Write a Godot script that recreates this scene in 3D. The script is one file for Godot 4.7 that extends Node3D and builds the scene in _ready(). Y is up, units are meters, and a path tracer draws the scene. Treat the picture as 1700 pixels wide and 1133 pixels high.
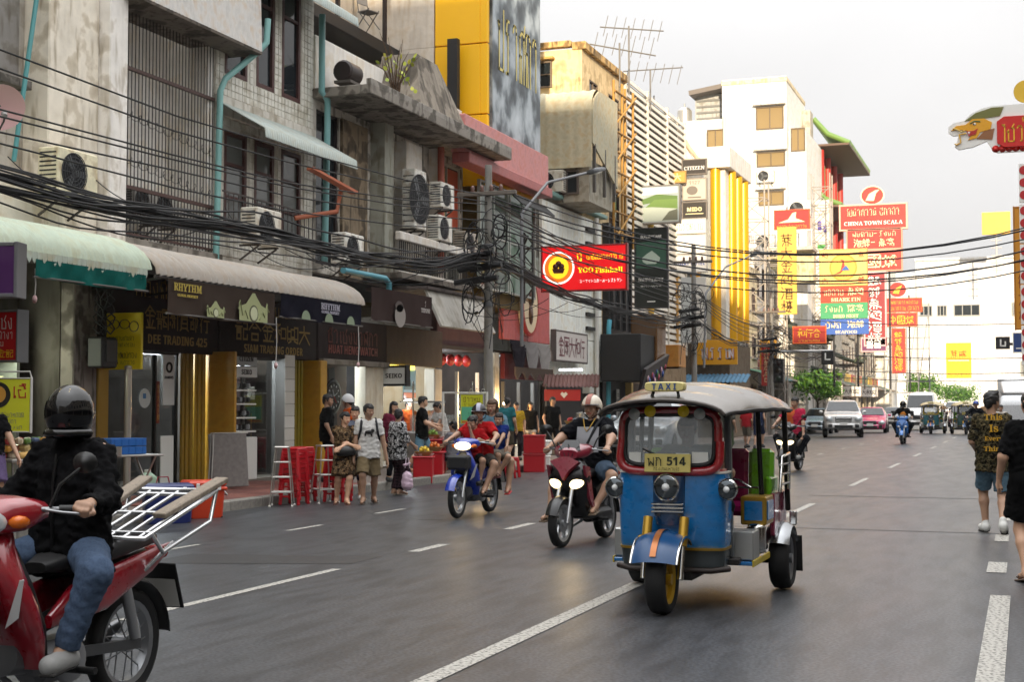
extends Node3D
# A one-way street of shophouses. Metres; the street runs along -Z,traffic drives towards +Z,the kerb lies at x = -11.7.

const SKIN := Color(0.36,0.21,0.135)
var mats := {}
var texs := {}
var names := {}
var rng := RandomNumberGenerator.new()
var head_g: G
var hand_g := {}

# ---------------------------------------------------------------- mesh builder
class G:
	var v := PackedVector3Array()
	var n := PackedVector3Array()
	var c := PackedColorArray()
	var i := PackedInt32Array()
	var col := Color.WHITE
	var xf := Transform3D()

	func put(p: Vector3,nn: Vector3) -> int:
		v.append(xf * p)
		n.append((xf.basis * nn).normalized())
		c.append(col)
		return v.size() - 1

	func tri(a: Vector3,b: Vector3,d: Vector3) -> void:
		var nn := (b - a).cross(d - a)
		if nn.length_squared() < 1e-16: return
		nn = nn.normalized()
		var s := put(a,nn); put(b,nn); put(d,nn)
		i.append_array(PackedInt32Array([s,s + 2,s + 1]))

	func quad(a: Vector3,b: Vector3,d: Vector3,e: Vector3) -> void:
		var nn := (d - a).cross(e - b)
		if nn.length_squared() < 1e-16: return
		nn = nn.normalized()
		var s := put(a,nn); put(b,nn); put(d,nn); put(e,nn)
		i.append_array(PackedInt32Array([s,s + 2,s + 1,s,s + 3,s + 2]))

	func box(at: Vector3,s: Vector3,bas := Basis(),bev := 0.0) -> G:
		var h := s * 0.5
		var q := minf(bev,minf(h.x,minf(h.y,h.z)) * 0.9)
		for ax in 3:
			var u := (ax + 1) % 3
			var w := (ax + 2) % 3
			for sg in [-1.0,1.0]:
				var p: Array[Vector3] = []
				for k: Vector2 in [Vector2(-1,-1),Vector2(1,-1),Vector2(1,1),Vector2(-1,1)]:
					var t := Vector3()
					t[ax] = sg * h[ax]
					t[u] = k.x * (h[u] - q)
					t[w] = k.y * (h[w] - q)
					p.append(at + bas * t)
				if sg > 0: quad(p[0],p[1],p[2],p[3])
				else: quad(p[3],p[2],p[1],p[0])
		if q > 0.0:
			for ax in 3:
				var u := (ax + 1) % 3
				var w := (ax + 2) % 3
				for k: Vector2 in [Vector2(-1,-1),Vector2(1,-1),Vector2(1,1),Vector2(-1,1)]:
					var p: Array[Vector3] = []
					for e: Vector2 in [Vector2(-1,0),Vector2(1,0),Vector2(1,1),Vector2(-1,1)]:
						var t := Vector3()
						t[ax] = e.x * (h[ax] - q)
						t[u] = k.x * (h[u] - (0.0 if e.y == 0 else q))
						t[w] = k.y * (h[w] - (q if e.y == 0 else 0.0))
						p.append(at + bas * t)
					if k.x * k.y > 0: quad(p[0],p[1],p[2],p[3])
					else: quad(p[3],p[2],p[1],p[0])
			for k in 8:
				var sg := Vector3(1 if k & 1 else -1,1 if k & 2 else -1,1 if k & 4 else -1)
				var a := at + bas * (sg * Vector3(h.x,h.y - q,h.z - q))
				var b := at + bas * (sg * Vector3(h.x - q,h.y,h.z - q))
				var d := at + bas * (sg * Vector3(h.x - q,h.y - q,h.z))
				if sg.x * sg.y * sg.z > 0: tri(a,b,d)
				else: tri(a,d,b)
		return self

	func bar(a: Vector3,b: Vector3,w: float,h: float,up := Vector3.UP,bev := 0.0) -> G:
		var z := (b - a).normalized()
		if absf(z.dot(up)) > 0.98: up = Vector3.RIGHT
		var x := up.cross(z).normalized()
		return box((a + b) * 0.5,Vector3(w,h,a.distance_to(b)),Basis(x,z.cross(x),z),bev)

	# smooth skin over rings of equal length; every ring runs round a closed loop
	func rings(rs: Array,caps := true,closed := true) -> G:
		var nr := rs.size()
		var np: int = rs[0].size()
		var start := v.size()
		var cen: Array[Vector3] = []
		for r: PackedVector3Array in rs:
			var s := Vector3()
			for p in r: s += p
			cen.append(s / np)
		var sign_sum := 0.0
		var ns := PackedVector3Array()
		for a in nr:
			var r0: PackedVector3Array = rs[maxi(a - 1,0)]
			var r1: PackedVector3Array = rs[mini(a + 1,nr - 1)]
			var r: PackedVector3Array = rs[a]
			for b in np:
				var l := r[(b + np - 1) % np] if closed or b > 0 else r[b]
				var m := r[(b + 1) % np] if closed or b < np - 1 else r[b]
				var nn := (m - l).cross(r1[b] - r0[b])
				if nn.length_squared() < 1e-14: nn = r[b] - cen[a]
				nn = nn.normalized() if nn.length_squared() > 1e-14 else Vector3.UP
				sign_sum += nn.dot((r[b] - cen[a]).normalized())
				ns.append(nn)
		var flip := -1.0 if sign_sum < 0 else 1.0
		for a in nr:
			for b in np:
				put(rs[a][b],ns[a * np + b] * flip)
		for a in nr - 1:
			for b in (np if closed else np - 1):
				var p := start + a * np + b
				var q := start + a * np + (b + 1) % np
				if flip > 0: i.append_array(PackedInt32Array([p,p + np,q,q,p + np,q + np]))
				else: i.append_array(PackedInt32Array([p,q,p + np,q,q + np,p + np]))
		if caps:
			for e in [0,nr - 1]:
				var out: Vector3 = cen[e] - cen[1 if e == 0 else nr - 2]
				for b in np:
					var p0: Vector3 = rs[e][b]
					var p1: Vector3 = rs[e][(b + 1) % np]
					if (p0 - cen[e]).cross(p1 - cen[e]).dot(out) > 0: tri(cen[e],p0,p1)
					else: tri(cen[e],p1,p0)
		return self

	func tube(pts: Array,r: Variant,seg := 8,caps := true) -> G:
		var rs := []
		var up := Vector3.UP
		var k := pts.size()
		for a in k:
			var d: Vector3 = (pts[mini(a + 1,k - 1)] - pts[maxi(a - 1,0)]).normalized()
			if a == 0 and absf(d.dot(up)) > 0.95: up = Vector3.RIGHT
			var x := up.cross(d).normalized()
			var y := d.cross(x)
			up = y
			var rad: float = r[a] if r is Array else r
			var ring := PackedVector3Array()
			for b in seg:
				var t := TAU * b / seg
				ring.append(pts[a] + (x * cos(t) + y * sin(t)) * rad)
			rs.append(ring)
		return rings(rs,caps)

	# profile of (radius,height) turned round the y axis of f; sharp keeps the edges of the profile
	func lathe(prof: Array,f := Transform3D(),seg := 20,sharp := false,from := 0.0,to := TAU) -> G:
		var whole := is_equal_approx(to - from,TAU)
		var k := prof.size()
		var rs := []
		for a in k:
			var ring := PackedVector3Array()
			for b in (seg if whole else seg + 1):
				var t := from + (to - from) * b / seg
				ring.append(f * Vector3(prof[a].x * cos(t),prof[a].y,prof[a].x * sin(t)))
			rs.append(ring)
		if sharp:
			for a in k - 1:
				rings_flat([rs[a],rs[a + 1]],f,prof[a],prof[a + 1],seg,from,to,whole)
		else:
			rings_flat(rs,f,Vector2(),Vector2(),seg,from,to,whole,prof)
		return self

	func rings_flat(rs: Array,f: Transform3D,p0: Vector2,p1: Vector2,seg: int,from: float,to: float,whole: bool,prof := []) -> void:
		var s := v.size()
		var cnt: int = rs[0].size()
		for a in rs.size():
			var d: Vector2 = p1 - p0
			if prof: d = prof[mini(a + 1,prof.size() - 1)] - prof[maxi(a - 1,0)]
			var q := Vector2(d.y,-d.x).normalized()
			for b in cnt:
				var t := from + (to - from) * b / seg
				put(rs[a][b],f.basis * Vector3(q.x * cos(t),q.y,q.x * sin(t)))
		for a in rs.size() - 1:
			for b in (cnt if whole else cnt - 1):
				var p := s + a * cnt + b
				var q := s + a * cnt + (b + 1) % cnt
				i.append_array(PackedInt32Array([p,q,p + cnt,q,q + cnt,p + cnt]))

	func prism(poly: PackedVector2Array,depth: float,f := Transform3D()) -> G:
		var pts := poly
		if Geometry2D.is_polygon_clockwise(pts):
			pts = poly.duplicate()
			pts.reverse()
		var t := Geometry2D.triangulate_polygon(pts)
		for k in range(0,t.size(),3):
			var a := pts[t[k]]
			var b := pts[t[k + 1]]
			var d := pts[t[k + 2]]
			if (b - a).cross(d - a) < 0:
				var e := b
				b = d
				d = e
			tri(f * Vector3(a.x,a.y,depth),f * Vector3(b.x,b.y,depth),f * Vector3(d.x,d.y,depth))
			if depth > 0: tri(f * Vector3(a.x,a.y,0),f * Vector3(d.x,d.y,0),f * Vector3(b.x,b.y,0))
		if depth > 0:
			for k in pts.size():
				var a := pts[k]
				var b := pts[(k + 1) % pts.size()]
				quad(f * Vector3(a.x,a.y,0),f * Vector3(b.x,b.y,0),f * Vector3(b.x,b.y,depth),f * Vector3(a.x,a.y,depth))
		return self

	func ell(at: Vector3,r: Vector3,bas := Basis(),seg := 12) -> G:
		var pr := []
		var h := seg / 2
		for a in h + 1:
			var t := -PI / 2 + PI * a / h
			pr.append(Vector2(maxf(cos(t),0.0005),sin(t)))
		return lathe(pr,Transform3D(bas * Basis.from_scale(r),at),seg)

	func add(o: G,f := Transform3D()) -> G:
		var s := v.size()
		for k in o.v.size():
			v.append(xf * (f * o.v[k]))
			n.append((xf.basis * (f.basis * o.n[k])).normalized())
			c.append(o.c[k])
		var flip := f.basis.determinant() < 0
		for k in range(0,o.i.size(),3):
			i.append(s + o.i[k])
			i.append(s + o.i[k + (2 if flip else 1)])
			i.append(s + o.i[k + (1 if flip else 2)])
		return self

	func mesh() -> ArrayMesh:
		var a := []
		a.resize(Mesh.ARRAY_MAX)
		a[Mesh.ARRAY_VERTEX] = v
		a[Mesh.ARRAY_NORMAL] = n
		a[Mesh.ARRAY_COLOR] = c
		a[Mesh.ARRAY_INDEX] = i
		var m := ArrayMesh.new()
		if v.size(): m.add_surface_from_arrays(Mesh.PRIMITIVE_TRIANGLES,a)
		return m

# ---------------------------------------------------------------- scene helpers
func numbered(called: String) -> String:
	var k: int = names.get(called,0)
	names[called] = k + 1
	return called if k == 0 else "%s_%03d" % [called,k]

func thing(called: String,label: String,category: String,at := Vector3.ZERO,turn := 0.0,group := "") -> Node3D:
	var o := Node3D.new()
	o.name = numbered(called)
	add_child(o)
	o.position = at
	o.rotation.y = turn
	return tag(o,label,category,group)

func tag(o: Node3D,label: String,category := "",group := "") -> Node3D:
	if label: o.set_meta("label",label)
	if category: o.set_meta("category",category)
	if group: o.set_meta("group",group)
	return o

func part(called: String,g: G,m: Material,parent: Node3D,at := Vector3.ZERO,turn := 0.0) -> MeshInstance3D:
	return part_mesh(called,g.mesh(),m,parent,at,turn)

func part_mesh(called: String,me: Mesh,m: Material,parent: Node3D,at := Vector3.ZERO,turn := 0.0) -> MeshInstance3D:
	var o := MeshInstance3D.new()
	o.mesh = me
	o.material_override = m
	o.position = at
	o.rotation.y = turn
	o.name = called if parent != self else numbered(called)
	var sib: Dictionary = parent.get_meta("_n",{}) if parent != self else {}
	if parent != self:
		var k: int = sib.get(called,0)
		sib[called] = k + 1
		parent.set_meta("_n",sib)
		if k: o.name = "%s_%03d" % [called,k]
	parent.add_child(o,true)
	return o

func solo(called: String,label: String,category: String,g: G,m: Material,group := "",at := Vector3.ZERO,turn := 0.0) -> MeshInstance3D:
	var o := part(called,g,m,self,at,turn)
	tag(o,label,category,group)
	return o

func struct(called: String,g: G,m: Material) -> MeshInstance3D:
	var o := part(called,g,m,self)
	o.set_meta("kind","structure")
	return o

func stuff(o: Node) -> Node:
	o.set_meta("kind","stuff")
	return o

func copy(src: Node3D,label: String,at: Vector3,turn := 0.0) -> Node3D:
	var o: Node3D = src.duplicate()
	var base: String = src.name
	if base.length() > 4 and base[-4] == "_" and base.right(3).is_valid_int(): base = base.left(-4)
	o.name = numbered(base)
	add_child(o)
	o.position = at
	o.rotation.y = turn
	o.set_meta("label",label)
	return o

# ---------------------------------------------------------------- materials
func pic(key: String,size: int,f: Callable) -> ImageTexture:
	if not texs.has(key):
		var im := Image.create(size,size,false,Image.FORMAT_RGB8)
		f.call(im)
		texs[key] = ImageTexture.create_from_image(im)
	return texs[key]

# a seamless noise whose grey values pick colours from a ramp of [position,colour]
func noise_tex(key: String,freq: float,oct: int,ramp: Array,size := 256,seed_ := 1,type := FastNoiseLite.TYPE_SIMPLEX_SMOOTH,hard := false) -> ImageTexture:
	if texs.has(key): return texs[key]
	var fn := FastNoiseLite.new()
	fn.seed = seed_
	fn.noise_type = type
	fn.frequency = freq
	fn.fractal_octaves = oct
	if oct <= 1: fn.fractal_type = FastNoiseLite.FRACTAL_NONE
	var src := fn.get_seamless_image(size,size,false,false,0.15)
	src.convert(Image.FORMAT_L8)
	var d := src.get_data()
	var lut: Array[Color] = []
	for a in 256:
		var t := a / 255.0
		var cc: Color = ramp[0][1]
		for k in ramp.size() - 1:
			if t >= ramp[k][0]:
				var u := clampf((t - ramp[k][0]) / maxf(ramp[k + 1][0] - ramp[k][0],0.001),0,1)
				cc = ramp[k][1] if hard and u < 1.0 else (ramp[k][1] as Color).lerp(ramp[k + 1][1],u)
		lut.append(cc)
	var out := PackedByteArray()
	out.resize(d.size() * 3)
	for a in d.size():
		var q := lut[d[a]]
		out[a * 3] = q.r8
		out[a * 3 + 1] = q.g8
		out[a * 3 + 2] = q.b8
	texs[key] = ImageTexture.create_from_image(Image.create_from_data(size,size,false,Image.FORMAT_RGB8,out))
	return texs[key]

func bump_tex(key: String,freq: float,oct: int,strength: float,seed_ := 3) -> ImageTexture:
	if texs.has(key): return texs[key]
	var fn := FastNoiseLite.new()
	fn.seed = seed_
	fn.frequency = freq
	fn.fractal_octaves = oct
	var src := fn.get_seamless_image(256,256,false,false,0.15)
	src.convert(Image.FORMAT_RGBA8)
	src.bump_map_to_normal_map(strength)
	texs[key] = ImageTexture.create_from_image(src)
	return texs[key]

func grey(a: float) -> Color:
	return Color(a,a,a)

# plain paint: sRGB colour,roughness,metal
func mt(hex: String,rough := 0.6,metal := 0.0) -> StandardMaterial3D:
	var key := "%s|%.2f|%.2f" % [hex,rough,metal]
	if not mats.has(key):
		var m := StandardMaterial3D.new()
		m.albedo_color = Color.html(hex)
		m.roughness = rough
		m.metallic = metal
		mats[key] = m
	return mats[key]

# glossy car paint
func paint(hex: String) -> StandardMaterial3D:
	var key := "paint" + hex
	if not mats.has(key):
		var m: StandardMaterial3D = mt(hex,0.32,0.0).duplicate()
		m.albedo_texture = noise_tex("dust",0.04,5,[[0.0,grey(0.84)],[0.34,grey(0.93)],[0.5,grey(0.98)],[1.0,Color.WHITE]],256,83)
		m.uv1_triplanar = true
		m.uv1_scale = Vector3(1.1,1.1,1.1)
		m.roughness = 0.4
		m.roughness_texture = noise_tex("smudge",0.03,4,[[0.0,grey(0.5)],[0.5,grey(0.75)],[1.0,Color.WHITE]],256,84)
		m.clearcoat_enabled = true
		m.clearcoat = 1.0
		m.clearcoat_roughness = 0.08
		mats[key] = m
	return mats[key]

# worn surface: a colour under blotches and rain streaks,in world or own axes
func worn(hex: String,kind := "plaster",amount := 1,world := true,rough := 0.85) -> StandardMaterial3D:
	var key := "w|%s|%s|%d|%s|%.2f" % [hex,kind,amount,world,rough]
	if mats.has(key): return mats[key]
	var m := StandardMaterial3D.new()
	m.albedo_color = Color.html(hex)
	m.roughness = rough
	var lo: float = [0.95,0.8,0.5][amount]
	var warm := Color(lo,lo * 0.97,lo * 0.92)
	m.uv1_triplanar = true
	m.uv1_world_triplanar = world
	m.uv2_triplanar = true
	m.uv2_world_triplanar = world
	m.detail_enabled = true
	m.detail_blend_mode = BaseMaterial3D.BLEND_MODE_MUL
	m.detail_uv_layer = BaseMaterial3D.DETAIL_UV_2
	if kind == "plaster":
		m.albedo_texture = noise_tex("pl%d" % amount,0.012,5,[[0.0,warm],[0.26 + 0.05 * amount,warm.lerp(Color.WHITE,0.4)],[0.42 + 0.03 * amount,Color.WHITE],[0.75,grey(0.95)],[1.0,warm.lerp(Color.WHITE,0.5)]],512,5)
		m.uv1_scale = Vector3(0.23,0.23,0.23)
		m.detail_albedo = noise_tex("st%d" % amount,0.03,4,[[0.0,warm.darkened(0.12)],[0.22,warm.lerp(Color.WHITE,0.3)],[0.36,grey(0.97)],[0.6,Color.WHITE],[1.0,Color.WHITE]],256,9)
		m.uv2_scale = Vector3(0.6,0.09,0.6)
		m.normal_enabled = true
		m.normal_texture = bump_tex("b_pl",0.03,4,1.5)
		m.normal_scale = 0.35
	elif kind == "metal":
		m.albedo_texture = noise_tex("mt%d" % amount,0.02,4,[[0.0,Color(lo,lo * 0.92,lo * 0.83)],[0.36,Color(lo,lo * 0.95,lo * 0.9).lerp(Color.WHITE,0.5)],[0.5,Color.WHITE],[1.0,grey(0.9)]],256,12)
		m.uv1_scale = Vector3(0.5,0.5,0.5)
		m.detail_albedo = noise_tex("ms%d" % amount,0.03,4,[[0.0,grey(0.6 + lo * 0.4)],[0.5,Color.WHITE],[1.0,Color.WHITE]],256,9)
		m.uv2_scale = Vector3(0.7,0.12,0.7)
	else:
		m.albedo_texture = noise_tex("gr%d" % amount,0.05,4,[[0.0,grey(lo)],[0.5,grey(0.5 + lo * 0.5)],[1.0,Color.WHITE]],256,21)
		m.uv1_scale = Vector3(0.8,0.8,0.8)
		m.detail_albedo = noise_tex("fine",0.2,3,[[0.0,grey(0.72)],[1.0,Color.WHITE]],256,22)
		m.uv2_scale = Vector3(2.7,2.7,2.7)
	mats[key] = m
	return m

func wood(hex: String) -> StandardMaterial3D:
	var key := "wood" + hex
	if not mats.has(key):
		var m: StandardMaterial3D = mt(hex,0.7).duplicate()
		m.albedo_texture = noise_tex("wood",0.03,4,[[0.0,grey(0.6)],[0.45,Color.WHITE],[0.55,grey(0.8)],[1.0,Color.WHITE]],256,31)
		m.uv1_triplanar = true
		m.uv1_scale = Vector3(3,0.3,3)
		mats[key] = m
	return mats[key]

# woven cloth with a fine grain; print picks a patterned texture
func cloth(hex: String,print_tex: Texture2D = null,scale := 4.0) -> StandardMaterial3D:
	var key := "cloth%s%s%.1f" % [hex,print_tex.get_rid().get_id() if print_tex else 0,scale]
	if not mats.has(key):
		var m: StandardMaterial3D = mt(hex,0.95).duplicate()
		m.uv1_triplanar = true
		m.uv1_scale = Vector3.ONE * scale
		m.albedo_texture = print_tex if print_tex else noise_tex("weave",0.06,4,[[0.0,grey(0.72)],[0.5,grey(0.92)],[1.0,Color.WHITE]],256,41)
		m.normal_enabled = true
		m.normal_texture = bump_tex("b_cl",0.02,3,3.0,8)
		m.normal_scale = 0.5
		m.metallic_specular = 0.25
		mats[key] = m
	return mats[key]

func glow(hex: String,energy: float) -> StandardMaterial3D:
	var key := "glow%s%.2f" % [hex,energy]
	if not mats.has(key):
		var m: StandardMaterial3D = mt(hex,0.4).duplicate()
		m.emission_enabled = true
		m.emission = Color.html(hex)
		m.emission_energy_multiplier = energy
		mats[key] = m
	return mats[key]

func pane(hex := "203038",a := 0.25) -> StandardMaterial3D:
	var key := "pane%s%.2f" % [hex,a]
	if not mats.has(key):
		var m := StandardMaterial3D.new()
		m.albedo_color = Color(Color.html(hex),a)
		m.transparency = BaseMaterial3D.TRANSPARENCY_ALPHA
		m.roughness = 0.03
		m.metallic_specular = 0.6
		mats[key] = m
	return mats[key]

func dark_glass(hex := "20262a") -> StandardMaterial3D:
	return mt(hex,0.06,0.0)

func chrome() -> StandardMaterial3D:
	return mt("d2d2d0",0.14,1.0)

func skin_mat(k := 1.0) -> StandardMaterial3D:
	var key := "skin%.2f" % k
	if not mats.has(key):
		var m := StandardMaterial3D.new()
		m.albedo_color = Color(k,k,k)
		m.vertex_color_use_as_albedo = true
		m.roughness = 0.5
		m.subsurf_scatter_enabled = false
		mats[key] = m
	return mats[key]

func lamp(at: Vector3,energy: float,tint := Color(1,0.93,0.82),size := 0.1,range_ := 25.0) -> void:
	var l := OmniLight3D.new()
	l.name = numbered("lamp_light")
	l.light_energy = energy
	l.light_color = tint
	l.light_size = size
	l.omni_range = range_
	l.omni_attenuation = 2.0
	l.shadow_enabled = true
	l.position = at
	add_child(l)

# ---------------------------------------------------------------- bodies: tapered bones joined by a smooth minimum,meshed as surface nets
# a bone: [from,to,radius,radius,flat end (1: cut square at "to",2: at both ends)]
func flesh(bones: Array,cell: float,k := 55.0,wrinkle := 0.0,tint := Color.WHITE) -> G:
	var lo := Vector3(1e9,1e9,1e9)
	var hi := -lo
	for b in bones:
		var r: float = maxf(b[2],b[3])
		for e in 2:
			lo = lo.min(b[e] - Vector3.ONE * r)
			hi = hi.max(b[e] + Vector3.ONE * r)
	var pad := cell * 3.0
	lo -= Vector3.ONE * pad
	hi += Vector3.ONE * pad
	var nx := int((hi.x - lo.x) / cell) + 2
	var ny := int((hi.y - lo.y) / cell) + 2
	var nz := int((hi.z - lo.z) / cell) + 2
	var f := PackedFloat32Array()
	f.resize(nx * ny * nz)
	var reach := maxf(3.0 / k,cell * 1.8)
	for b in bones:
		var a: Vector3 = b[0]
		var e: Vector3 = b[1]
		var ra: float = b[2]
		var rb: float = b[3]
		var flat: int = b[4] if b.size() > 4 else 0
		var r := maxf(ra,rb) + reach
		var p0 := (a.min(e) - Vector3.ONE * r - lo) / cell
		var p1 := (a.max(e) + Vector3.ONE * r - lo) / cell
		var ab := e - a
		var l2 := maxf(ab.length_squared(),1e-8)
		var ln := sqrt(l2)
		for iz in range(maxi(int(p0.z),0),mini(int(p1.z) + 1,nz)):
			for iy in range(maxi(int(p0.y),0),mini(int(p1.y) + 1,ny)):
				var row := (iz * ny + iy) * nx
				for ix in range(maxi(int(p0.x),0),mini(int(p1.x) + 1,nx)):
					var q := lo + Vector3(ix,iy,iz) * cell - a
					var t := q.dot(ab) / l2
					var h := clampf(t,0.0,1.0)
					var d := (q - ab * h).length() - lerpf(ra,rb,h)
					if flat:
						d = maxf(d,(t - 1.0) * ln)
						if flat == 2: d = maxf(d,-t * ln)
					if d < reach: f[row + ix] += exp(-k * d)
	var g := G.new()
	var at := {}
	var nxy := nx * ny
	var off := [0,1,nx,nx + 1,nxy,nxy + 1,nxy + nx,nxy + nx + 1]
	var edges := [[0,1],[2,3],[4,5],[6,7],[0,2],[1,3],[4,6],[5,7],[0,4],[1,5],[2,6],[3,7]]
	for iz in nz - 1:
		for iy in ny - 1:
			var row := iz * nxy + iy * nx
			for ix in nx - 1:
				var c0 := row + ix
				var s := f[c0] > 1.0
				if (f[c0 + 1] > 1.0) == s and (f[c0 + nx] > 1.0) == s and (f[c0 + nxy] > 1.0) == s and (f[c0 + nx + 1] > 1.0) == s and (f[c0 + nxy + 1] > 1.0) == s and (f[c0 + nxy + nx] > 1.0) == s and (f[c0 + nxy + nx + 1] > 1.0) == s:
					continue
				var sum := Vector3()
				var cnt := 0
				for ed in edges:
					var fa := f[c0 + off[ed[0]]]
					var fb := f[c0 + off[ed[1]]]
					if (fa > 1.0) == (fb > 1.0): continue
					var la := log(maxf(fa,0.02))
					var lb := log(maxf(fb,0.02))
					var t := la / (la - lb)
					var ca: int = ed[0]
					var cb: int = ed[1]
					var pa := Vector3(ca & 1,(ca >> 1) & 1,ca >> 2)
					sum += pa.lerp(Vector3(cb & 1,(cb >> 1) & 1,cb >> 2),t)
					cnt += 1
				at[c0] = g.v.size()
				g.v.append(lo + (Vector3(ix,iy,iz) + sum / cnt) * cell)
				g.n.append(Vector3.ZERO)
				g.c.append(tint)
	var dirs := [1,nx,nxy]
	for c0: int in at:
		for d in 3:
			var u: int = dirs[(d + 1) % 3]
			var w: int = dirs[(d + 2) % 3]
			var s0 := f[c0] > 1.0
			if s0 == (f[c0 + dirs[d]] > 1.0): continue
			if not (at.has(c0 - u) and at.has(c0 - w) and at.has(c0 - u - w)): continue
			var p: Array[int] = [at[c0 - u - w],at[c0 - w],at[c0],at[c0 - u]]
			if not s0: p = [p[3],p[2],p[1],p[0]]
			var nn := (g.v[p[2]] - g.v[p[0]]).cross(g.v[p[3]] - g.v[p[1]])
			for q in p: g.n[q] += nn
			g.i.append_array(PackedInt32Array([p[0],p[2],p[1],p[0],p[3],p[2]]))
	var fn := FastNoiseLite.new()
	fn.frequency = 11.0
	fn.fractal_octaves = 3
	for q in g.v.size():
		g.n[q] = g.n[q].normalized()
		if wrinkle > 0.0:
			var p := g.v[q]
			g.v[q] = p + g.n[q] * wrinkle * fn.get_noise_3d(p.x,p.y * 1.6 + p.x * 0.5,p.z)
	if wrinkle > 0.0: renormal(g)
	return g

func renormal(g: G) -> void:
	for q in g.n.size(): g.n[q] = Vector3.ZERO
	for k in range(0,g.i.size(),3):
		var a := g.v[g.i[k]]
		var nn := (g.v[g.i[k + 2]] - a).cross(g.v[g.i[k + 1]] - a)
		for e in 3: g.n[g.i[k + e]] += nn
	for q in g.n.size(): g.n[q] = g.n[q].normalized() if g.n[q].length_squared() > 0 else Vector3.UP

func V(x: float,y: float,z: float) -> Vector3:
	return Vector3(x,y,z)

# the head: origin between the eyes' height and the skull's axis,face towards +z
func make_head() -> G:
	var b := [
		[V(0,0.038,-0.03),V(0,0.034,0.022),0.078,0.073],[V(0,-0.03,-0.02),V(0,-0.058,0.04),0.055,0.043],
		[V(0,-0.09,0.06),V(0,-0.09,0.055),0.02,0.02],[V(0,-0.005,0.084),V(0,-0.03,0.1),0.007,0.0115],
		[V(0,-0.12,-0.025),V(0,-0.02,-0.02),0.052,0.055]]
	for s: float in [-1.0,1.0]:
		b.append_array([[V(0.036 * s,-0.022,0.05),V(0.03 * s,-0.045,0.045),0.032,0.03],[V(0.048 * s,0.022,0.066),V(0.014 * s,0.02,0.082),0.01,0.012],
			[V(0.08 * s,0.012,-0.012),V(0.076 * s,-0.024,-0.006),0.013,0.009],[V(0.011 * s,-0.031,0.093),V(0.012 * s,-0.031,0.09),0.007,0.007],
			[V(0.02 * s,-0.058,0.076),V(0,-0.056,0.083),0.006,0.008]])
	var g := flesh(b,0.006,190.0,0.0,SKIN)
	for q in g.v.size():
		var p := g.v[q]
		if p.z > 0.07 and absf(p.y + 0.057) < 0.009 and absf(p.x) < 0.026: g.c[q] = SKIN * Color(0.85,0.5,0.5)
		elif p.y > -0.09 and p.y < -0.065 and p.z > 0.05 and absf(p.x) < 0.02: g.c[q] = SKIN * 0.93
	for s: float in [-1.0,1.0]:
		g.col = Color(0.75,0.72,0.68)
		g.ell(V(0.031 * s,0.001,0.071),V(0.015,0.0075,0.01),Basis(),8)
		g.col = Color(0.015,0.01,0.008)
		g.ell(V(0.031 * s,0.001,0.0785),V(0.007,0.007,0.0045),Basis(),8)
		g.tube([V(0.014 * s,0.021,0.092),V(0.033 * s,0.026,0.084),V(0.049 * s,0.02,0.07)],[0.003,0.0042,0.002],6)
		g.tube([V(0.016 * s,0.007,0.078),V(0.031 * s,0.0105,0.0795),V(0.047 * s,0.004,0.068)],0.002,5)
	return g

# a right hand: wrist at the origin,fingers along -y,palm towards +z,thumb at +x; curl closes the fingers
func make_hand(curl: float) -> G:
	var b := [[V(0.012,0.0,0),V(0.022,-0.08,0),0.02,0.016],[V(-0.012,0.0,0),V(-0.022,-0.075,0),0.019,0.015],[V(0,-0.01,0),V(0,-0.08,0),0.019,0.016]]
	var len_ := [0.068,0.078,0.073,0.056]
	for k in 4:
		var p := V(0.033 - 0.022 * k,-0.085 + 0.004 * absf(k - 1),0)
		var a := curl * 0.6 + 0.05 * k
		for ph in 3:
			var l: float = len_[k] * [0.46,0.31,0.23][ph]
			var e := p + V(0.004 * (1.5 - k) * 0.3,-cos(a),sin(a)) * l
			b.append([p,e,0.0098 - 0.001 * ph,0.0092 - 0.001 * ph])
			p = e
			a += curl * [1.0,0.9,0.0][ph]
	b.append([V(0.02,-0.025,0.006),V(0.05,-0.06,0.016 + 0.01 * curl),0.015,0.011])
	b.append([V(0.05,-0.06,0.016 + 0.01 * curl),V(0.05 - 0.02 * curl,-0.09,0.026 + 0.018 * curl),0.0105,0.0085])
	return flesh(b,0.005,210.0,0.0,SKIN)

func ik(a: Vector3,t: Vector3,l1: float,l2: float,pole: Vector3) -> Vector3:
	var d := t - a
	var l := clampf(d.length(),0.02,(l1 + l2) * 0.999)
	var u := d.normalized()
	var x := (l1 * l1 - l2 * l2 + l * l) / (2 * l)
	var y := sqrt(maxf(l1 * l1 - x * x,0.0))
	var pp := (pole - u * pole.dot(u)).normalized()
	return a + u * x + pp * y

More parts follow.
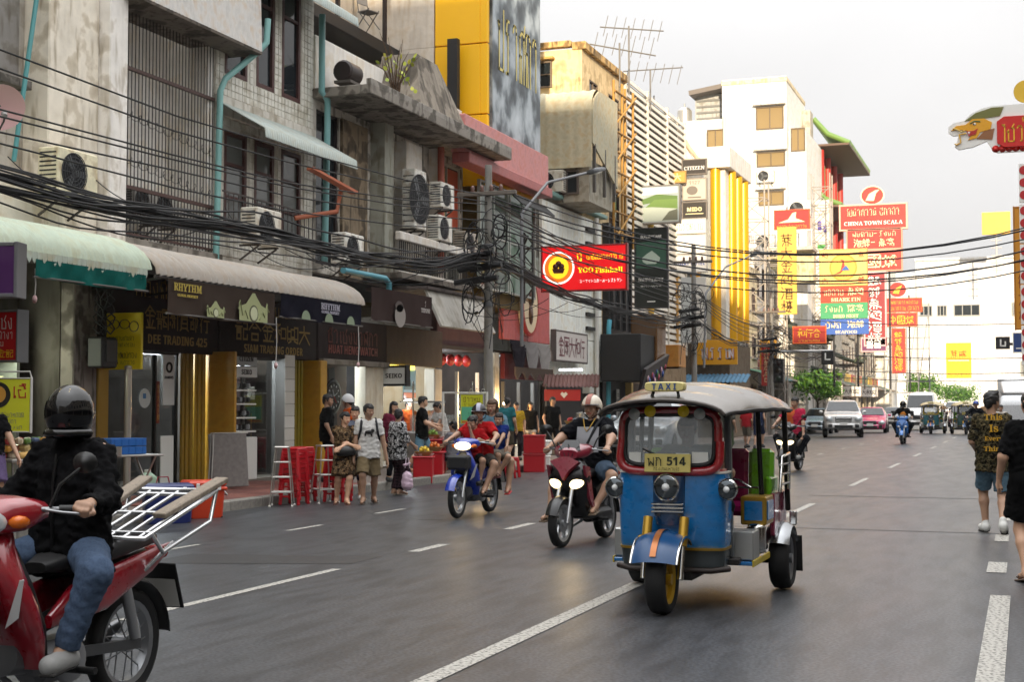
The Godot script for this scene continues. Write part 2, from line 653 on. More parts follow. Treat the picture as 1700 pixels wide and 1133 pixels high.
# o: h height,fat,cell,pelvis,spine,wl/wr wrists,al/ar ankles,look (turn),nod,top/bottom/shoe materials and cuts,hair ...
func person(label: String,at: Vector3,turn: float,o: Dictionary,group := "") -> Node3D:
	var root := thing("person",label,"person",at,turn,group)
	var h: float = o.get("h",1.65)
	var s := h / 1.7
	var fat: float = o.get("fat",1.0)
	var cell: float = o.get("cell",0.022)
	var pel: Vector3 = o.get("pelvis",V(0,0.91 * s,0))
	var spine: Vector3 = (o.get("spine",V(0,1,0.03)) as Vector3).normalized()
	var side: Vector3 = (o.get("side",V(1,0,0)) as Vector3).normalized()
	var fwd := side.cross(spine).normalized()
	var chest := pel + spine * 0.34 * s
	var neck := pel + spine * 0.52 * s
	var hd := neck + (spine * 0.7 + V(0,0.3,0.12)).normalized() * 0.155 * s
	var hx := Basis(Vector3.UP,o.get("look",0.0)) * Basis(Vector3.RIGHT,o.get("nod",0.0))
	var sc: float = s * o.get("head",1.0)
	var sh := {}; var el := {}; var wr := {}; var hp := {}; var kn := {}; var an := {}
	for q in ["l","r"]:
		var d := 1.0 if q == "l" else -1.0
		sh[q] = pel + spine * 0.475 * s + side * d * 0.163 * s * (0.9 + 0.1 * fat)
		wr[q] = o.get("w" + q,sh[q] + V(0.08 * d,-0.5 * s,0.06))
		el[q] = ik(sh[q],wr[q],0.285 * s,0.255 * s,o.get("e" + q,side * d * 0.5 - fwd * 0.7 + V(0,-0.6,0)))
		hp[q] = pel + side * d * 0.085 * s + spine * -0.02
		an[q] = o.get("a" + q,V(pel.x + d * 0.1 * s,0.075,pel.z))
		kn[q] = ik(hp[q],an[q],0.43 * s,0.42 * s,o.get("k" + q,fwd + side * d * 0.15))
	# the body
	var b := [[pel + side * 0.06 * s,pel - side * 0.06 * s,0.105 * s * fat,0.105 * s * fat],[neck - spine * 0.06,hd - hx * V(0,0.05,0.02) * sc,0.058 * s,0.052 * s]]
	for d: float in [-1.0,1.0]:
		b.append([pel + side * 0.05 * d * s + spine * 0.05,pel + spine * 0.2 * s + side * 0.05 * d * s + fwd * 0.02 * (fat - 1.0) * 8,0.1 * s * fat,0.092 * s * fat])
		b.append([pel + spine * 0.2 * s + side * 0.05 * d * s,chest + spine * 0.05 + side * 0.075 * d * s,0.095 * s * fat,0.098 * s * fat])
		b.append([neck - spine * 0.05 * s,sh["l" if d > 0 else "r"],0.055 * s,0.056 * s])
	var body_sk := SKIN * (o.get("tone",1.0) as float)
	for q in ["l","r"]:
		b.append([sh[q],el[q],0.052 * s * fat,0.041 * s * fat])
		b.append([el[q],wr[q],0.043 * s * fat,0.028 * s])
		b.append([hp[q],kn[q],0.088 * s * fat,0.058 * s])
		var mid: Vector3 = (kn[q] as Vector3).lerp(an[q],0.32) - (an[q] - kn[q]).normalized().cross(side).normalized() * 0.014
		b.append([kn[q],mid,0.055 * s,0.057 * s])
		b.append([mid,an[q],0.057 * s,0.036 * s])
		var toe: Vector3 = an[q] + (o.get("t" + q,V(0.03 if q == "l" else -0.03,-0.045,0.15)) as Vector3) * s
		if o.get("bare",true): b.append_array([[an[q],toe,0.038 * s,0.026 * s],[an[q],an[q] + V(0,-0.03,-0.03) * s,0.038 * s,0.03 * s]])
	var g := flesh(b,cell,85.0,0.0,SKIN)
	g.add(head_g,Transform3D(hx * Basis.from_scale(Vector3.ONE * sc),hd))
	for q in ["l","r"]:
		var fore: Vector3 = (wr[q] - el[q]).normalized()
		var y := -fore
		var zz: Vector3 = o.get("palm" + q,-side if q == "l" else side)
		var z := (zz - y * zz.dot(y)).normalized()
		var x := y.cross(z)
		if q == "l": x = -x
		g.add(hand_g[1 if o.get("grip" + q,false) else 0],Transform3D(Basis(x,y,z) * Basis.from_scale(Vector3.ONE * s),wr[q]))
	part("body",g,skin_mat(o.get("tone",1.0)),root)
	# trousers,shorts or a skirt
	if o.has("bottom"):
		var bb := [[pel + side * 0.06 * s,pel - side * 0.06 * s,0.107 * s * fat,0.107 * s * fat],[pel + side * 0.045 * s,pel + side * 0.045 * s + spine * 0.07 * s,0.098 * s * fat,0.09 * s * fat,1],[pel - side * 0.045 * s,pel - side * 0.045 * s + spine * 0.07 * s,0.098 * s * fat,0.09 * s * fat,1]]
		var to: float = o.get("leg",2.0)
		if o.get("skirt",false):
			var mid: Vector3 = (kn.l + kn.r) * 0.5
			for d: float in [-0.055,0.055]: bb.append([pel + side * d,pel.lerp(mid,to) + side * d,0.15 * s * fat,0.175 * s * fat,1])
		else:
			for q in ["l","r"]:
				var wide: float = o.get("wide",1.0)
				if to <= 1.0: bb.append([hp[q],(hp[q] as Vector3).lerp(kn[q],to),0.105 * s * fat,0.09 * s * wide,1])
				else:
					bb.append([hp[q],kn[q],0.102 * s * fat,0.073 * s * wide])
					bb.append([kn[q],(kn[q] as Vector3).lerp(an[q],to - 1.0),0.074 * s * wide,0.058 * s * wide,1])
		part(o.get("bottom_name","trousers" if to > 1.0 else "shorts"),flesh(bb,cell,70.0,0.01),o.bottom,root)
	# shirt
	if o.has("top"):
		var hem: Vector3 = pel - spine * (o.get("hem",0.06) as float) * s
		var f2 := fat * 1.02
		var tb := []
		for d: float in [-1.0,1.0]:
			tb.append([chest + spine * 0.02 + side * 0.075 * d * s,hem + side * 0.068 * d * s + fwd * 0.02,0.114 * s * f2,0.138 * s * f2,1])
			tb.append([neck - spine * 0.05 * s,sh["l" if d > 0 else "r"],0.06 * s,0.062 * s])
			tb.append([chest + side * 0.07 * d * s,chest + spine * 0.09 * s + side * 0.08 * d * s,0.112 * s * f2,0.098 * s])
		var sl: float = o.get("sleeve",0.6)
		for q in ["l","r"]:
			if sl <= 0.0: continue
			if sl <= 1.0: tb.append([sh[q],(sh[q] as Vector3).lerp(el[q],sl),0.068 * s * fat,0.067 * s * fat,1])
			else:
				tb.append([sh[q],el[q],0.07 * s * fat,0.058 * s * fat])
				tb.append([el[q],(el[q] as Vector3).lerp(wr[q],sl - 1.0),0.058 * s * fat,0.042 * s,1])
		if o.get("collar",false): tb.append([neck - spine * 0.06,neck + spine * 0.02,0.08 * s,0.066 * s])
		tb.append([chest + fwd * 0.01,neck - spine * 0.085 * s,0.115 * s * fat,0.085 * s])
		tb.append([chest,hem.lerp(chest,0.3),0.12 * s * f2,0.125 * s * f2])
		part(o.get("top_name","shirt"),flesh(tb,cell,62.0,o.get("fold",0.02)),o.top,root)
	# shoes or sandals
	if o.has("shoe"):
		for q in ["l","r"]:
			var tv: Vector3 = (o.get("t" + q,V(0.03 if q == "l" else -0.03,-0.045,0.15)) as Vector3) * s
			var toe: Vector3 = an[q] + tv
			var heel: Vector3 = an[q] + V(0,-0.035,-0.04) * s
			if o.get("sandal",false):
				var up: Vector3 = tv.cross(side).normalized()
				if up.y < 0: up = -up
				var sg := G.new()
				sg.bar(heel - up * 0.018 - tv * 0.12,toe - up * 0.03 + tv * 0.15,0.088 * s,0.018,up,0.006)
				sg.tube([toe - side * 0.042 - up * 0.015 - tv * 0.3,toe - tv * 0.25 + up * 0.022,toe + side * 0.042 - up * 0.015 - tv * 0.3],0.009,6)
				part("sandal",sg,o.shoe,root)
			else:
				part("shoe",flesh([[heel,toe,0.05 * s,0.043 * s],[an[q] + V(0,0.03,0),an[q],0.045 * s,0.05 * s],[heel + V(0,-0.012,0),toe + V(0,-0.004,0),0.042 * s,0.043 * s]],maxf(cell * 0.8,0.012),90.0),o.shoe,root)
				if cell < 0.02: part("sole",G.new().bar(heel - tv * 0.2 - V(0,0.042 * s,0),toe + tv * 0.22 - V(0,0.036 * s,0),0.086 * s,0.022,V(0,1,0),0.008),mt("2a2826",0.8),root)
	# hair
	var hair: String = o.get("hair","short")
	if hair != "none":
		var hb := [[V(0,0.056,-0.036),V(0,0.056,0.02),0.08,0.076],[V(0,0.0,-0.055),V(0,-0.03,-0.06),0.066,0.05]]
		for d: float in [-1.0,1.0]: hb.append([V(0.06 * d,0.045,0.015),V(0.066 * d,0.0,-0.02),0.026,0.02])
		if hair == "long":
			hb.append([V(0,0,-0.06),V(0,-0.28,-0.1),0.075,0.07])
			for d: float in [-1.0,1.0]: hb.append([V(0.066 * d,0.03,-0.01),V(0.085 * d,-0.24,-0.02),0.03,0.028])
		elif hair == "tail": hb.append_array([[V(0,0.03,-0.1),V(0,-0.02,-0.15),0.035,0.04],[V(0,-0.02,-0.15),V(0,-0.2,-0.14),0.04,0.018]])
		elif hair == "bun": hb.append([V(0,0.05,-0.12),V(0,0.06,-0.125),0.045,0.04])
		elif hair == "quiff": hb.append([V(-0.04,0.115,0.03),V(0.04,0.118,0.03),0.04,0.04])
		var hg := flesh(hb,maxf(cell * 0.55,0.009),110.0,0.014)
		var h2 := G.new()
		h2.add(hg,Transform3D(hx * Basis.from_scale(Vector3.ONE * sc),hd))
		part("hair",h2,o.get("hair_mat",mt("15110f",0.6)),root)
	root.set_meta("head_at",Transform3D(hx * Basis.from_scale(Vector3.ONE * sc),hd))
	root.set_meta("joints",{"sh": sh,"pel": pel,"chest": chest,"neck": neck,"fwd": fwd,"side": side,"spine": spine,"wr": wr,"el": el})
	return root

# helmets sit on heads but can be lifted off: things of their own,worn at the wearer's head
func helmet(wearer: Node3D,label: String,kind: String,shell_mat: Material,stripe: Material = null) -> void:
	var f: Transform3D = wearer.transform * (wearer.get_meta("head_at") as Transform3D)
	var o := thing("helmet",label,"helmet")
	o.transform = f
	var rs := []
	var full := kind == "full"
	for a in 10:
		var t := PI * 0.5 - (PI * (0.93 if full else 0.56)) * a / 9.0
		var ring := PackedVector3Array()
		for b in 28:
			var u := TAU * b / 28
			var zf := 0.148 if full else 0.136
			var y := sin(t) * 0.15 + 0.018
			if not full and sin(u) > 0.2: y = maxf(y,0.05 * sin(u))
			ring.append(V(cos(u) * cos(t) * 0.124,y,sin(u) * cos(t) * zf + (0.008 if full else -0.008)))
		rs.append(ring)
	part("shell",G.new().rings(rs,true),shell_mat,o)
	if full:
		var vr := []
		for a in 7:
			var t := 0.42 - 0.95 * a / 6.0
			var ring := PackedVector3Array()
			for b in 17:
				var u := PI * (0.08 + 0.84 * b / 16.0)
				ring.append(V(cos(u) * cos(t) * 0.128,sin(t) * 0.152 + 0.018,sin(u) * cos(t) * 0.153 + 0.009))
			vr.append(ring)
		part("visor",G.new().rings(vr,false,false),mt("0b0b0d",0.04),o)
		var ch := []
		for b in 15:
			var u := PI * (0.06 + 0.88 * b / 14.0)
			ch.append(V(cos(u) * 0.108,-0.088,sin(u) * 0.13 + 0.006))
		part("chin_bar",G.new().tube(ch,0.026,8),shell_mat,o)
		part("vent",G.new().box(V(0,0.13,0.09),V(0.06,0.012,0.03),Basis(Vector3.RIGHT,0.7),0.004),mt("b9a26a",0.3,0.8),o)
	else:
		var pk := G.new()
		var prv := []
		for a in 2:
			var ring := PackedVector3Array()
			for b in 13:
				var u := PI * (0.14 + 0.72 * b / 12.0)
				var rr := 1.0 + 0.32 * a
				ring.append(V(cos(u) * 0.126 * (1.0 + 0.05 * a),0.052 - 0.012 * a,sin(u) * 0.13 * rr - 0.008))
			prv.append(ring)
		pk.rings(prv,false,false)
		part("peak",pk,mt("1a1a1c",0.3),o)
		if stripe:
			var sr := []
			for a in 9:
				var t := PI * 0.97 - PI * 0.94 * a / 8.0 - 0.0
				var ring := PackedVector3Array()
				for b: float in [-0.032,0.032]: ring.append(V(b,sin(t) * 0.1545 + 0.018,cos(t) * 0.14 - 0.008))
				sr.append(ring)
			part("stripe",G.new().rings(sr,false,false),stripe,o)
		for d: float in [-1.0,1.0]:
			part("strap",G.new().tube([V(0.118 * d,0.02,-0.01),V(0.095 * d,-0.06,0.015),V(0.02 * d,-0.118,0.04)],0.007,6),mt("111111",0.8),o)

# ---------------------------------------------------------------- lettering: brush strokes on a ten by ten grid,and outline type
const BRUSH := {
	"銀": "29 06|29 47|16 37|05 45|26 21|01 41|13 14|33 34|58 88 85 55|57 87|58 51 72|75 92|84 63","都": "18 48|06 56|38 36|57 12|14 44 41 11 14|13 43|69 60|69 89 76 85 72 62",
	"魚": "39 16|38 68 57|17 77 73 13 17|15 75|47 43|10 22|40 42|60 62|91 72","翅": "18 48|38 08|29 05 01|14 44|36 14|23 90|58 68 64|56 66|78 98 92|87 77|84 94",
	"酒": "09 18|06 15|00 24|38 98|47 97 90 40 47|57 54|77 74|44 94|42 92","樓": "06 36|29 20|26 03|26 34|48 98|57 87 85 55 57|79 75|44 94|64 41 80|84 60|53 93",
	"國": "09 99 90 00 09|17 87|25 45 43 23 25|12 42|58 52 83|74 61|77 86","城": "06 36|28 21|00 42|47 97|57 53 40|55 65 62|78 82 91|85 61|88 97","中": "17 87 83 13 17|59 50",
	"燕": "08 98|29 27|69 67|16 36 34 14|56 86|65 84|36 66 63 33 36|10 22|40 42|60 62|91 72","窩": "59 58|18 98|18 07|98 87|37 26|67 76|26 76 74|35 35|13 93 90 80|33 61|63 41|24 24",
	"海": "09 18|06 15|00 24|49 36|47 97|56 96 80|56 40 90|34 94|65 64|63 62","鮮": "29 06|28 47|06 46 43 03 06|05 45|24 23|00 11|31 40|69 68|89 88|57 97|55 95|42 92|78 70",
	"龍": "28 28|07 47|16 15|36 35|04 44|13 43 40|13 10|12 42|58 98|58 55 95|57 97|54 92|64 61 91|74 73","鳳": "09 99 90|09 02 00|27 77|36 66 62 36|54 54|25 75|22 23|42 41|62 61",
	"金": "49 06|49 96|37 67|15 85|47 40|10 90|23 31|73 61","大": "06 96|49 45 00|46 90","行": "29 06|26 03|15 10|48 98|45 95|75 70 60","寶": "59 58|17 97|17 06|97 86|26 46|36 34|56 86|25 85 81 21 25|23 83|31 10|71 90",
	"合": "49 05|49 95|36 66|23 73 70 20 23","記": "18 48|06 56|15 45|14 44|13 43 40 10 13|68 98 95 65|65 60 90 92","和": "49 28|06 46|29 20|26 02|26 44|57 97 92 52 57","興": "08 01|28 28|16 36|68 98 91|37 67 63 33 37|02 92|31 10|61 90",
	"A": ""," ": "",
	"ไ": "30 36 27 29 49","ช": "16 05 15 10 60 67 47 57 58","น": "16 07 17 10|12 40 50 57 56","า": "17 28 48 57 50","ท": "16 07 17 10|14 38 58 67 60","ว": "17 28 48 57 50 40","์": "29 39 38 49","่": "39 38",
	"ส": "10 05 25 15|10 60|66 48 18|60 63|56 69","ก": "10 15 26 18 48 66 60","ล": "10 05 25 15|10 20|17 38 58 67 60","ห": "16 07 17 10|13 46 57 66|46 60","ู": "31 30 50 51","ฉ": "17 28 48 57 50 40 51|05 15 10 30","ม": "16 07 17 11 01|10 60 67 57",
	"ร": "10 20 30 36 16 28 48","ั": "18 19 39 49","ง": "47 57 50 30 15","ซ": "16 05 15 10 60 67 47 69","ี": "18 48 49 18","ฟ": "16 07 17 10 34 60 69","ด": "30 25 15 10|05 18 48 67 60","ย": "17 07 05 14 10 60 67","้": "29 38 39 49",
	"เ": "27 20 30 31","พ": "16 07 17 10 34 60 68","ป": "16 07 17 10 60 69","ณ": "16 07 17 10 40|36 47 40 30 50 57 80 87","โ": "30 38 19 39","ข": "16 07 17 10 50 57 47","ต": "30 25 15 10|05 18 38 48 67 60","ะ": "34 44 56|31 41 53","บ": "16 07 17 10 60 67",
	"อ": "25 14 10 60 67 18 07","แ": "17 10 20|47 40 50","ุ": "40 31","ิ": "18 48 39 18","ธ": "15 10 60 65 15 18 58","จ": "34 24 25 17 58 50","-": "15 55","ー": "15 75","フ": "17 77 31","イ": "77 15|54 50","シ": "18 27|15 24|11 75","ュ": "26 56 51|11 81","ル": "37 34 10|67 61 84","ト": "39 30|35 63","ボ": "07 87|49 40|14 01|65 81","レ": "28 20 75","ス": "18 78 10|44 80","ラ": "28 78|16 86 41","ン": "18 37|10 85",
	"ค": "30 34 14 10|14 17 48 67 60","ผ": "17 07 10 34 60 67","ภ": "10 00 05 25 17 48 67 60","ศ": "30 34 14 10|14 17 48 67 60|67 79","ฬ": "16 07 17 10 34 60 67 48 69","ฮ": "16 07 17 10 60 64 46 69","ำ": "18 08|37 48 68 77 70","ๆ": "26 17 48 57 50","๋": "39 38|29 49","ユ": "17 57 51|11 81",
}

func ink(text: String,w: float,h: float,weight := 0.09,vertical := false) -> G:
	var g := G.new()
	var adv: Array[float] = []
	var total := 0.0
	for ch in text:
		var a := 10.6
		if ch in "ั้์ู่ีิุ": a = 0.0
		elif ch.unicode_at(0) > 0xe00 and ch.unicode_at(0) < 0xe80: a = 8.2 if not ch in "เไโแ" else 5.5
		elif ch == " ": a = 5.0
		adv.append(a)
		total += a
	var cw := (w / total) if not vertical else w / 10.6
	var chh := h / 10.0 if not vertical else h / (10.6 * text.length())
	var x := -w * 0.5
	var y := -h * 0.5 if not vertical else h * 0.5 - chh * 10.6
	var t := weight * (minf(cw,chh) * 10.0)
	var k := 0
	for ch in text:
		var ox := x
		if adv[k] == 0.0: ox -= 7.0 * cw
		for st: String in (BRUSH.get(ch,"") as String).split("|",false):
			var prev := Vector3.INF
			for q in st.split(" ",false):
				var p := V(ox + (q.unicode_at(0) - 48 + 0.5) * cw,y + (q.unicode_at(1) - 48 + 0.3) * chh,0)
				if prev != Vector3.INF and prev.distance_to(p) > 1e-5:
					var d := (p - prev).normalized() * t * 0.5
					var nn := V(-d.y,d.x,0)
					var z := V(0,0,0.004)
					g.quad(prev - d - nn + z,p + d - nn * 0.8 + z,p + d + nn * 0.8 + z,prev - d + nn + z)
				prev = p
		if vertical: y -= chh * 10.6
		else: x += adv[k] * cw
		k += 1
	return g

func type(text: String,w: float,h: float,serif := false,bold := true) -> TextMesh:
	var t := TextMesh.new()
	var f := SystemFont.new()
	f.font_names = PackedStringArray(["Droid Serif" if serif else "Droid Sans"])
	f.font_weight = 700 if bold else 400
	t.font = f
	t.text = text
	t.font_size = 24
	t.curve_step = 2.0
	t.depth = 0.006
	t.pixel_size = 0.01
	var b := t.get_aabb().size
	t.pixel_size = 0.01 * minf(w / maxf(b.x,0.01),h / maxf(b.y,0.01))
	return t

# items on a board: [kind,text,x,y,w,h,material]; I brush strokes,J brush strokes in a column,L sans type,S serif type,D disc,O ring,B bar
func letter(root: Node3D,items: Array,z: float) -> void:
	for it in items:
		var at := V(it[2],it[3],z)
		match it[0]:
			"I": part("lettering",ink(it[1],it[4],it[5],0.11),it[6],root,at)
			"J": part("lettering",ink(it[1],it[4],it[5],0.11,true),it[6],root,at)
			"L": part_mesh("lettering",type(it[1],it[4],it[5]),it[6],root,at)
			"S": part_mesh("lettering",type(it[1],it[4],it[5],true),it[6],root,at)
			"D": part("emblem",G.new().lathe([Vector2(it[4] * 0.5,0),Vector2(it[4] * 0.5,0.008),Vector2(0.001,0.008)],Transform3D(Basis(Vector3.RIGHT,PI / 2).scaled(Vector3(1,it[5] / it[4],1)),Vector3.ZERO),28,true),it[6],root,at)
			"O":
				var g := G.new()
				g.lathe([Vector2(it[4] * 0.5,0),Vector2(it[4] * 0.5,0.01),Vector2(it[4] * 0.44,0.01),Vector2(it[4] * 0.44,0)],Transform3D(Basis(Vector3.RIGHT,PI / 2).scaled(Vector3(1,it[5] / it[4],1)),Vector3.ZERO),28,true)
				part("ring",g,it[6],root,at)
			"B": part("stripe",G.new().box(Vector3.ZERO,V(it[4],it[5],0.008)),it[6],root,at)

# a hanging sign: board,frame and whatever is written on it,facing +z before it is turned
func sign_board(called: String,label: String,at: Vector3,w: float,h: float,turn: float,face: Material,frame: Material,items: Array,group := "",thick := 0.16,fr := 0.05) -> Node3D:
	var o := thing(called,label,"sign",at,turn,group)
	part("panel",G.new().box(Vector3.ZERO,V(w,h,thick),Basis(),0.01),face,o)
	if frame:
		var g := G.new()
		for s: float in [-1.0,1.0]:
			g.box(V(s * (w * 0.5 - fr * 0.5 + 0.006),0,0),V(fr,h + 0.03,thick + 0.03),Basis(),0.008)
			g.box(V(0,s * (h * 0.5 - fr * 0.5 + 0.006),0),V(w - fr * 1.9,fr,thick + 0.027),Basis(),0.008)
		part("frame",g,frame,o)
	letter(o,items,thick * 0.5 + 0.004)
	return o

# ---------------------------------------------------------------- small building fittings
# corrugated sheet: runs along +x for length,its cross-section (list of points in z,y) carries the waves
func corrugated(length: float,prof: PackedVector2Array,pitch := 0.076,amp := 0.012,thick := 0.012) -> G:
	var g := G.new()
	var n := int(length / pitch) * 4
	for layer in 2:
		var rs := []
		for a in n + 1:
			var x := length * a / n
			var ring := PackedVector3Array()
			for b in prof.size():
				var d := (prof[mini(b + 1,prof.size() - 1)] - prof[maxi(b - 1,0)]).normalized()
				var q := prof[b] + Vector2(-d.y,d.x) * (sin(TAU * x / pitch) * amp - layer * thick)
				ring.append(V(x,q.y,q.x))
			rs.append(ring)
		grid(g,rs,layer == 1)
	return g

# an open smooth sheet through rows of points
func grid(g: G,rs: Array,flip := false) -> G:
	var s := g.v.size()
	var nr := rs.size()
	var np: int = rs[0].size()
	for a in nr:
		for b in np:
			var u: Vector3 = rs[mini(a + 1,nr - 1)][b] - rs[maxi(a - 1,0)][b]
			var w: Vector3 = rs[a][mini(b + 1,np - 1)] - rs[a][maxi(b - 1,0)]
			var nn := u.cross(w).normalized()
			g.put(rs[a][b],-nn if flip else nn)
	for a in nr - 1:
		for b in np - 1:
			var p := s + a * np + b
			if flip: g.i.append_array(PackedInt32Array([p,p + np,p + 1,p + 1,p + np,p + np + 1]))
			else: g.i.append_array(PackedInt32Array([p,p + 1,p + np,p + 1,p + np + 1,p + np]))
	return g

# outdoor air conditioner,fan towards +z,standing on its base; 0.82 wide
func aircon(label: String,at: Vector3,turn: float,hex := "cfc8b8",sc := Vector3.ONE) -> Node3D:
	var o := thing("air_conditioner",label,"air conditioner",at,turn,"air conditioners on the shophouse fronts")
	var m := worn(hex,"metal",1,false,0.6)
	var w := 0.82 * sc.x
	var h := 0.6 * sc.y
	var d := 0.32 * sc.z
	part("casing",G.new().box(V(0,h * 0.5,0),V(w,h,d),Basis(),0.02),m,o)
	var fan := G.new()
	var c := V(-w * 0.12,h * 0.5,d * 0.5)
	var f := Transform3D(Basis(Vector3.RIGHT,PI / 2),c)
	fan.lathe([Vector2(h * 0.42,0.002),Vector2(0.001,0.003)],f,24,true)
	part("fan_opening",fan,mt("15161a",0.8),o)
	var gr := G.new()
	for k in 5: gr.lathe([Vector2(h * (0.1 + 0.08 * k) + 0.006,0.012),Vector2(h * (0.1 + 0.08 * k) + 0.006,0.022),Vector2(h * (0.1 + 0.08 * k) - 0.004,0.022),Vector2(h * (0.1 + 0.08 * k) - 0.004,0.012)],f,24,true)
	for k in 6:
		var a := PI * k / 6
		gr.bar(c + V(cos(a),sin(a),0) * h * 0.42 + V(0,0,0.02),c - V(cos(a),sin(a),0) * h * 0.42 + V(0,0,0.02),0.008,0.008)
	part("fan_grille",gr,mt("3a3b3d",0.5),o)
	var bl := G.new()
	for k in 3:
		var a := TAU * k / 3
		bl.box(c + V(cos(a),sin(a),0) * h * 0.2 + V(0,0,0.007),V(h * 0.36,h * 0.14,0.004),Basis(Vector3.BACK,a))
	part("fan",bl,mt("55585a",0.5),o)
	var sl := G.new()
	for s: float in [-1.0,1.0]:
		for k in 9: sl.box(V(s * (w * 0.5 + 0.003),h * (0.12 + 0.095 * k),0),V(0.008,0.022,d * 0.78))
	part("side_grille",sl,mt("26282a",0.6),o)
	var br := G.new()
	for s: float in [-0.36,0.36]:
		br.bar(V(s * w,-0.02,-d * 0.5 - 0.08),V(s * w,-0.02,d * 0.5),0.035,0.035)
		br.bar(V(s * w,-0.3,-d * 0.5 - 0.08),V(s * w,-0.04,d * 0.4),0.03,0.03)
	part("bracket",br,mt("4d4640",0.8),o)
	return o

func sag(a: Vector3,b: Vector3,drop: float,n := 12) -> Array:
	var p := []
	for k in n + 1:
		var t := float(k) / n
		p.append(a.lerp(b,t) - V(0,drop * 4.0 * t * (1.0 - t),0))
	return p

func cable(a: Vector3,b: Vector3,drop: float,r: float,label: String,group := "cables strung along the shophouses",hex := "15161a") -> void:
	solo("overhead_cable",label,"cable",G.new().tube(sag(a,b,drop,16),r,5,false),mt(hex,0.6),group)

# a window in a wall of normal +z: frame with mullions and panes,origin at its centre
func window(parent: Node3D,at: Vector3,w: float,h: float,cols: int,rows: int,fm: Material,gm: Material,turn := 0.0,fw := 0.06) -> MeshInstance3D:
	var g := G.new()
	for s: float in [-1.0,1.0]:
		g.box(V(s * (w * 0.5 - fw * 0.5),0,0.01),V(fw,h,0.1),Basis(),0.006)
		g.box(V(0,s * (h * 0.5 - fw * 0.5),0.01),V(w - fw * 2,fw,0.098),Basis(),0.006)
	for k in range(1,cols): g.box(V(-w * 0.5 + w * k / cols,0,0.005),V(fw * 0.7,h - fw * 2,0.08))
	for k in range(1,rows): g.box(V(0,-h * 0.5 + h * k / rows,0.006),V(w - fw * 2,fw * 0.7,0.078))
	var f := part("window",g,fm,parent,at,turn)
	for a in cols:
		for b in rows:
			part("pane",G.new().box(V(-w * 0.5 + w * (a + 0.5) / cols,-h * 0.5 + h * (b + 0.5) / rows,-0.005),V(w / cols - fw * 0.8,h / rows - fw * 0.8,0.012)),gm,f)
	return f

const _I := Basis.IDENTITY
func bx(at: Vector3,s: Vector3,b := Basis(),bev := 0.0) -> G: return G.new().box(at,s,b,bev)
func tb(pts: Array,r: Variant,seg := 8,caps := true) -> G: return G.new().tube(pts,r,seg,caps)
func pz(poly: PackedVector2Array,depth: float,f := Transform3D()) -> G: return G.new().prism(poly,depth,f)
func rg_(rs: Array,caps := true,closed := true) -> G: return G.new().rings(rs,caps,closed)
func V2(x: float,y: float) -> Vector2: return Vector2(x,y)
func worn0(hex: String) -> StandardMaterial3D: return worn(hex,"plaster",0)
func worn2(hex: String) -> StandardMaterial3D: return worn(hex,"plaster",2)
func hang(label: String,at: Vector3,w: float,h: float,turn: float,face: Material,frame: Material,items: Array,group := "",thick := 0.16,fr := 0.05) -> Node3D:
	return sign_board("hanging_sign",label,at,w,h,turn,face,frame,items,group,thick,fr)

# ---------------------------------------------------------------- camera,sky,sun
func _ready() -> void:
	var cam := Camera3D.new()
	cam.name = "camera"
	cam.fov = 26.98
	cam.near = 0.1
	cam.far = 3000.0
	cam.position = V(0,1.5,0)
	cam.rotation = V(deg_to_rad(2.583),deg_to_rad(19.781),0)
	var att := CameraAttributesPhysical.new()
	att.frustum_focal_length = 50.02
	att.frustum_focus_distance = 11.5
	att.exposure_aperture = 9.0
	cam.attributes = att
	add_child(cam)
	cam.current = true
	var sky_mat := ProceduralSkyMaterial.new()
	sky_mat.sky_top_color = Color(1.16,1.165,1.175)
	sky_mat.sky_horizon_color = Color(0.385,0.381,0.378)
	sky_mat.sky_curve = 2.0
	sky_mat.ground_bottom_color = Color(0.3,0.29,0.28)
	sky_mat.ground_horizon_color = Color(0.6,0.58,0.56)
	sky_mat.sun_angle_max = 1.0
	sky_mat.sky_cover = noise_tex("haze",0.012,4,[[0.0,grey(0.0)],[0.4,grey(0.04)],[0.7,grey(0.2)],[1.0,grey(0.24)]],512,77)
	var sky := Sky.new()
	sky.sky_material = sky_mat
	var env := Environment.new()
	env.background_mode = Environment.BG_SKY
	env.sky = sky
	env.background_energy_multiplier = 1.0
	env.tonemap_mode = Environment.TONE_MAPPER_LINEAR
	env.tonemap_exposure = 4.1
	env.sdfgi_enabled = true
	env.ssao_enabled = true
	env.ssil_enabled = true
	env.fog_enabled = true
	env.fog_density = 0.0002
	env.fog_light_color = Color(0.93,0.925,0.92)
	var we := WorldEnvironment.new()
	we.name = "world_environment"
	we.environment = env
	add_child(we)
	var sun := DirectionalLight3D.new()
	sun.name = "sun"
	sun.light_color = Color(1.0,0.92,0.8)
	sun.light_energy = 0.62
	sun.light_angular_distance = 0.6
	sun.shadow_enabled = true
	add_child(sun)
	sun.look_at_from_position(V(0.27,0.2,0.95) * 100.0,Vector3.ZERO)
	rng.seed = 7
	head_g = make_head()
	hand_g = {0: make_hand(0.35),1: make_hand(1.35)}
	ground()
	near_row()
	shopfronts()
	middle_row()
	far_row()
	right_side()
	hanging_signs()
	poles_and_cables()
	kerbside()
	traffic()
	people()
	trees()

func gy(x: float) -> float:
	return 0.0 if x > -5.0 else -0.15 * minf(1.0,(-5.0 - x) / 6.7)

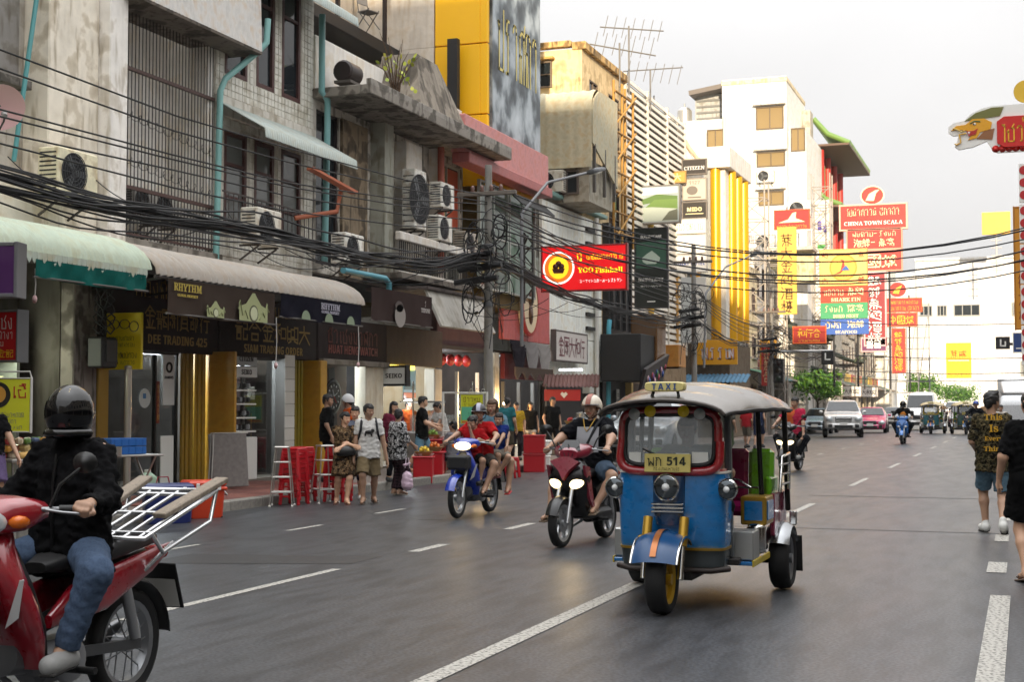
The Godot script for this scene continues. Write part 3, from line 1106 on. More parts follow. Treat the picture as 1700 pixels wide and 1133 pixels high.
func ground() -> void:
	var earth := G.new()
	earth.quad(V(-900,-0.4,400),V(900,-0.4,400),V(900,-0.4,-1500),V(-900,-0.4,-1500))
	struct("ground",earth,worn("6b665e","grain",1))
	var road := G.new()
	var xs := [-11.72,-8.0,-5.0,0.0,4.2]
	for k in 4:
		for q in 60:
			var z0 := 40.0 - q * 4.5
			road.quad(V(xs[k],gy(xs[k]),z0),V(xs[k + 1],gy(xs[k + 1]),z0),V(xs[k + 1],gy(xs[k + 1]),z0 - 4.5),V(xs[k],gy(xs[k]),z0 - 4.5))
	var am := StandardMaterial3D.new()
	am.albedo_color = Color.html("484a4e")
	am.uv1_triplanar = true
	am.uv1_world_triplanar = true
	am.uv1_scale = V(0.42,0.42,0.09)
	am.albedo_texture = noise_tex("asph",0.02,5,[[0.0,grey(0.66)],[0.36,grey(0.84)],[0.5,grey(0.94)],[0.62,Color.WHITE],[1.0,grey(0.9)]],512,61)
	am.detail_enabled = true
	am.detail_blend_mode = BaseMaterial3D.BLEND_MODE_MUL
	am.detail_uv_layer = BaseMaterial3D.DETAIL_UV_2
	am.uv2_triplanar = true
	am.uv2_world_triplanar = true
	am.uv2_scale = V(0.2,0.2,0.2)
	am.detail_albedo = noise_tex("asph2",0.33,2,[[0.0,grey(0.3)],[0.36,grey(0.6)],[0.5,grey(0.88)],[0.64,Color.WHITE],[1.0,Color.WHITE]],512,62)
	am.roughness = 0.45
	am.detail_normal = bump_tex("b_as",0.45,3,6.0,5)
	am.normal_enabled = true
	am.normal_scale = 0.8
	am.roughness_texture = noise_tex("asphr",0.015,3,[[0.0,grey(0.84)],[1.0,Color.WHITE]],256,63)
	am.metallic_specular = 0.5
	struct("road",road,am)
	# repaired strips of tar across the lanes
	var tar := G.new()
	for t in [[-2.2,-17.6,1.9,0.05],[-5.6,-17.9,2.2,0.045],[-0.8,-24.0,2.6,0.06],[-3.6,-30.0,3.2,0.06],[-7.2,-12.6,1.1,0.5]]:
		tar.quad(V(t[0] - t[2],gy(t[0] - t[2]) + 0.003,t[1] + t[3]),V(t[0] + t[2],gy(t[0] + t[2]) + 0.003,t[1] + t[3] * 0.4),V(t[0] + t[2],gy(t[0] + t[2]) + 0.003,t[1] - t[3]),V(t[0] - t[2],gy(t[0] - t[2]) + 0.003,t[1] - t[3]))
	struct("road_patch",tar,mt("232325",0.5))
	# manhole covers,a gutter grate and sealed cracks
	for q in [[-7.6,-24.5]]:
		var mh := part("manhole_cover",G.new().lathe([V2(0.33,0.0),V2(0.33,0.006),V2(0.3,0.008),V2(0.28,0.006),V2(0.001,0.007)],Transform3D(Basis(),V(q[0],gy(q[0]) + 0.001,q[1])),26,true),worn("4a4845","grain",2),self)
		mh.set_meta("kind","structure")
		for k in 5: part("cover_rib",bx(V(q[0],gy(q[0]) + 0.01,q[1] - 0.2 + k * 0.1),V(0.34,0.006,0.03)),mt("565350",0.5),mh)
	# worn thermoplastic lane dashes
	var wm: StandardMaterial3D = mt("a9a69e",0.6).duplicate()
	wm.albedo_texture = noise_tex("mark",0.08,4,[[0.0,grey(0.45)],[0.36,grey(0.62)],[0.46,grey(0.95)],[1.0,Color.WHITE]],256,71)
	wm.uv1_triplanar = true
	wm.uv1_world_triplanar = true
	wm.uv1_scale = V(1.2,1.2,1.2)
	var dashes := [[-3.08,-5.6,-11.7,0.13],[-6.02,-8.6,-11.95,0.1],[-5.98,-13.6,-14.45,0.13],[-5.98,-16.45,-17.4,0.12],[-8.75,-16.0,-16.9,0.09],[-8.85,-13.2,-14.1,0.08],[-8.95,-19.0,-20.0,0.09],
		[-0.2,-5.0,-11.9,0.15],[-0.26,-13.5,-14.4,0.17],[-0.26,-16.6,-17.5,0.15],[-0.26,-19.6,-20.5,0.15],[-0.26,-24.0,-29.0,0.15],[-0.26,-34.0,-40.0,0.15]]
	for k in 9:
		dashes.append([-5.98,-20.2 - k * 6.0,-21.4 - k * 6.0,0.11])
		dashes.append([-3.05,-19.0 - k * 8.0,-22.0 - k * 8.0,0.11])
	for k in dashes.size():
		var d: Array = dashes[k]
		var g := G.new()
		var y := gy(d[0]) + 0.005
		g.quad(V(d[0] - d[3] * 0.5,gy(d[0] - d[3] * 0.5) + 0.005,d[1]),V(d[0] + d[3] * 0.5,y,d[1]),V(d[0] + d[3] * 0.5,y,d[2]),V(d[0] - d[3] * 0.5,gy(d[0] - d[3] * 0.5) + 0.005,d[2]))
		struct("road_marking",g,wm)
	# pavement with its kerb stones and red pavers
	var pv := G.new()
	pv.box(V(-13.1,-0.2,-80),V(2.5,0.37,240))
	var walk := struct("pavement",pv,worn("8a7a70","grain",1))
	var pm := [worn("8c5145","grain",1),worn("7d463c","grain",1),worn("995d4e","grain",1)]
	for a in 16:
		for b in 6:
			part("paver",bx(V(-12.05 - b * 0.42,-0.006,-18.4 - a * 0.42),V(0.41,0.03,0.41),_I,.004),pm[(a * 7 + b * 5 + a * b) % 3],walk)
	var kerb := struct("kerb",bx(V(-11.78,-0.2,-80),V(0.16,0.36,240)),worn("8f8b83","grain",1))
	for a in 26:
		part("kerb_stone",bx(V(-11.77,-0.085,-14.0 - a * 1.0),V(0.2,0.19,0.985),_I,.02),worn(["a09b92","938e86","aaa59b"][a % 3],"grain",1),kerb)
	# the right pavement,beside and behind the camera
	struct("pavement_opposite",bx(V(5.3,-0.1,-70),V(2.2,0.42,260)),worn("8a8078","grain",1))

# a wall facing +z with rectangular openings [x0,y0,x1,y1]; x runs 0..w,y from y0 to y1
func pierced(w: float,y0: float,y1: float,t: float,holes: Array,at_z := 0.0) -> G:
	var g := G.new()
	var xs := [0.0,w]
	for h in holes:
		for q in [h[0],h[2]]:
			if not q in xs and q > 0 and q < w: xs.append(q)
	xs.sort()
	for k in xs.size() - 1:
		var a: float = xs[k]
		var b: float = xs[k + 1]
		var m := (a + b) * 0.5
		var cuts := []
		for h in holes:
			if m > h[0] and m < h[2]: cuts.append([h[1],h[3]])
		cuts.sort_custom(func(p,q): return p[0] < q[0])
		var y := y0
		for c in cuts + [[y1,y1]]:
			if c[0] - y > 0.001: g.box(V(m,(y + c[0]) * 0.5,at_z - t * 0.5),V(b - a,c[0] - y,t))
			y = c[1]
	return g

# the block behind a front: sides,back and roof as one closed mass,x 0..w,front at -set
func mass(w: float,y0: float,y1: float,depth: float,set_back := 0.35) -> G:
	return bx(V(w * 0.5,(y0 + y1) * 0.5,-set_back - depth * 0.5),V(w,y1 - y0,depth))

const RX := Basis(Vector3(1,0,0),Vector3(0,0,1),Vector3(0,-1,0))
const FACE := PI / 2

# ---------------------------------------------------------------- the near shophouses; local x runs down the street,local z out to the road
func near_row() -> void:
	var frame := mt("4a2a26",0.55)
	var glass := dark_glass()
	# pale house at the near end
	var a := thing("shophouse","pale plaster shophouse with stained pilasters and a grey panelled bay above the green awning","building",V(-14.5,0,-9.0),FACE)
	part("wall",mass(11.1,3.9,14.0,9.0,0.3),worn("bdb7ad"),a)
	part("pilaster",bx(V(9.98,9.0,-0.06),V(1.28,10.2,0.5),_I,.02),worn("eee5d4"),a)
	part("pilaster",bx(V(10.88,9.0,0.05),V(0.5,10.2,0.7),_I,.02),worn("f2ede5"),a)
	part("pilaster",bx(V(4.0,9.0,-0.06),V(0.8,10.2,0.5),_I,.02),worn("eee5d4"),a)
	part("spandrel",bx(V(5.0,4.5,-0.1),V(9.0,0.9,0.4),_I,.01),worn0("e4dccd"),a)
	for k in 7: part("panel",bx(V(4.9 + k * 0.66,7.9,-0.27),V(0.63,2.6,0.05),_I,.01),worn("8f8b86"),a)
	part("ledge",bx(V(6.8,6.5,-0.2),V(4.9,0.14,0.3),_I,.01),worn2("77726b"),a)
	part("meter_box",bx(V(9.75,5.05,0.3),V(0.28,0.55,0.18),_I,.015),mt("2a201e",0.6),a)
	# white house with the barred balcony
	var b := thing("shophouse","white shophouse whose two balconies are closed by tall thin vertical bars","building",V(-14.5,0,-20.1),FACE)
	var wl := worn0("f0ece5")
	part("wall",pierced(3.38,4.35,13.0,0.2,[[0.15,6.3,1.1,8.3],[0.1,4.45,0.68,5.95]],-0.9),wl,b)
	part("back_block",mass(3.38,4.35,13.0,8.0,1.25),worn("595450"),b)
	part("side_wall",bx(V(3.27,8.4,-0.55),V(0.22,8.1,1.1),_I,.01),wl,b)
	part("floor_slab",bx(V(1.66,4.28,-0.42),V(3.5,0.16,1.25),_I,.01),worn2("8d867c"),b)
	window(b,V(0.62,7.3,-1.0),0.95,2.0,2,1,mt("1a1211",0.6),glass)
	var dw := window(b,V(0.39,5.2,-1.0),0.58,1.5,1,2,mt("1e1513",0.6),mt("8a8c80",0.3))
	var vent := G.new()
	for k in 8: vent.box(V(1.42,5.15 + k * 0.09,-0.88),V(0.62,0.05,0.05),Basis(Vector3.RIGHT,0.5))
	part("louvre_vent",vent,mt("4b4a48",0.7),b)
	var cage := part("balcony_grille",bx(V(1.68,7.33,0.02),V(3.3,0.06,0.06)).box(V(1.68,5.26,0.02),V(3.3,0.06,0.06)).box(V(1.68,4.45,0.02),V(3.3,0.04,0.05)),mt("4b332d",0.6),b)
	var one := bx(V(0,6.4,0.02),V(0.013,4.0,0.013)).mesh()
	for k in 32: part_mesh("bar",one,mt("251c19",0.6),cage,V(0.05 + k * 0.105,0,0))
	for y: float in [6.55,5.75]:
		var bw := []
		for k in 90: bw.append(V(0.05 + k * 0.036,y + sin(k * 0.9) * 0.07 - k * 0.003,0.07 + cos(k * 0.9) * 0.06))
		part("barbed_wire",tb(bw,0.006,4,false),mt("2c2825",0.7),b)
	# sheet-metal screen over the top of the bay
	part("sheet_screen",G.new().add(corrugated(4.2,PackedVector2Array([V2(0.62,8.38),V2(0.55,10.5),V2(0.5,13.0)]),0.11,0.012),Transform3D(Basis(),V(-0.1,0,0))),worn("d4d1cc","metal",0),b)
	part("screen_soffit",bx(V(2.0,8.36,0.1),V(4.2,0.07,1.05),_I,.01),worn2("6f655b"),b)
	# tiled house with maroon windows
	var c := thing("shophouse","shophouse faced in small cream tiles with tall maroon framed windows","building",V(-14.5,0,-23.5),FACE)
	var cw := worn("d2cec3")
	var holes := [[0.35,7.95,1.2,11.4],[1.55,7.95,2.28,11.4],[2.6,7.95,3.4,11.4],[0.35,4.9,1.2,6.85],[1.5,4.9,2.3,6.85],[2.6,4.9,3.45,6.85]]
	part("wall",pierced(4.0,4.3,13.0,0.3,holes),cw,c)
	part("back_block",mass(4.0,4.3,13.0,8.0),worn("595450"),c)
	var tg := G.new()
	for iy in 62:
		for ix in 28:
			var x := 0.075 + ix * 0.1425
			var y := 4.45 + iy * 0.142
			var free := not (y > 7.05 and y < 7.5)
			for h in holes:
				if x + 0.066 > h[0] and x - 0.066 < h[2] and y + 0.066 > h[1] and y - 0.066 < h[3]: free = false
			if free:
				tg.box(V(x,y,0.006),V(0.128,0.128,0.014 + 0.004 * ((ix * 7 + iy * 3) % 3)),_I,.004)
	stuff(part("wall_tiles",tg,worn("dedbd0","plaster",1,true,0.4),c))
	for h in holes: window(c,V((h[0] + h[2]) * 0.5,(h[1] + h[3]) * 0.5,-0.05),h[2] - h[0],h[3] - h[1],1,2 if h[1] > 7 else 3,frame,glass if h[1] > 7 else mt("6e7270",0.12),0.0,0.09)
	part("sill",bx(V(2.0,7.28,0.03),V(4.0,0.4,0.1),_I,.01),worn("cfcac0"),c)
	var rail := part("window_grille",bx(V(2.0,4.95,0.16),V(3.9,0.03,0.03)).box(V(2.0,5.6,0.16),V(3.9,0.03,0.03)),mt("514a47",0.6),c)
	for k in 22: part("bar",bx(V(0.1 + k * 0.18,5.28,0.16),V(0.014,0.68,0.014)),mt("514a47",0.6),rail)
	for q in [[0.05,7.35,3.95,1.05],[0.6,10.55,3.7,0.9]]:
		var pr := PackedVector2Array()
		for k in 5: pr.append(V2(q[3] * k / 4.0,-0.6 * k / 4.0))
		pr.append(V2(q[3] + 0.02,-0.78))
		part("window_awning",G.new().add(corrugated(q[2],pr,0.09,0.014),Transform3D(Basis(),V(q[0],q[1],0.02))),worn("a9b2ad","metal",0),c)
	# dark weathered house with the concrete ledge
	var d := thing("shophouse","dark mouldy double shophouse with a deep concrete ledge, peeling walls and a sloping fin","building",V(-14.5,0,-27.5),FACE)
	var grime := worn2("6a655e")
	part("wall",pierced(8.8,4.4,8.2,0.3,[[0.15,4.6,1.25,8.0],[3.8,4.6,4.2,8.0],[6.9,4.6,8.7,8.0]]),worn2("cfc9be"),d)
	part("back_block",mass(8.8,4.4,9.3,8.0,0.34),worn("4a4642"),d)
	part("peeling_wall",bx(V(1.95,6.2,0.03),V(1.3,3.6,0.1),_I,.01),worn2("8b7a63"),d)
	part("column",bx(V(3.15,6.3,0.18),V(0.5,3.8,0.4),_I,.015),worn("a9a99c"),d)
	part("column",bx(V(6.65,6.3,0.1),V(0.4,3.8,0.3),_I,.015),worn0("e0dbd2"),d)
	part("duct_casing",bx(V(4.75,6.2,0.16),V(0.95,3.6,0.34),_I,.02),worn0("e6e1d8"),d)
	part("ledge",bx(V(4.4,8.3,0.55),V(8.9,0.22,1.75),_I,.02),worn2("8d867c"),d)
	part("ledge_lip",bx(V(4.4,8.46,1.36),V(8.9,0.14,0.12),_I,.01),worn2("99938a"),d)
	part("parapet",bx(V(4.3,9.0,-0.05),V(8.6,1.2,0.2),_I,.01),worn0("eae5dd"),d)
	part("upper_wall",bx(V(4.4,10.0,-3.0),V(8.8,2.6,0.3)),worn0("e6e1d8"),d)
	part("balcony_edge",bx(V(5.6,11.35,-2.55),V(6.6,0.34,1.2),_I,.02),mt("1b1b1c",0.7),d)
	part("upper_storey",bx(V(5.6,14.5,-4.5),V(6.4,6.0,2.2)),worn0("ddd2c0"),d)
	part("dark_post",bx(V(8.72,10.2,-0.25),V(0.2,2.9,0.3)),mt("181819",0.6),d)
	for k in 3: part("post",bx(V(2.6 + k * 2.9,14.0,-2.2),V(0.1,5.0,0.1)),mt("251a19",0.6),d)
	var fin := G.new()
	var fb := [V(-1.45,0,-0.2),V(-1.45,0,1.15),V(1.6,0,1.15),V(1.6,0,-0.2)]
	var ft := [V(-0.75,1.6,-0.2),V(-0.75,1.6,0.7),V(0.55,1.6,0.7),V(0.55,1.6,-0.2)]
	for k in 4: fin.quad(fb[k],fb[(k + 1) % 4],ft[(k + 1) % 4],ft[k])
	fin.quad(ft[0],ft[1],ft[2],ft[3])
	part("concrete_fin",fin,worn2("8f8577"),d,V(4.5,8.41,0.1))
	window(d,V(0.7,6.3,-0.1),1.1,3.4,2,2,mt("251918",0.6),dark_glass())
	window(d,V(4.0,6.3,-0.1),0.4,3.4,1,2,mt("1a1716",0.6),dark_glass())
	var sw := window(d,V(7.8,6.3,-0.1),1.8,3.4,2,2,mt("b8b8b0",0.4),mt("5d5f58",0.15))
	part("poster",bx(V(0.45,0.8,0.01),V(0.8,1.6,0.01)),mt("c65a3c",0.6),sw)
	part("poster",bx(V(-0.45,0.8,0.01),V(0.75,1.6,0.01)),mt("b99a58",0.6),sw)
	var gr := part("balcony_rail",bx(V(4.6,5.42,0.95),V(4.4,0.2,0.16),_I,.02).box(V(4.6,4.62,0.95),V(4.4,0.05,0.05)),worn0("e2ddd4"),d)
	for k in 40: part("bar",bx(V(2.5 + k * 0.108,4.98,0.95),V(0.018,0.72,0.018)),mt("252321",0.7),gr)
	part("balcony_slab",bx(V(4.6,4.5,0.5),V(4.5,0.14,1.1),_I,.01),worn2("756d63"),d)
	# yellow block with the tall poster
	var e := thing("shophouse","tall yellow panelled building with a huge grey poster and a pink band below","building",V(-14.0,0,-36.7),FACE)
	part("core",mass(4.3,4.3,20.0,8.0,0.1),mt("5a4a20",0.8),e)
	var ym := mt("ffc200",0.45)
	for k in 6:
		var y := 7.6 + k * 2.0
		part("cladding_panel",bx(V(-0.05,y + 0.985,-0.79),V(0.1,1.97,1.36),_I,.015),ym,e)
		part("cladding_panel",bx(V(-0.06,y + 0.985,-3.6),V(0.1,1.99,4.2)),worn0("d9d0c2"),e)
		part("corner_panel",bx(V(-0.02,y + 0.985,0.0),V(0.16,1.97,0.22),_I,.015),ym,e)
		part("front_panel",bx(V(2.15,y + 0.985,-0.06),V(4.2,1.97,0.1),_I,.015),ym,e)
	var pk := worn("c98480","metal",0,true,0.5)
	part("pink_band",bx(V(0.9,8.6,0.22),V(6.9,1.0,0.4),_I,.02),pk,e)
	part("pink_band",bx(V(0.9,7.95,0.3),V(6.9,0.28,0.5),_I,.02),worn("a95f5c","metal",0,true,0.5),e)
	var poster := part("poster_board",bx(V(2.2,11.6,0.1),V(4.15,6.2,0.18),_I,.02),poster_mat(),e)
	part("lettering",ink("ปราศตา",3.5,1.9,0.13),mt("d8c46a",0.5),poster,V(2.25,11.9,0.2))
	window(e,V(0.6,6.2,0.02),2.3,3.0,2,2,mt("99a19a",0.4),mt("4d5a50",0.12))
	window(e,V(3.0,6.2,0.02),2.3,3.0,2,2,mt("99a19a",0.4),mt("68806f",0.12))
	part("vent_strip",G.new().add(corrugated(3.0,PackedVector2Array([V2(0.3,7.55),V2(0.62,7.25)]),0.12,0.03),Transform3D(Basis(),V(1.4,0,0))),mt("1e1c1a",0.6),e)
	# things hung on the fronts
	for q in [["large cream air conditioner beside the brown meter box on the pale pilaster",-13.85,4.7,-18.25,"ece3c2",1.2],["grey air conditioner behind the balcony bars of the white shophouse",-14.9,4.78,-22.3,"a9a69d",1.0],
			["small air conditioner half hidden by the one beside it behind the balcony bars",-14.85,4.9,-21.55,"8d8a84",0.8],["air conditioner over the ribbed awning below the maroon windows",-13.7,4.55,-23.9,"e0dacb",1.15],
			["white air conditioner left of the peeling wall, just above the awning end",-13.6,4.5,-27.4,"efece2",1.1],["upper air conditioner of the pair beside the red drainpipe",-13.75,6.45,-33.0,"ece9df",1.05],
			["lower air conditioner of the pair beside the red drainpipe",-13.6,5.55,-32.5,"e8e4d8",1.05],["brownish air conditioner right of the red drainpipe above the balcony rail",-13.7,5.35,-34.5,"b3ab9c",1.1],
			["tall white air conditioner cabinet on the casing left of the red drainpipe",-13.85,5.75,-31.5,"ece9e0",1.0]]:
		aircon(q[0],V(q[1],q[2],q[3]),FACE,q[4],Vector3.ONE * q[5] if not q[0].begins_with("tall") else V(0.85,2.4,1.1))
	var dish := thing("satellite_dish","pink satellite dish above the cream air conditioner","satellite dish",V(-13.6,5.75,-16.35))
	dish.rotation = V(0.5,0.9,0)
	var dp := []
	for k in 7: dp.append(V2(0.001 + 0.34 * k / 6.0,0.1 * pow(k / 6.0,2.0)))
	part("reflector",G.new().lathe(dp,Transform3D(RX,Vector3.ZERO),28),mt("e0b4b6",0.5),dish)
	part("feed_arm",tb([V(0,-0.4,0.1),V(0,-0.1,0.42),V(0,0,0.45)],0.015,6),mt("282223",0.5),dish)
	part("feed_horn",tb([V(0,0,0.47),V(0,0,0.38)],[0.03,0.045],10),mt("8a8886",0.5),dish)
	part("mount",tb([V(0,0,0),V(0,-0.2,-0.3),V(0,-0.7,-0.3)],0.03,8),mt("6a6662",0.6),dish)
	var teal := mt("4c8f90",0.45)
	solo("drainpipe","teal pipe slanting across the grey panelled bay","pipe",tb([V(-14.35,10.5,-18.55),V(-14.35,5.2,-17.6)],0.038,10),teal)
	solo("drainpipe","teal downpipe with an elbow between the barred and the tiled shophouse","pipe",tb([V(-13.9,9.1,-24.45),V(-13.9,8.62,-24.4),V(-14.0,8.45,-24.3),V(-14.3,7.75,-23.55),V(-14.35,7.5,-23.45),V(-14.35,4.2,-23.35)],0.062,12),mt("7fb0ac",0.45))
	solo("drainpipe","teal downpipe between the tiled shophouse and the dark one","pipe",tb([V(-14.25,10.0,-27.42),V(-14.25,8.3,-27.42),V(-14.2,8.15,-27.6),V(-14.2,7.6,-27.6),V(-14.2,4.6,-27.5)],0.07,12),mt("6f9f9f",0.45))
	solo("drainpipe","rust red downpipe between white air conditioners","pipe",tb([V(-14.15,8.2,-33.9),V(-14.15,5.0,-33.9)],0.09,10),mt("a5523c",0.55))
	solo("drainpipe","short teal pipe bent down under the low air conditioner","pipe",tb([V(-13.5,4.35,-27.0),V(-13.5,4.35,-29.1),V(-13.5,4.25,-29.3),V(-13.5,3.95,-29.3)],0.07,8),mt("5b9aa8",0.45))
	solo("pipe_bracket","broken orange metal strut sticking out before the maroon windows","strut",G.new().bar(V(-13.4,6.25,-25.3),V(-13.0,5.9,-26.5),0.2,0.05).tube([V(-13.2,6.0,-26.3),V(-13.3,5.5,-26.3),V(-13.9,5.3,-25.6)],0.05,8),mt("b5694c",0.6))
	var tank := thing("water_tank","small brown tank on the concrete ledge beside the teal downpipe","tank",V(-13.9,8.55,-28.0),FACE)
	part("barrel",G.new().lathe([V2(0.001,-0.32),V2(0.2,-0.31),V2(0.24,-0.26),V2(0.24,0.26),V2(0.2,0.31),V2(0.001,0.32)],Transform3D(Basis(Vector3.BACK,PI / 2),V(0,0.26,0)),18,true),mt("281c1a",0.5),tank)
	part("stand",bx(V(0,0.02,0),V(0.6,0.06,0.4)),mt("5a544e",0.8),tank)
	# folding chair on the upper terrace
	var ch := thing("folding_chair","grey folding chair on the upper terrace below the yellow building","chair",V(-16.3,11.52,-34.0),1.3)
	part("seat",bx(V(0,0.45,0),V(0.42,0.04,0.4),_I,.01),mt("77736d",0.5),ch)
	part("backrest",bx(V(0,0.8,-0.22),V(0.42,0.24,0.03),Basis(Vector3.RIGHT,-0.15),0.01),mt("8a8680",0.5),ch)
	for s: float in [-0.2,0.2]:
		part("leg",tb([V(s,0.92,-0.25),V(s,0.45,-0.16),V(s,0,0.22)],0.015,6),mt("5b5853",0.4),ch)
		part("leg",tb([V(s,0.5,0.2),V(s,0,-0.24)],0.015,6),mt("5b5853",0.4),ch)

# a cloudy grey print for the tall poster: misty ruins in blue greys
func poster_mat() -> StandardMaterial3D:
	var m := StandardMaterial3D.new()
	m.albedo_texture = noise_tex("poster",0.012,5,[[0.0,Color("1c1f22")],[0.35,Color("5d656a")],[0.5,Color("8f979b")],[0.62,Color("aab2b6")],[1.0,Color("c9d0d4")]],512,91)
	m.uv1_triplanar = true
	m.uv1_scale = V(0.14,0.11,0.14)
	m.roughness = 0.5
	return m

# ---------------------------------------------------------------- shopfronts at street level
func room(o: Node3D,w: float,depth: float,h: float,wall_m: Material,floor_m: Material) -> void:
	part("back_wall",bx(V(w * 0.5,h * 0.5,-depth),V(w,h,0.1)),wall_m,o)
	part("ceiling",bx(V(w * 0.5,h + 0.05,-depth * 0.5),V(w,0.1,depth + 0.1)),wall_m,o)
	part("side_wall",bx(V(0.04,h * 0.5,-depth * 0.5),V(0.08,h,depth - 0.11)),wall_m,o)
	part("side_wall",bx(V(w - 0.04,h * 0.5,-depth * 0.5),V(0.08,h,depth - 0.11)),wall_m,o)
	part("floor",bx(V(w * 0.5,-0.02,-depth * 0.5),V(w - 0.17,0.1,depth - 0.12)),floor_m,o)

func shop(label: String,z0: float,w: float) -> Node3D:
	return thing("shopfront",label,"shopfront",V(-14.5,0,z0),FACE)

func tube_light(at: Vector3,l: float,label: String,turn := FACE) -> void:
	var o := thing("tube_lamp",label,"lamp",at,turn)
	part("tube",tb([V(-l * 0.5,0,0),V(l * 0.5,0,0)],0.016,8),glow("f4f8ff",1.6),o)
	part("batten",bx(V(0,0.045,0),V(l + 0.06,0.05,0.06),_I,.01),mt("d8d8d4",0.5),o)
	lamp(at + V(0,-0.05,0),2.2 if l > 0.8 else 0.25,Color(0.92,0.97,1.0),0.3)

func bulb(at: Vector3,label: String,e := 0.7) -> void:
	var o := thing("bulb_lamp",label,"lamp",at)
	part("bulb",G.new().ell(Vector3.ZERO,V(0.035,0.045,0.035)),glow("ffd9a0",9.0),o)
	part("cord",tb([V(0,0.04,0),V(0,0.6,0)],0.008,5),mt("151515"),o)
	lamp(at,e,Color(1,0.82,0.55),0.035)

# ribbed folding shutter stacked at a shop's side: x0..x1,one leaf per rib
func shutter(o: Node3D,x0: float,x1: float,h: float,hex: String) -> void:
	var n := int((x1 - x0) / 0.065)
	for k in n:
		var x := x0 + (x1 - x0) * (k + 0.5) / n
		part("shutter_leaf",bx(V(x,h * 0.5 + 0.05,0.04 + 0.03 * (k % 2)),V((x1 - x0) / n * 0.92,h,0.07),_I,.014),worn(hex,"metal",0,false,0.45),o)

# hanging cloth banner below an awning lip; runs from z0 to z1 (going away),ya bottom and yb top
func banner(label: String,x: float,z0: float,z1: float,ya: float,yb: float,m: Material,items := [],lean := 0.0) -> Node3D:
	var w := z0 - z1
	var o := thing("cloth_banner",label,"banner",V(x,ya,z0),FACE)
	var rs := []
	for a in 31:
		var ring := PackedVector3Array()
		for b in 9:
			var t := b / 8.0
			var u := a / 30.0
			ring.append(V(w * u,(yb - ya) * t - 0.03 * sin(u * PI) * (1.0 - t),0.018 * sin(u * 17.0 + t * 2.5) * (1.15 - t) + 0.006 * sin(u * 47.0 - t * 5.0) + lean * (1.0 - t)))
		rs.append(ring)
	part("cloth",grid(G.new(),rs,false),m,o)
	part("batten",tb([V(-0.04,0,lean),V(w + 0.04,0,lean)],0.018,6),mt("5b5752",0.6),o)
	var h := Node3D.new()
	letter(o,items,lean * 0.5 + 0.055)
	h.free()
	return o

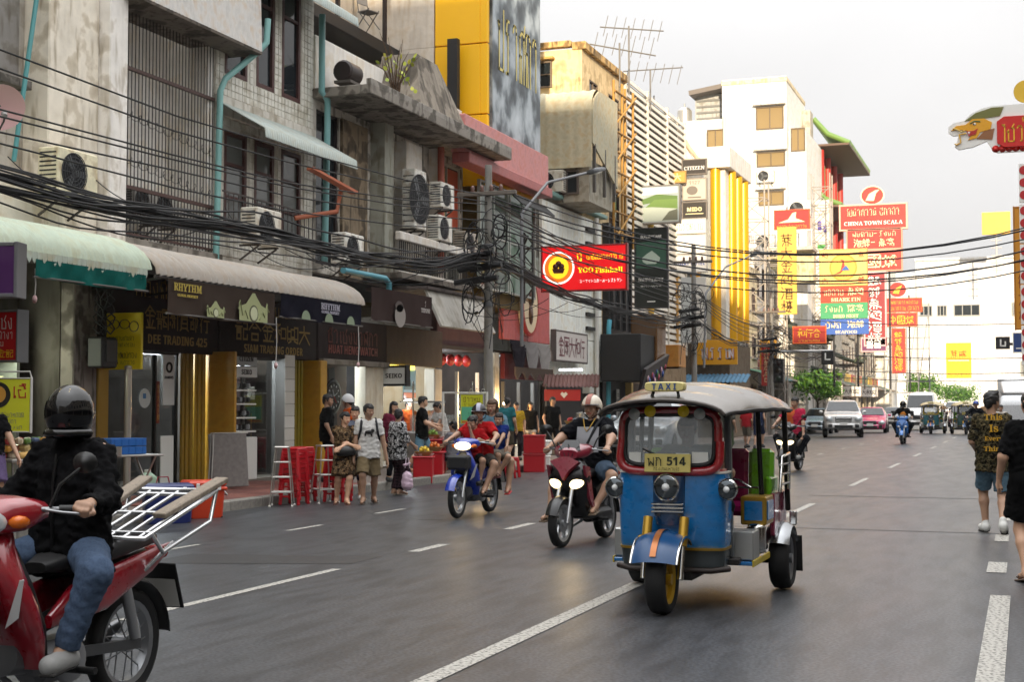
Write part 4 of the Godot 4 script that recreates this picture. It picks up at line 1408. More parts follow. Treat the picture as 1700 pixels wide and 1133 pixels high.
func shopfronts() -> void:
	var dark := mt("1a1816",0.9)
	var brown := worn0("201713")
	var gold := mt("8f7434",0.45,0.3)
	var floor_m := mt("7d756b",0.5)
	# the first shop,under the green awning
	var a := shop("dark open shop under the pale green awning, with a lit glass cabinet inside",-9.0,10.3)
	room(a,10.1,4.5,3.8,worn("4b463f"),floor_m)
	part("pillar",bx(V(10.35,1.95,-0.1),V(0.62,3.9,0.6),_I,.02),worn2("7d756e"),a)
	part("inner_wall",bx(V(9.3,1.9,-0.9),V(1.35,3.7,0.1)),worn("57534d"),a)
	var cab := thing("display_cabinet","tall glass cabinet with green lit shelves inside the dark shop","cabinet",V(-15.2,0.03,-17.9),FACE)
	part("frame",bx(V(-0.62,1.25,0),V(0.07,2.5,0.5)).box(V(0.62,1.25,0),V(0.07,2.5,0.5)).box(V(0,2.5,0),V(1.32,0.08,0.52)),mt("a8aca8",0.3,0.7),cab)
	part("back",bx(V(0,1.2,-0.25),V(1.24,2.4,0.03)),mt("6d8a35",0.6),cab)
	for k in 5:
		part("shelf",bx(V(0,0.35 + k * 0.45,0),V(1.2,0.02,0.44)),pane("a0c0a0",0.3),cab)
		for q in 6: part("packet",bx(V(-0.48 + q * 0.19,0.36 + k * 0.45 + 0.12,-0.02),V(0.12,0.2 + 0.03 * ((q * 3 + k) % 3),0.14),_I,.01),mt(["b8b04a","c9c3a0","8c9a3a","a8542c","d8d2b8"][(q + k * 2) % 5],0.6),cab)
	part("strip_lamp",bx(V(0,2.38,0.18),V(1.1,0.03,0.05)),glow("eaffe0",2.5),cab)
	lamp(V(-14.95,2.3,-17.9),0.5,Color(0.97,1.0,0.9),0.2)
	var mb := thing("electric_meter","dark electric meter box with loops of wire on the grey pillar","meter box",V(-14.05,2.35,-19.45),FACE)
	part("casing",bx(Vector3.ZERO,V(0.42,0.5,0.3),_I,.03),mt("1c1b1b",0.6),mb)
	part("cover",bx(V(0.02,0.02,0.16),V(0.3,0.36,0.03),_I,.01),mt("252524",0.4),mb)
	for k in 7:
		var lp := []
		for q in 9: lp.append(V(-0.1 + k * 0.03 + sin(q * 0.8 + k) * 0.14,0.3 + 0.75 * q / 8.0,0.02 + cos(q * 1.1 + k * 2.0) * 0.12))
		part("wire_loop",tb(lp,0.012,5,false),mt("0d0d0d",0.7),mb)
	# the two watch shops
	var b := shop("watch shop with glass doors and gold folding shutters below a brown sign with gold characters",-19.75,3.7)
	room(b,3.75,4.0,2.6,worn("55504a"),floor_m)
	part("fascia",bx(V(1.85,3.12,0.05),V(3.72,1.35,0.2),_I,.02),brown,b)
	letter(b,[["I","金龍鳳寶都行",2.35,3.05,2.1,0.42,gold],["L","DEE TRADING 425",2.35,2.66,1.9,0.17,gold],["I","ทองดีพา",1.75,3.56,1.5,0.34,gold]],0.156)
	part("door_frame",bx(V(0.22,1.25,0.0),V(0.3,2.5,0.22),_I,.02),mt("9a7a2e",0.35,0.6),b)
	var df := part("glass_front",bx(V(1.5,2.44,-0.05),V(2.25,0.07,0.08)).box(V(1.5,0.06,-0.05),V(2.25,0.07,0.08)).box(V(1.1,1.25,-0.05),V(0.05,2.3,0.06)).box(V(1.92,1.25,-0.05),V(0.05,2.3,0.06)).box(V(2.58,1.25,-0.05),V(0.06,2.4,0.08)),mt("262523",0.4,0.5),b)
	for k in 3: part("pane",bx(V([0.74,1.51,2.24][k],1.25,-0.06),V([0.68,0.76,0.6][k],2.3,0.012)),pane("111518",0.45),df)
	part("door_sticker",G.new().lathe([V2(0.17,0),V2(0.17,0.006),V2(0.001,0.006)],Transform3D(RX,V(1.62,1.62,-0.045)),24,true),mt("b9bfbc",0.5),df)
	part("door_sticker",bx(V(1.6,1.66,-0.035),V(0.09,0.09,0.004)),mt("3a6c9a",0.5),df)
	for k in 2:
		var st := part("red_couplet",bx(V([1.02,1.98][k],1.55,-0.012),V(0.09,0.75,0.006)),mt("6d2418",0.6),df)
		part("lettering",ink("金大合和",0.08,0.68,0.12,true),mt("b98a3a",0.5),st,V([1.02,1.98][k],1.55,-0.008))
	part("white_panel",bx(V(2.33,1.95,-0.03),V(0.36,0.9,0.02)),mt("c9ccc9",0.5),df)
	part("white_panel",bx(V(2.3,0.5,-0.03),V(0.4,0.9,0.02)),mt("d4d6d0",0.5),df)
	part("lettering",G.new().lathe([V2(0.1,0),V2(0.1,0.012),V2(0.06,0.012),V2(0.06,0)],Transform3D(RX,V(2.33,2.18,-0.02)),20,true),mt("1a1a1a"),df)
	part_mesh("lettering",type("HANDYS",0.28,0.07),mt("252525"),df,V(2.33,2.0,-0.016))
	shutter(b,2.64,3.0,2.45,"8c6f20")
	shutter(b,3.05,3.42,2.45,"a07f26")
	part("folded_leaf",bx(V(3.56,1.28,0.3),V(0.08,2.45,0.66),_I,.015),worn("b58a2e","metal",0,false,0.4),b)
	part("step",bx(V(1.8,0.04,0.15),V(3.5,0.08,0.5),_I,.01),worn("8d8983","grain",1),b)
	tube_light(V(-14.9,2.52,-22.0),1.2,"tube lamp glowing under the ceiling of the glass door watch shop")
	var c := shop("watch shop with a white display shelf, a grandfather clock and a white tiled post",-23.5,3.9)
	room(c,3.95,4.0,2.6,worn("5a544d"),floor_m)
	part("fascia",bx(V(1.98,3.05,0.05),V(3.95,1.2,0.2),_I,.02),brown,c)
	letter(c,[["I","記合金和興大",2.1,2.98,3.1,0.4,gold],["L","SIAM TRADING ORDER",2.1,2.62,2.9,0.16,gold],["I","สยามพานิช",2.7,3.42,1.6,0.26,gold]],0.156)
	var sh := thing("display_shelf","white display shelf full of watches standing in the watch shop's doorway","shelf",V(-14.55,0.03,-24.55),FACE)
	part("base_cabinet",bx(V(0,0.42,0),V(0.82,0.84,0.4),_I,.015),mt("d8d8d2",0.4),sh)
	for s: float in [-0.39,0.39]: part("post",bx(V(s,1.6,-0.12),V(0.05,1.5,0.05)),mt("d8d8d2",0.4),sh)
	for k in 4:
		part("shelf",bx(V(0,0.95 + k * 0.27,0),V(0.8,0.03,0.34)),mt("d8d8d2",0.4),sh)
		for q in 5: part("watch_stand",bx(V(-0.3 + q * 0.15,1.04 + k * 0.27,0.04),V(0.08,0.1,0.08),_I,.02),mt(["141414","8a8d90","252526"][(q + k) % 3],0.4),sh)
	var hdr := part("header",bx(V(0,2.12,0),V(0.84,0.2,0.36),_I,.01),mt("c9cbc8",0.4),sh)
	part_mesh("lettering",type("SEIKO",0.5,0.1),mt("111111"),hdr,V(0,2.12,0.185))
	var hd2 := part("header",bx(V(0,2.38,0),V(0.84,0.26,0.34),_I,.01),mt("9fa3a3",0.4),sh)
	part_mesh("lettering",type("CITIZEN",0.6,0.1),mt("1a1a1a"),hd2,V(0,2.38,0.175))
	var cf := part("glass_front",bx(V(1.85,2.44,-0.05),V(1.35,0.07,0.08)).box(V(1.2,1.25,-0.05),V(0.06,2.3,0.07)),mt("54524f",0.4,0.4),c)
	part("pane",bx(V(1.88,1.25,-0.06),V(1.3,2.3,0.012)),pane("111518",0.35),cf)
	var ck := thing("grandfather_clock","tall dark grandfather clock with a white square dial behind the shop glass","clock",V(-15.3,0.03,-26.1),FACE)
	part("case",bx(V(0,1.0,0),V(0.4,2.0,0.26),_I,.02).box(V(0,0.2,0.01),V(0.48,0.4,0.3),_I,.02),wood("25130f"),ck)
	part("hood",pz(PackedVector2Array([V2(-0.27,0),V2(0.27,0),V2(0.2,0.14),V2(0,0.22),V2(-0.2,0.14)]),0.3,Transform3D(Basis(),V(0,2.0,-0.15))),wood("25130f"),ck)
	var dial := part("dial",bx(V(0,1.72,0.135),V(0.27,0.27,0.015),_I,.005),mt("c9c6b8",0.5),ck)
	part("hand",G.new().bar(V(0,1.72,0.147),V(0.05,1.79,0.147),0.01,0.004).bar(V(0,1.72,0.147),V(-0.02,1.64,0.147),0.012,0.004),mt("0d0d0d"),dial)
	part("pendulum",G.new().bar(V(0,1.3,0.14),V(0,0.75,0.14),0.012,0.01).ell(V(0,0.72,0.14),V(0.08,0.08,0.012)),mt("b3903f",0.3,0.8),ck)
	var tp := part("tiled_post",bx(V(2.75,1.27,0.0),V(0.42,2.54,0.3),_I,.01),mt("8f8d88",0.6),c)
	for q in 10: part("tile",bx(V(2.75,0.13 + q * 0.254,0.155),V(0.41,0.245,0.02),_I,.005),mt(["c9c6be","d0cdc6","c1beb6"][q % 3],0.25),tp)
	shutter(c,3.02,3.5,2.42,"86761e")
	part("folded_leaf",bx(V(3.72,1.25,0.2),V(0.3,2.4,0.5),_I,.015),worn("b98a22","metal",0,false,0.4),c)
	tube_light(V(-14.7,2.5,-25.0),1.2,"tube lamp above the white display shelf")
	var d := shop("dark doorway shop with a giant wristwatch poster beside a cream post",-27.5,3.5)
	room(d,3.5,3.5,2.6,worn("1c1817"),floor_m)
	part("fascia",bx(V(1.75,2.95,0.05),V(3.5,0.95,0.2),_I,.02),worn0("251714"),d)
	letter(d,[["L","HUAT HENG WATCH",1.75,2.74,2.5,0.2,mt("7d3a30",0.5)],["I","ฮั้วเฮงนาฬิกา",1.75,3.05,2.6,0.34,mt("6d3028",0.5)]],0.156)
	part("fascia_ledge",bx(V(1.75,2.45,0.12),V(3.4,0.12,0.3),_I,.01),worn("8b8479"),d)
	part("post",bx(V(2.85,1.22,0.02),V(0.95,2.44,0.3),_I,.02),worn0("e2d9c4"),d)
	part("post",bx(V(0.12,1.22,0.02),V(0.22,2.44,0.25),_I,.02),worn0("b5aea0"),d)
	var wp := part("watch_poster",bx(V(1.5,1.55,-0.25),V(1.3,1.75,0.06),_I,.01),mt("4d3629",0.5),d)
	var wf := Transform3D(RX,V(1.45,1.7,-0.215))
	part("watch_strap",bx(V(1.45,1.55,-0.216),V(0.3,1.6,0.012),Basis(Vector3.BACK,0.12),0.003),mt("0e0e10",0.5),wp)
	part("watch_bezel",G.new().lathe([V2(0.4,0),V2(0.38,0.03),V2(0.31,0.03)],wf,28),mt("25272a",0.25,0.7),wp)
	part("watch_dial",G.new().lathe([V2(0.32,0.018),V2(0.001,0.018)],wf,28),mt("080a0c",0.3),wp)
	var wm := G.new()
	for k in 12: wm.box(V(1.45 + sin(TAU * k / 12.0) * 0.25,1.7 + cos(TAU * k / 12.0) * 0.25,-0.19),V(0.03,0.05,0.006),Basis(Vector3.BACK,-TAU * k / 12.0))
	wm.bar(V(1.45,1.7,-0.188),V(1.62,1.78,-0.188),0.02,0.006).bar(V(1.45,1.7,-0.188),V(1.38,1.85,-0.188),0.025,0.006)
	stuff(part("watch_marks",wm,mt("c9ccd0",0.4),wp))
	part("watch_hand",G.new().bar(V(1.45,1.7,-0.185),V(1.56,1.55,-0.185),0.015,0.006),mt("b8302c",0.4),wp)
	var e := shop("lit food shop with a blue poster and a plain brown fascia",-31.0,3.5)
	room(e,3.5,3.5,2.6,worn0("8a7a62"),floor_m)
	part("fascia",bx(V(1.75,2.95,0.06),V(3.5,0.95,0.2),_I,.02),worn0("4a3d33"),e)
	part("post",bx(V(3.2,1.22,0.02),V(0.5,2.44,0.3),_I,.02),worn0("b8b0a2"),e)
	part("yellow_lamp_panel",bx(V(0.9,2.42,0.18),V(1.4,0.1,0.04)),glow("e8cc50",1.2),e)
	var bp := part("poster",bx(V(1.35,2.02,0.16),V(0.75,0.72,0.02)),mt("8fc0d4",0.4),e)
	part("poster_band",bx(V(1.35,1.74,0.175),V(0.75,0.14,0.012)),mt("c86a5a",0.4),bp)
	part("poster_picture",pz(PackedVector2Array([V2(-0.34,-0.1),V2(0.34,-0.1),V2(0.3,0.05),V2(0.1,-0.02),V2(0.02,0.16),V2(-0.1,0.02),V2(-0.3,0.08)]),0.012,Transform3D(Basis(),V(1.35,1.98,0.172))),mt("4a7a86",0.4),bp)
	tube_light(V(-14.3,1.6,-32.2),0.5,"short warm tube over the glass food case")
	var fc := thing("food_case","glass food case with roast goods lit from above between the posts","food stall",V(-13.9,0.02,-32.2),FACE)
	part("counter",bx(V(0,0.42,0),V(1.5,0.84,0.6),_I,.02),mt("8f8d8a",0.35,0.6),fc)
	part("case_frame",bx(V(-0.72,1.2,0.25),V(0.04,0.72,0.04)).box(V(0.72,1.2,0.25),V(0.04,0.72,0.04)).box(V(0,1.56,0),V(1.5,0.04,0.58)),chrome(),fc)
	part("pane",bx(V(0,1.2,0.26),V(1.42,0.68,0.01)),pane("c0d0d0",0.08),fc)
	for k in 6: part("roast_duck",G.new().ell(V(-0.55 + k * 0.22,1.2,0.02),V(0.07,0.16,0.07)),mt(["a8622a","b9772f","8f4a22"][k % 3],0.4),fc)
	for k in 5: part("bowl",G.new().lathe([V2(0.03,0.85),V2(0.09,0.93),V2(0.085,0.93),V2(0.02,0.86)],Transform3D(Basis(),V(-0.5 + k * 0.25,0,0.1)),14),mt(["d8b25a","e0d8c8","c98a3a"][k % 3],0.4),fc)
	var f := shop("dark open eatery with teal pipes and white frames before it",-34.5,3.9)
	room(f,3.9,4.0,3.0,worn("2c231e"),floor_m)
	part("fascia",bx(V(1.95,3.5,-0.1),V(3.9,1.0,0.2),_I,.02),worn0("4a2a28"),f)
	for k in 5: part("red_lantern",G.new().ell(V(0.7 + k * 0.6,2.75,-0.4),V(0.13,0.17,0.13)),mt("8f1d1a",0.5),f)
	part("post",bx(V(3.6,1.5,0.2),V(0.35,3.0,0.3),_I,.015),worn("9a958a"),f)
	part("white_frame",bx(V(0.9,1.2,0.2),V(0.08,2.4,0.08)).box(V(2.4,1.2,0.2),V(0.08,2.4,0.08)).box(V(1.65,1.3,0.2),V(1.42,0.07,0.07)).box(V(1.65,0.75,0.2),V(1.42,0.07,0.07)),mt("c9c6bd",0.5),f)
	bulb(V(-13.9,1.5,-35.6),"bare bulb hanging by the white frame of the dark eatery")
	bulb(V(-13.9,1.55,-38.0),"bare bulb hanging left of the wine red shopfront")
	var g := shop("red fishball restaurant front with an oval mascot plaque and swagged curtains",-38.6,4.4)
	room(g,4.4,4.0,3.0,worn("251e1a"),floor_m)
	var red := worn("b85a58","metal",0,true,0.5)
	for k in 4: part("fascia_panel",bx(V(0.6 + k * 1.07,4.3,0.25),V(1.05,1.75,0.16),_I,.012),red,g)
	part("upper_wall",bx(V(2.2,5.6,-0.2),V(4.4,1.2,0.3)),worn("9aa39a"),g)
	part("lower_panel",bx(V(2.4,2.65,0.1),V(3.6,0.75,0.14),_I,.012),mt("5d1f22",0.5),g)
	var mask := Transform3D(RX.scaled(V(1,1.25,1)),V(2.0,4.5,0.42))
	var plq := part("oval_plaque",G.new().lathe([V2(0.72,-0.08),V2(0.72,0.06),V2(0.66,0.08),V2(0.001,0.08)],mask,30,true),mt("d8c8a4",0.5),g)
	part("plaque_rim",G.new().lathe([V2(0.74,0.0),V2(0.74,0.09),V2(0.66,0.1),V2(0.66,0.0)],mask,30,true),mt("9a2a24",0.5),plq)
	part("emblem",G.new().ell(V(2.0,4.75,0.51),V(0.26,0.28,0.03)).ell(V(2.0,4.25,0.51),V(0.2,0.32,0.03)),mt("5a4436",0.6),plq)
	for k in 3:
		var sw := G.new()
		var rs := []
		for p in 9:
			var ring := PackedVector3Array()
			var u := p / 8.0
			for q in 12:
				var v := q / 11.0
				ring.append(V(0.5 + k * 1.2 + 1.2 * v,3.42 - u * (0.35 + 0.75 * sin(v * PI)) ,0.36 + 0.1 * u + 0.04 * sin(u * 22.0)))
			rs.append(ring)
		grid(sw,rs)
		part("swag_curtain",sw,cloth(["252028","8b8886","97938f"][k],null,3.0),g)
	var fr := G.new()
	for k in 40: fr.tube([V(0.6 + k * 0.09,2.62,0.5),V(0.6 + k * 0.09,2.35 - 0.1 * sin(k * 0.7),0.5)],0.02,5)
	stuff(part("fringe",fr,mt("54483f",0.9),g))
	part("door_frame",bx(V(1.2,1.1,-0.1),V(0.08,2.2,0.1)).box(V(2.6,1.1,-0.1),V(0.08,2.2,0.1)).box(V(3.9,1.1,-0.1),V(0.08,2.2,0.1)),mt("7a7874",0.5),g)
	# stock on the shops' back walls
	for q in [[V(-17.6,0.05,-21.0),"lit back shelf of small boxes inside the glass door watch shop"],[V(-17.6,0.05,-25.2),"back shelf of boxed clocks inside the tiled post watch shop"],[V(-16.9,0.05,-29.0),"dim shelf behind the watch poster"],[V(-17.3,0.05,-36.2),"shelf of bottles at the back of the dark eatery"],[V(-17.0,0.05,-33.4),"tall shelf behind the seller in the orange bib"]]:
		var sf := thing("stock_shelf",q[1],"shelf",q[0],FACE)
		part("back",bx(V(0,1.1,-0.16),V(1.9,2.2,0.03)),mt("8a7458",0.6),sf)
		for k in 5:
			part("shelf_board",bx(V(0,0.25 + k * 0.44,0),V(1.9,0.03,0.3)),mt("b9a98c",0.5),sf)
			for u in 9: part("box",bx(V(-0.84 + u * 0.21,0.27 + k * 0.44 + 0.1 + 0.02 * ((u * 5 + k) % 4),0.02),V(0.15,0.2 + 0.04 * ((u * 5 + k) % 4),0.2),_I,.01),mt(["b8a24a","8a2a20","c9c6b8","3a4a6a","a87a4a","6a7a5a","d8d2c0"][(u * 3 + k * 2) % 7],0.5),sf)
	tube_light(V(-15.6,2.5,-29.2),1.0,"tube lamp inside the watch poster shop")
	tube_light(V(-15.8,2.9,-36.4),1.0,"tube lamp inside the dark eatery")
	tube_light(V(-15.8,2.5,-32.8),1.0,"tube lamp at the back of the lit food shop")
	tube_light(V(-15.6,2.9,-40.8),1.0,"tube lamp inside the fishball restaurant")
	# awnings
	var pr0 := PackedVector2Array()
	for k in 8:
		var t := PI * 0.5 * (1.0 - k / 7.0)
		pr0.append(V2(0.15 + 1.5 * cos(t),3.62 + 0.62 * sin(t)))
	var aw := thing("awning","curved pale green corrugated awning with a scalloped metal fringe","awning",V(-14.5,0,-9.2),FACE)
	part("sheet",corrugated(9.85,pr0,0.11,0.016),worn("c3d0bd","metal",0),aw)
	var fg := G.new()
	for k in 88:
		var x := 0.06 + k * 0.11
		fg.prism(PackedVector2Array([V2(-0.052,0.06),V2(-0.052,-0.02),V2(-0.03,-0.07),V2(0,-0.1),V2(0.03,-0.07),V2(0.052,-0.02),V2(0.052,0.06)]),0.006,Transform3D(Basis(),V(x,3.56,1.67)))
	stuff(part("scalloped_fringe",fg,worn("d0dacb","metal",0),aw))
	var aw2 := thing("awning","long grey ribbed awning with rounded front over the watch shops","awning",V(-14.5,0,-19.1),FACE)
	var pr1 := PackedVector2Array()
	for k in 9:
		var t := PI * 0.5 * (1.0 - k / 8.0)
		pr1.append(V2(0.2 + 1.5 * cos(t),3.56 + 0.6 * sin(t)))
	part("sheet",corrugated(7.5,pr1,0.19,0.036),worn("b5aea5","metal",0),aw2)
	part("rail",tb([V(0,3.53,1.66),V(7.5,3.57,1.66)],0.025,6),mt("4a4643",0.7),aw2)
	for k in 5: part("bracket",G.new().bar(V(0.4 + k * 1.6,3.55,1.6),V(0.4 + k * 1.6,3.4,0.1),0.04,0.04),mt("252220",0.7),aw2)
	var sb := thing("awning","flat grey weathered awning board tilted over the lit food shop","awning",V(-14.5,0,-30.3),FACE)
	part("board",G.new().bar(V(1.8,4.18,1.45),V(1.8,3.32,1.85),3.55,0.06,V(0,0.4,1)),worn("c3bfb6"),sb)
	part("cap",bx(V(1.8,4.22,0.75),V(3.7,0.08,1.6),_I,.01),worn("5f5550","metal",2),sb)
	# banners under the awnings
	banner("teal cloth banner under the pale green awning",-12.82,-16.2,-18.85,3.27,3.52,cloth("15675f"))
	var gd := mt("c9b24e",0.6)
	var crest := banner("brown cloth banner with a yellow title and ornate pale green clocks",-12.8,-19.4,-22.85,2.96,3.52,cloth("4d4139"),[["S","RHYTHM",0.5,0.44,0.82,0.14,gd],["S","GLOBAL PROPERTY",0.5,0.31,0.6,0.06,gd]])
	for q in [[2.6,1.0],[1.35,0.55]]:
		var s: float = q[1]
		part("clock_print",pz(PackedVector2Array([V2(-0.48 * s,0),V2(0.48 * s,0),V2(0.5 * s,0.3 * s),V2(0.46 * s,0.36 * s),V2(0.42 * s,0.26 * s),V2(0.26 * s,0.3 * s),V2(0.12 * s,0.42 * s),V2(0.04 * s,0.5 * s),V2(-0.04 * s,0.5 * s),V2(-0.12 * s,0.42 * s),V2(-0.26 * s,0.3 * s),V2(-0.42 * s,0.26 * s),V2(-0.46 * s,0.36 * s),V2(-0.5 * s,0.3 * s)]),0.004,Transform3D(Basis(),V(q[0],0.01,0.052))),mt("a8ae7e",0.7),crest)
		part("dial_print",G.new().lathe([V2(0.15 * s,0.0),V2(0.15 * s,0.006),V2(0.001,0.006)],Transform3D(RX,V(q[0],0.14 * s + 0.01,0.055)),20,true),mt("5a5a44",0.7),crest)
		part("dial_print",G.new().lathe([V2(0.12 * s,0.0),V2(0.12 * s,0.01),V2(0.001,0.01)],Transform3D(RX,V(q[0],0.14 * s + 0.01,0.055)),20,true),mt("c9cda8",0.7),crest)
		for sd: float in [-1.0,1.0]: part("scroll_print",tb([V(q[0] + sd * 0.2 * s,0.05,0.06),V(q[0] + sd * 0.3 * s,0.2 * s,0.06),V(q[0] + sd * 0.38 * s,0.1 * s,0.06),V(q[0] + sd * 0.47 * s,0.34 * s,0.06),V(q[0] + sd * 0.53 * s,0.2 * s,0.06)],0.012,5),mt("8a9064",0.7),crest)
	var navy := banner("dark blue cloth banner with a white title under the ribbed awning",-12.8,-23.05,-26.45,3.12,3.55,cloth("1b1a28"),[["S","RHYTHM",1.9,0.3,0.8,0.13,mt("b9b6c4",0.6)],["S","GLOBAL PROPERTY",1.9,0.19,0.75,0.06,mt("b9b6c4",0.6)]])
	for q in 3: part("dial_print",G.new().lathe([V2(0.17,0.0),V2(0.17,0.004),V2(0.001,0.004)],Transform3D(RX,V(0.9 + q * 0.95,0.0,0.05)),24,true,PI,TAU),mt("8a9a7e",0.6),navy)
	banner("brown banner with a pale sculpted shell picture and a small white title",-12.8,-26.9,-30.15,3.28,3.98,cloth("4a3b38"),[["S","TITONI",2.75,0.36,0.5,0.12,mt("c9c2bc",0.6)],["I","ร",2.75,0.52,0.12,0.14,mt("c9c2bc",0.6)],["D","",1.35,0.16,0.55,0.5,mt("9a928c",0.6)],["D","",1.3,0.36,0.42,0.24,mt("5a504c",0.6)]])
	for q in [[-12.8,-22.9,3.1,2.2],[-12.75,-26.2,3.1,2.3],[-12.9,-16.3,3.4,2.95]]:
		var cd := thing("pull_cord",["white awning pull cord hanging between the two title banners","white awning pull cord hanging at the end of the dark blue banner","green awning pull cord before the dark open shop"][int(names.get("pull_cord",0))],"cord",V(q[0],q[3],q[1]))
		part("cord",tb([V(0,q[2] - q[3],0),V(0.02,(q[2] - q[3]) * 0.5,0.01),V(0,0.05,0)],0.009,5),mt("c9c6c0",0.7),cd)
		part("knot",G.new().ell(V(0,0.02,0),V(0.035,0.06,0.035)),mt("c8a4a4",0.7),cd)

# ---------------------------------------------------------------- middle of the row
# a plain shophouse for the farther street: o has wall,win,floors,awn,shop
func row_house(label: String,x: float,z0: float,w: float,h: float,face: float,o: Dictionary) -> Node3D:
	var r := thing("shophouse",label,"building",V(x,0,z0),face,o.get("group",""))
	var fl: int = o.get("floors",3)
	var base := 3.4
	var fh := (h - base - 0.3) / maxf(fl - 1,1)
	var n: int = o.get("cols",2)
	var holes := []
	var pw := w / n
	for a in fl - 1:
		for b in n: holes.append([pw * (b + 0.2),base + fh * (a + 0.3),pw * (b + 0.8),base + fh * (a + 0.82)])
	holes.append([0.3,0.0,w - 0.3,2.7])
	var m := worn(o.get("wall","b8b0a4"),"plaster",o.get("dirt",1))
	part("wall",pierced(w,0.0,h,0.3,holes),m,r)
	part("back_block",bx(V(w * 0.5,h * 0.5,-5.0),V(w - 0.04,h - 0.2,9.3)),m,r)
	part("parapet",bx(V(w * 0.5,h + 0.1,-0.1),V(w + 0.1,0.35,0.55),_I,.02),worn(o.get("wall","b8b0a4"),"plaster",2),r)
	for k in holes.size() - 1:
		var q: Array = holes[k]
		window(r,V((q[0] + q[2]) * 0.5,(q[1] + q[3]) * 0.5,-0.08),q[2] - q[0],q[3] - q[1],2,1,mt(o.get("frame","4a3a34"),0.6),dark_glass(),0.0,0.08)
		part("sill",bx(V((q[0] + q[2]) * 0.5,q[1] - 0.06,0.05),V(q[2] - q[0] + 0.2,0.1,0.2),_I,.01),worn2("a9a298"),r)
	for a in range(1,fl): part("band",bx(V(w * 0.5,base + fh * (a - 1) + 0.05,0.06),V(w - 0.02,0.16,0.18),_I,.01),worn2("9a9388"),r)
	var sm := worn(o.get("shop","4a4038"),"metal",1)
	for k in int((w - 0.7) / 0.9): part("shutter_panel",bx(V(0.8 + k * 0.9,1.35,-0.25),V(0.86,2.6,0.06),_I,.01),sm,r)
	if o.get("awn",""):
		part("awning",G.new().add(corrugated(w,PackedVector2Array([V2(0.0,3.5),V2(0.8,3.3),V2(1.5,2.95)]),0.2,0.03),Transform3D(Basis(),V(0,0,0.02))),worn(o.awn,"metal",1),r)
	if o.get("board",""):
		var bd := part("fascia_board",bx(V(w * 0.5,3.05 + 0.75,0.14),V(w * 0.9,0.7,0.14),_I,.01),mt(o.board,0.5),r)
		part("lettering",ink(["中國酒樓","金行大和","魚翅海鮮","都城記合"][int(absf(z0)) % 4],w * 0.6,0.5,0.12),mt(o.get("ink","d8b45a"),0.5),bd,V(w * 0.5,3.8,0.216))
	return r

func ac_row(list: Array) -> void:
	for q in list: aircon(q[0],q[1],q[2],q[3],Vector3.ONE * q[4])

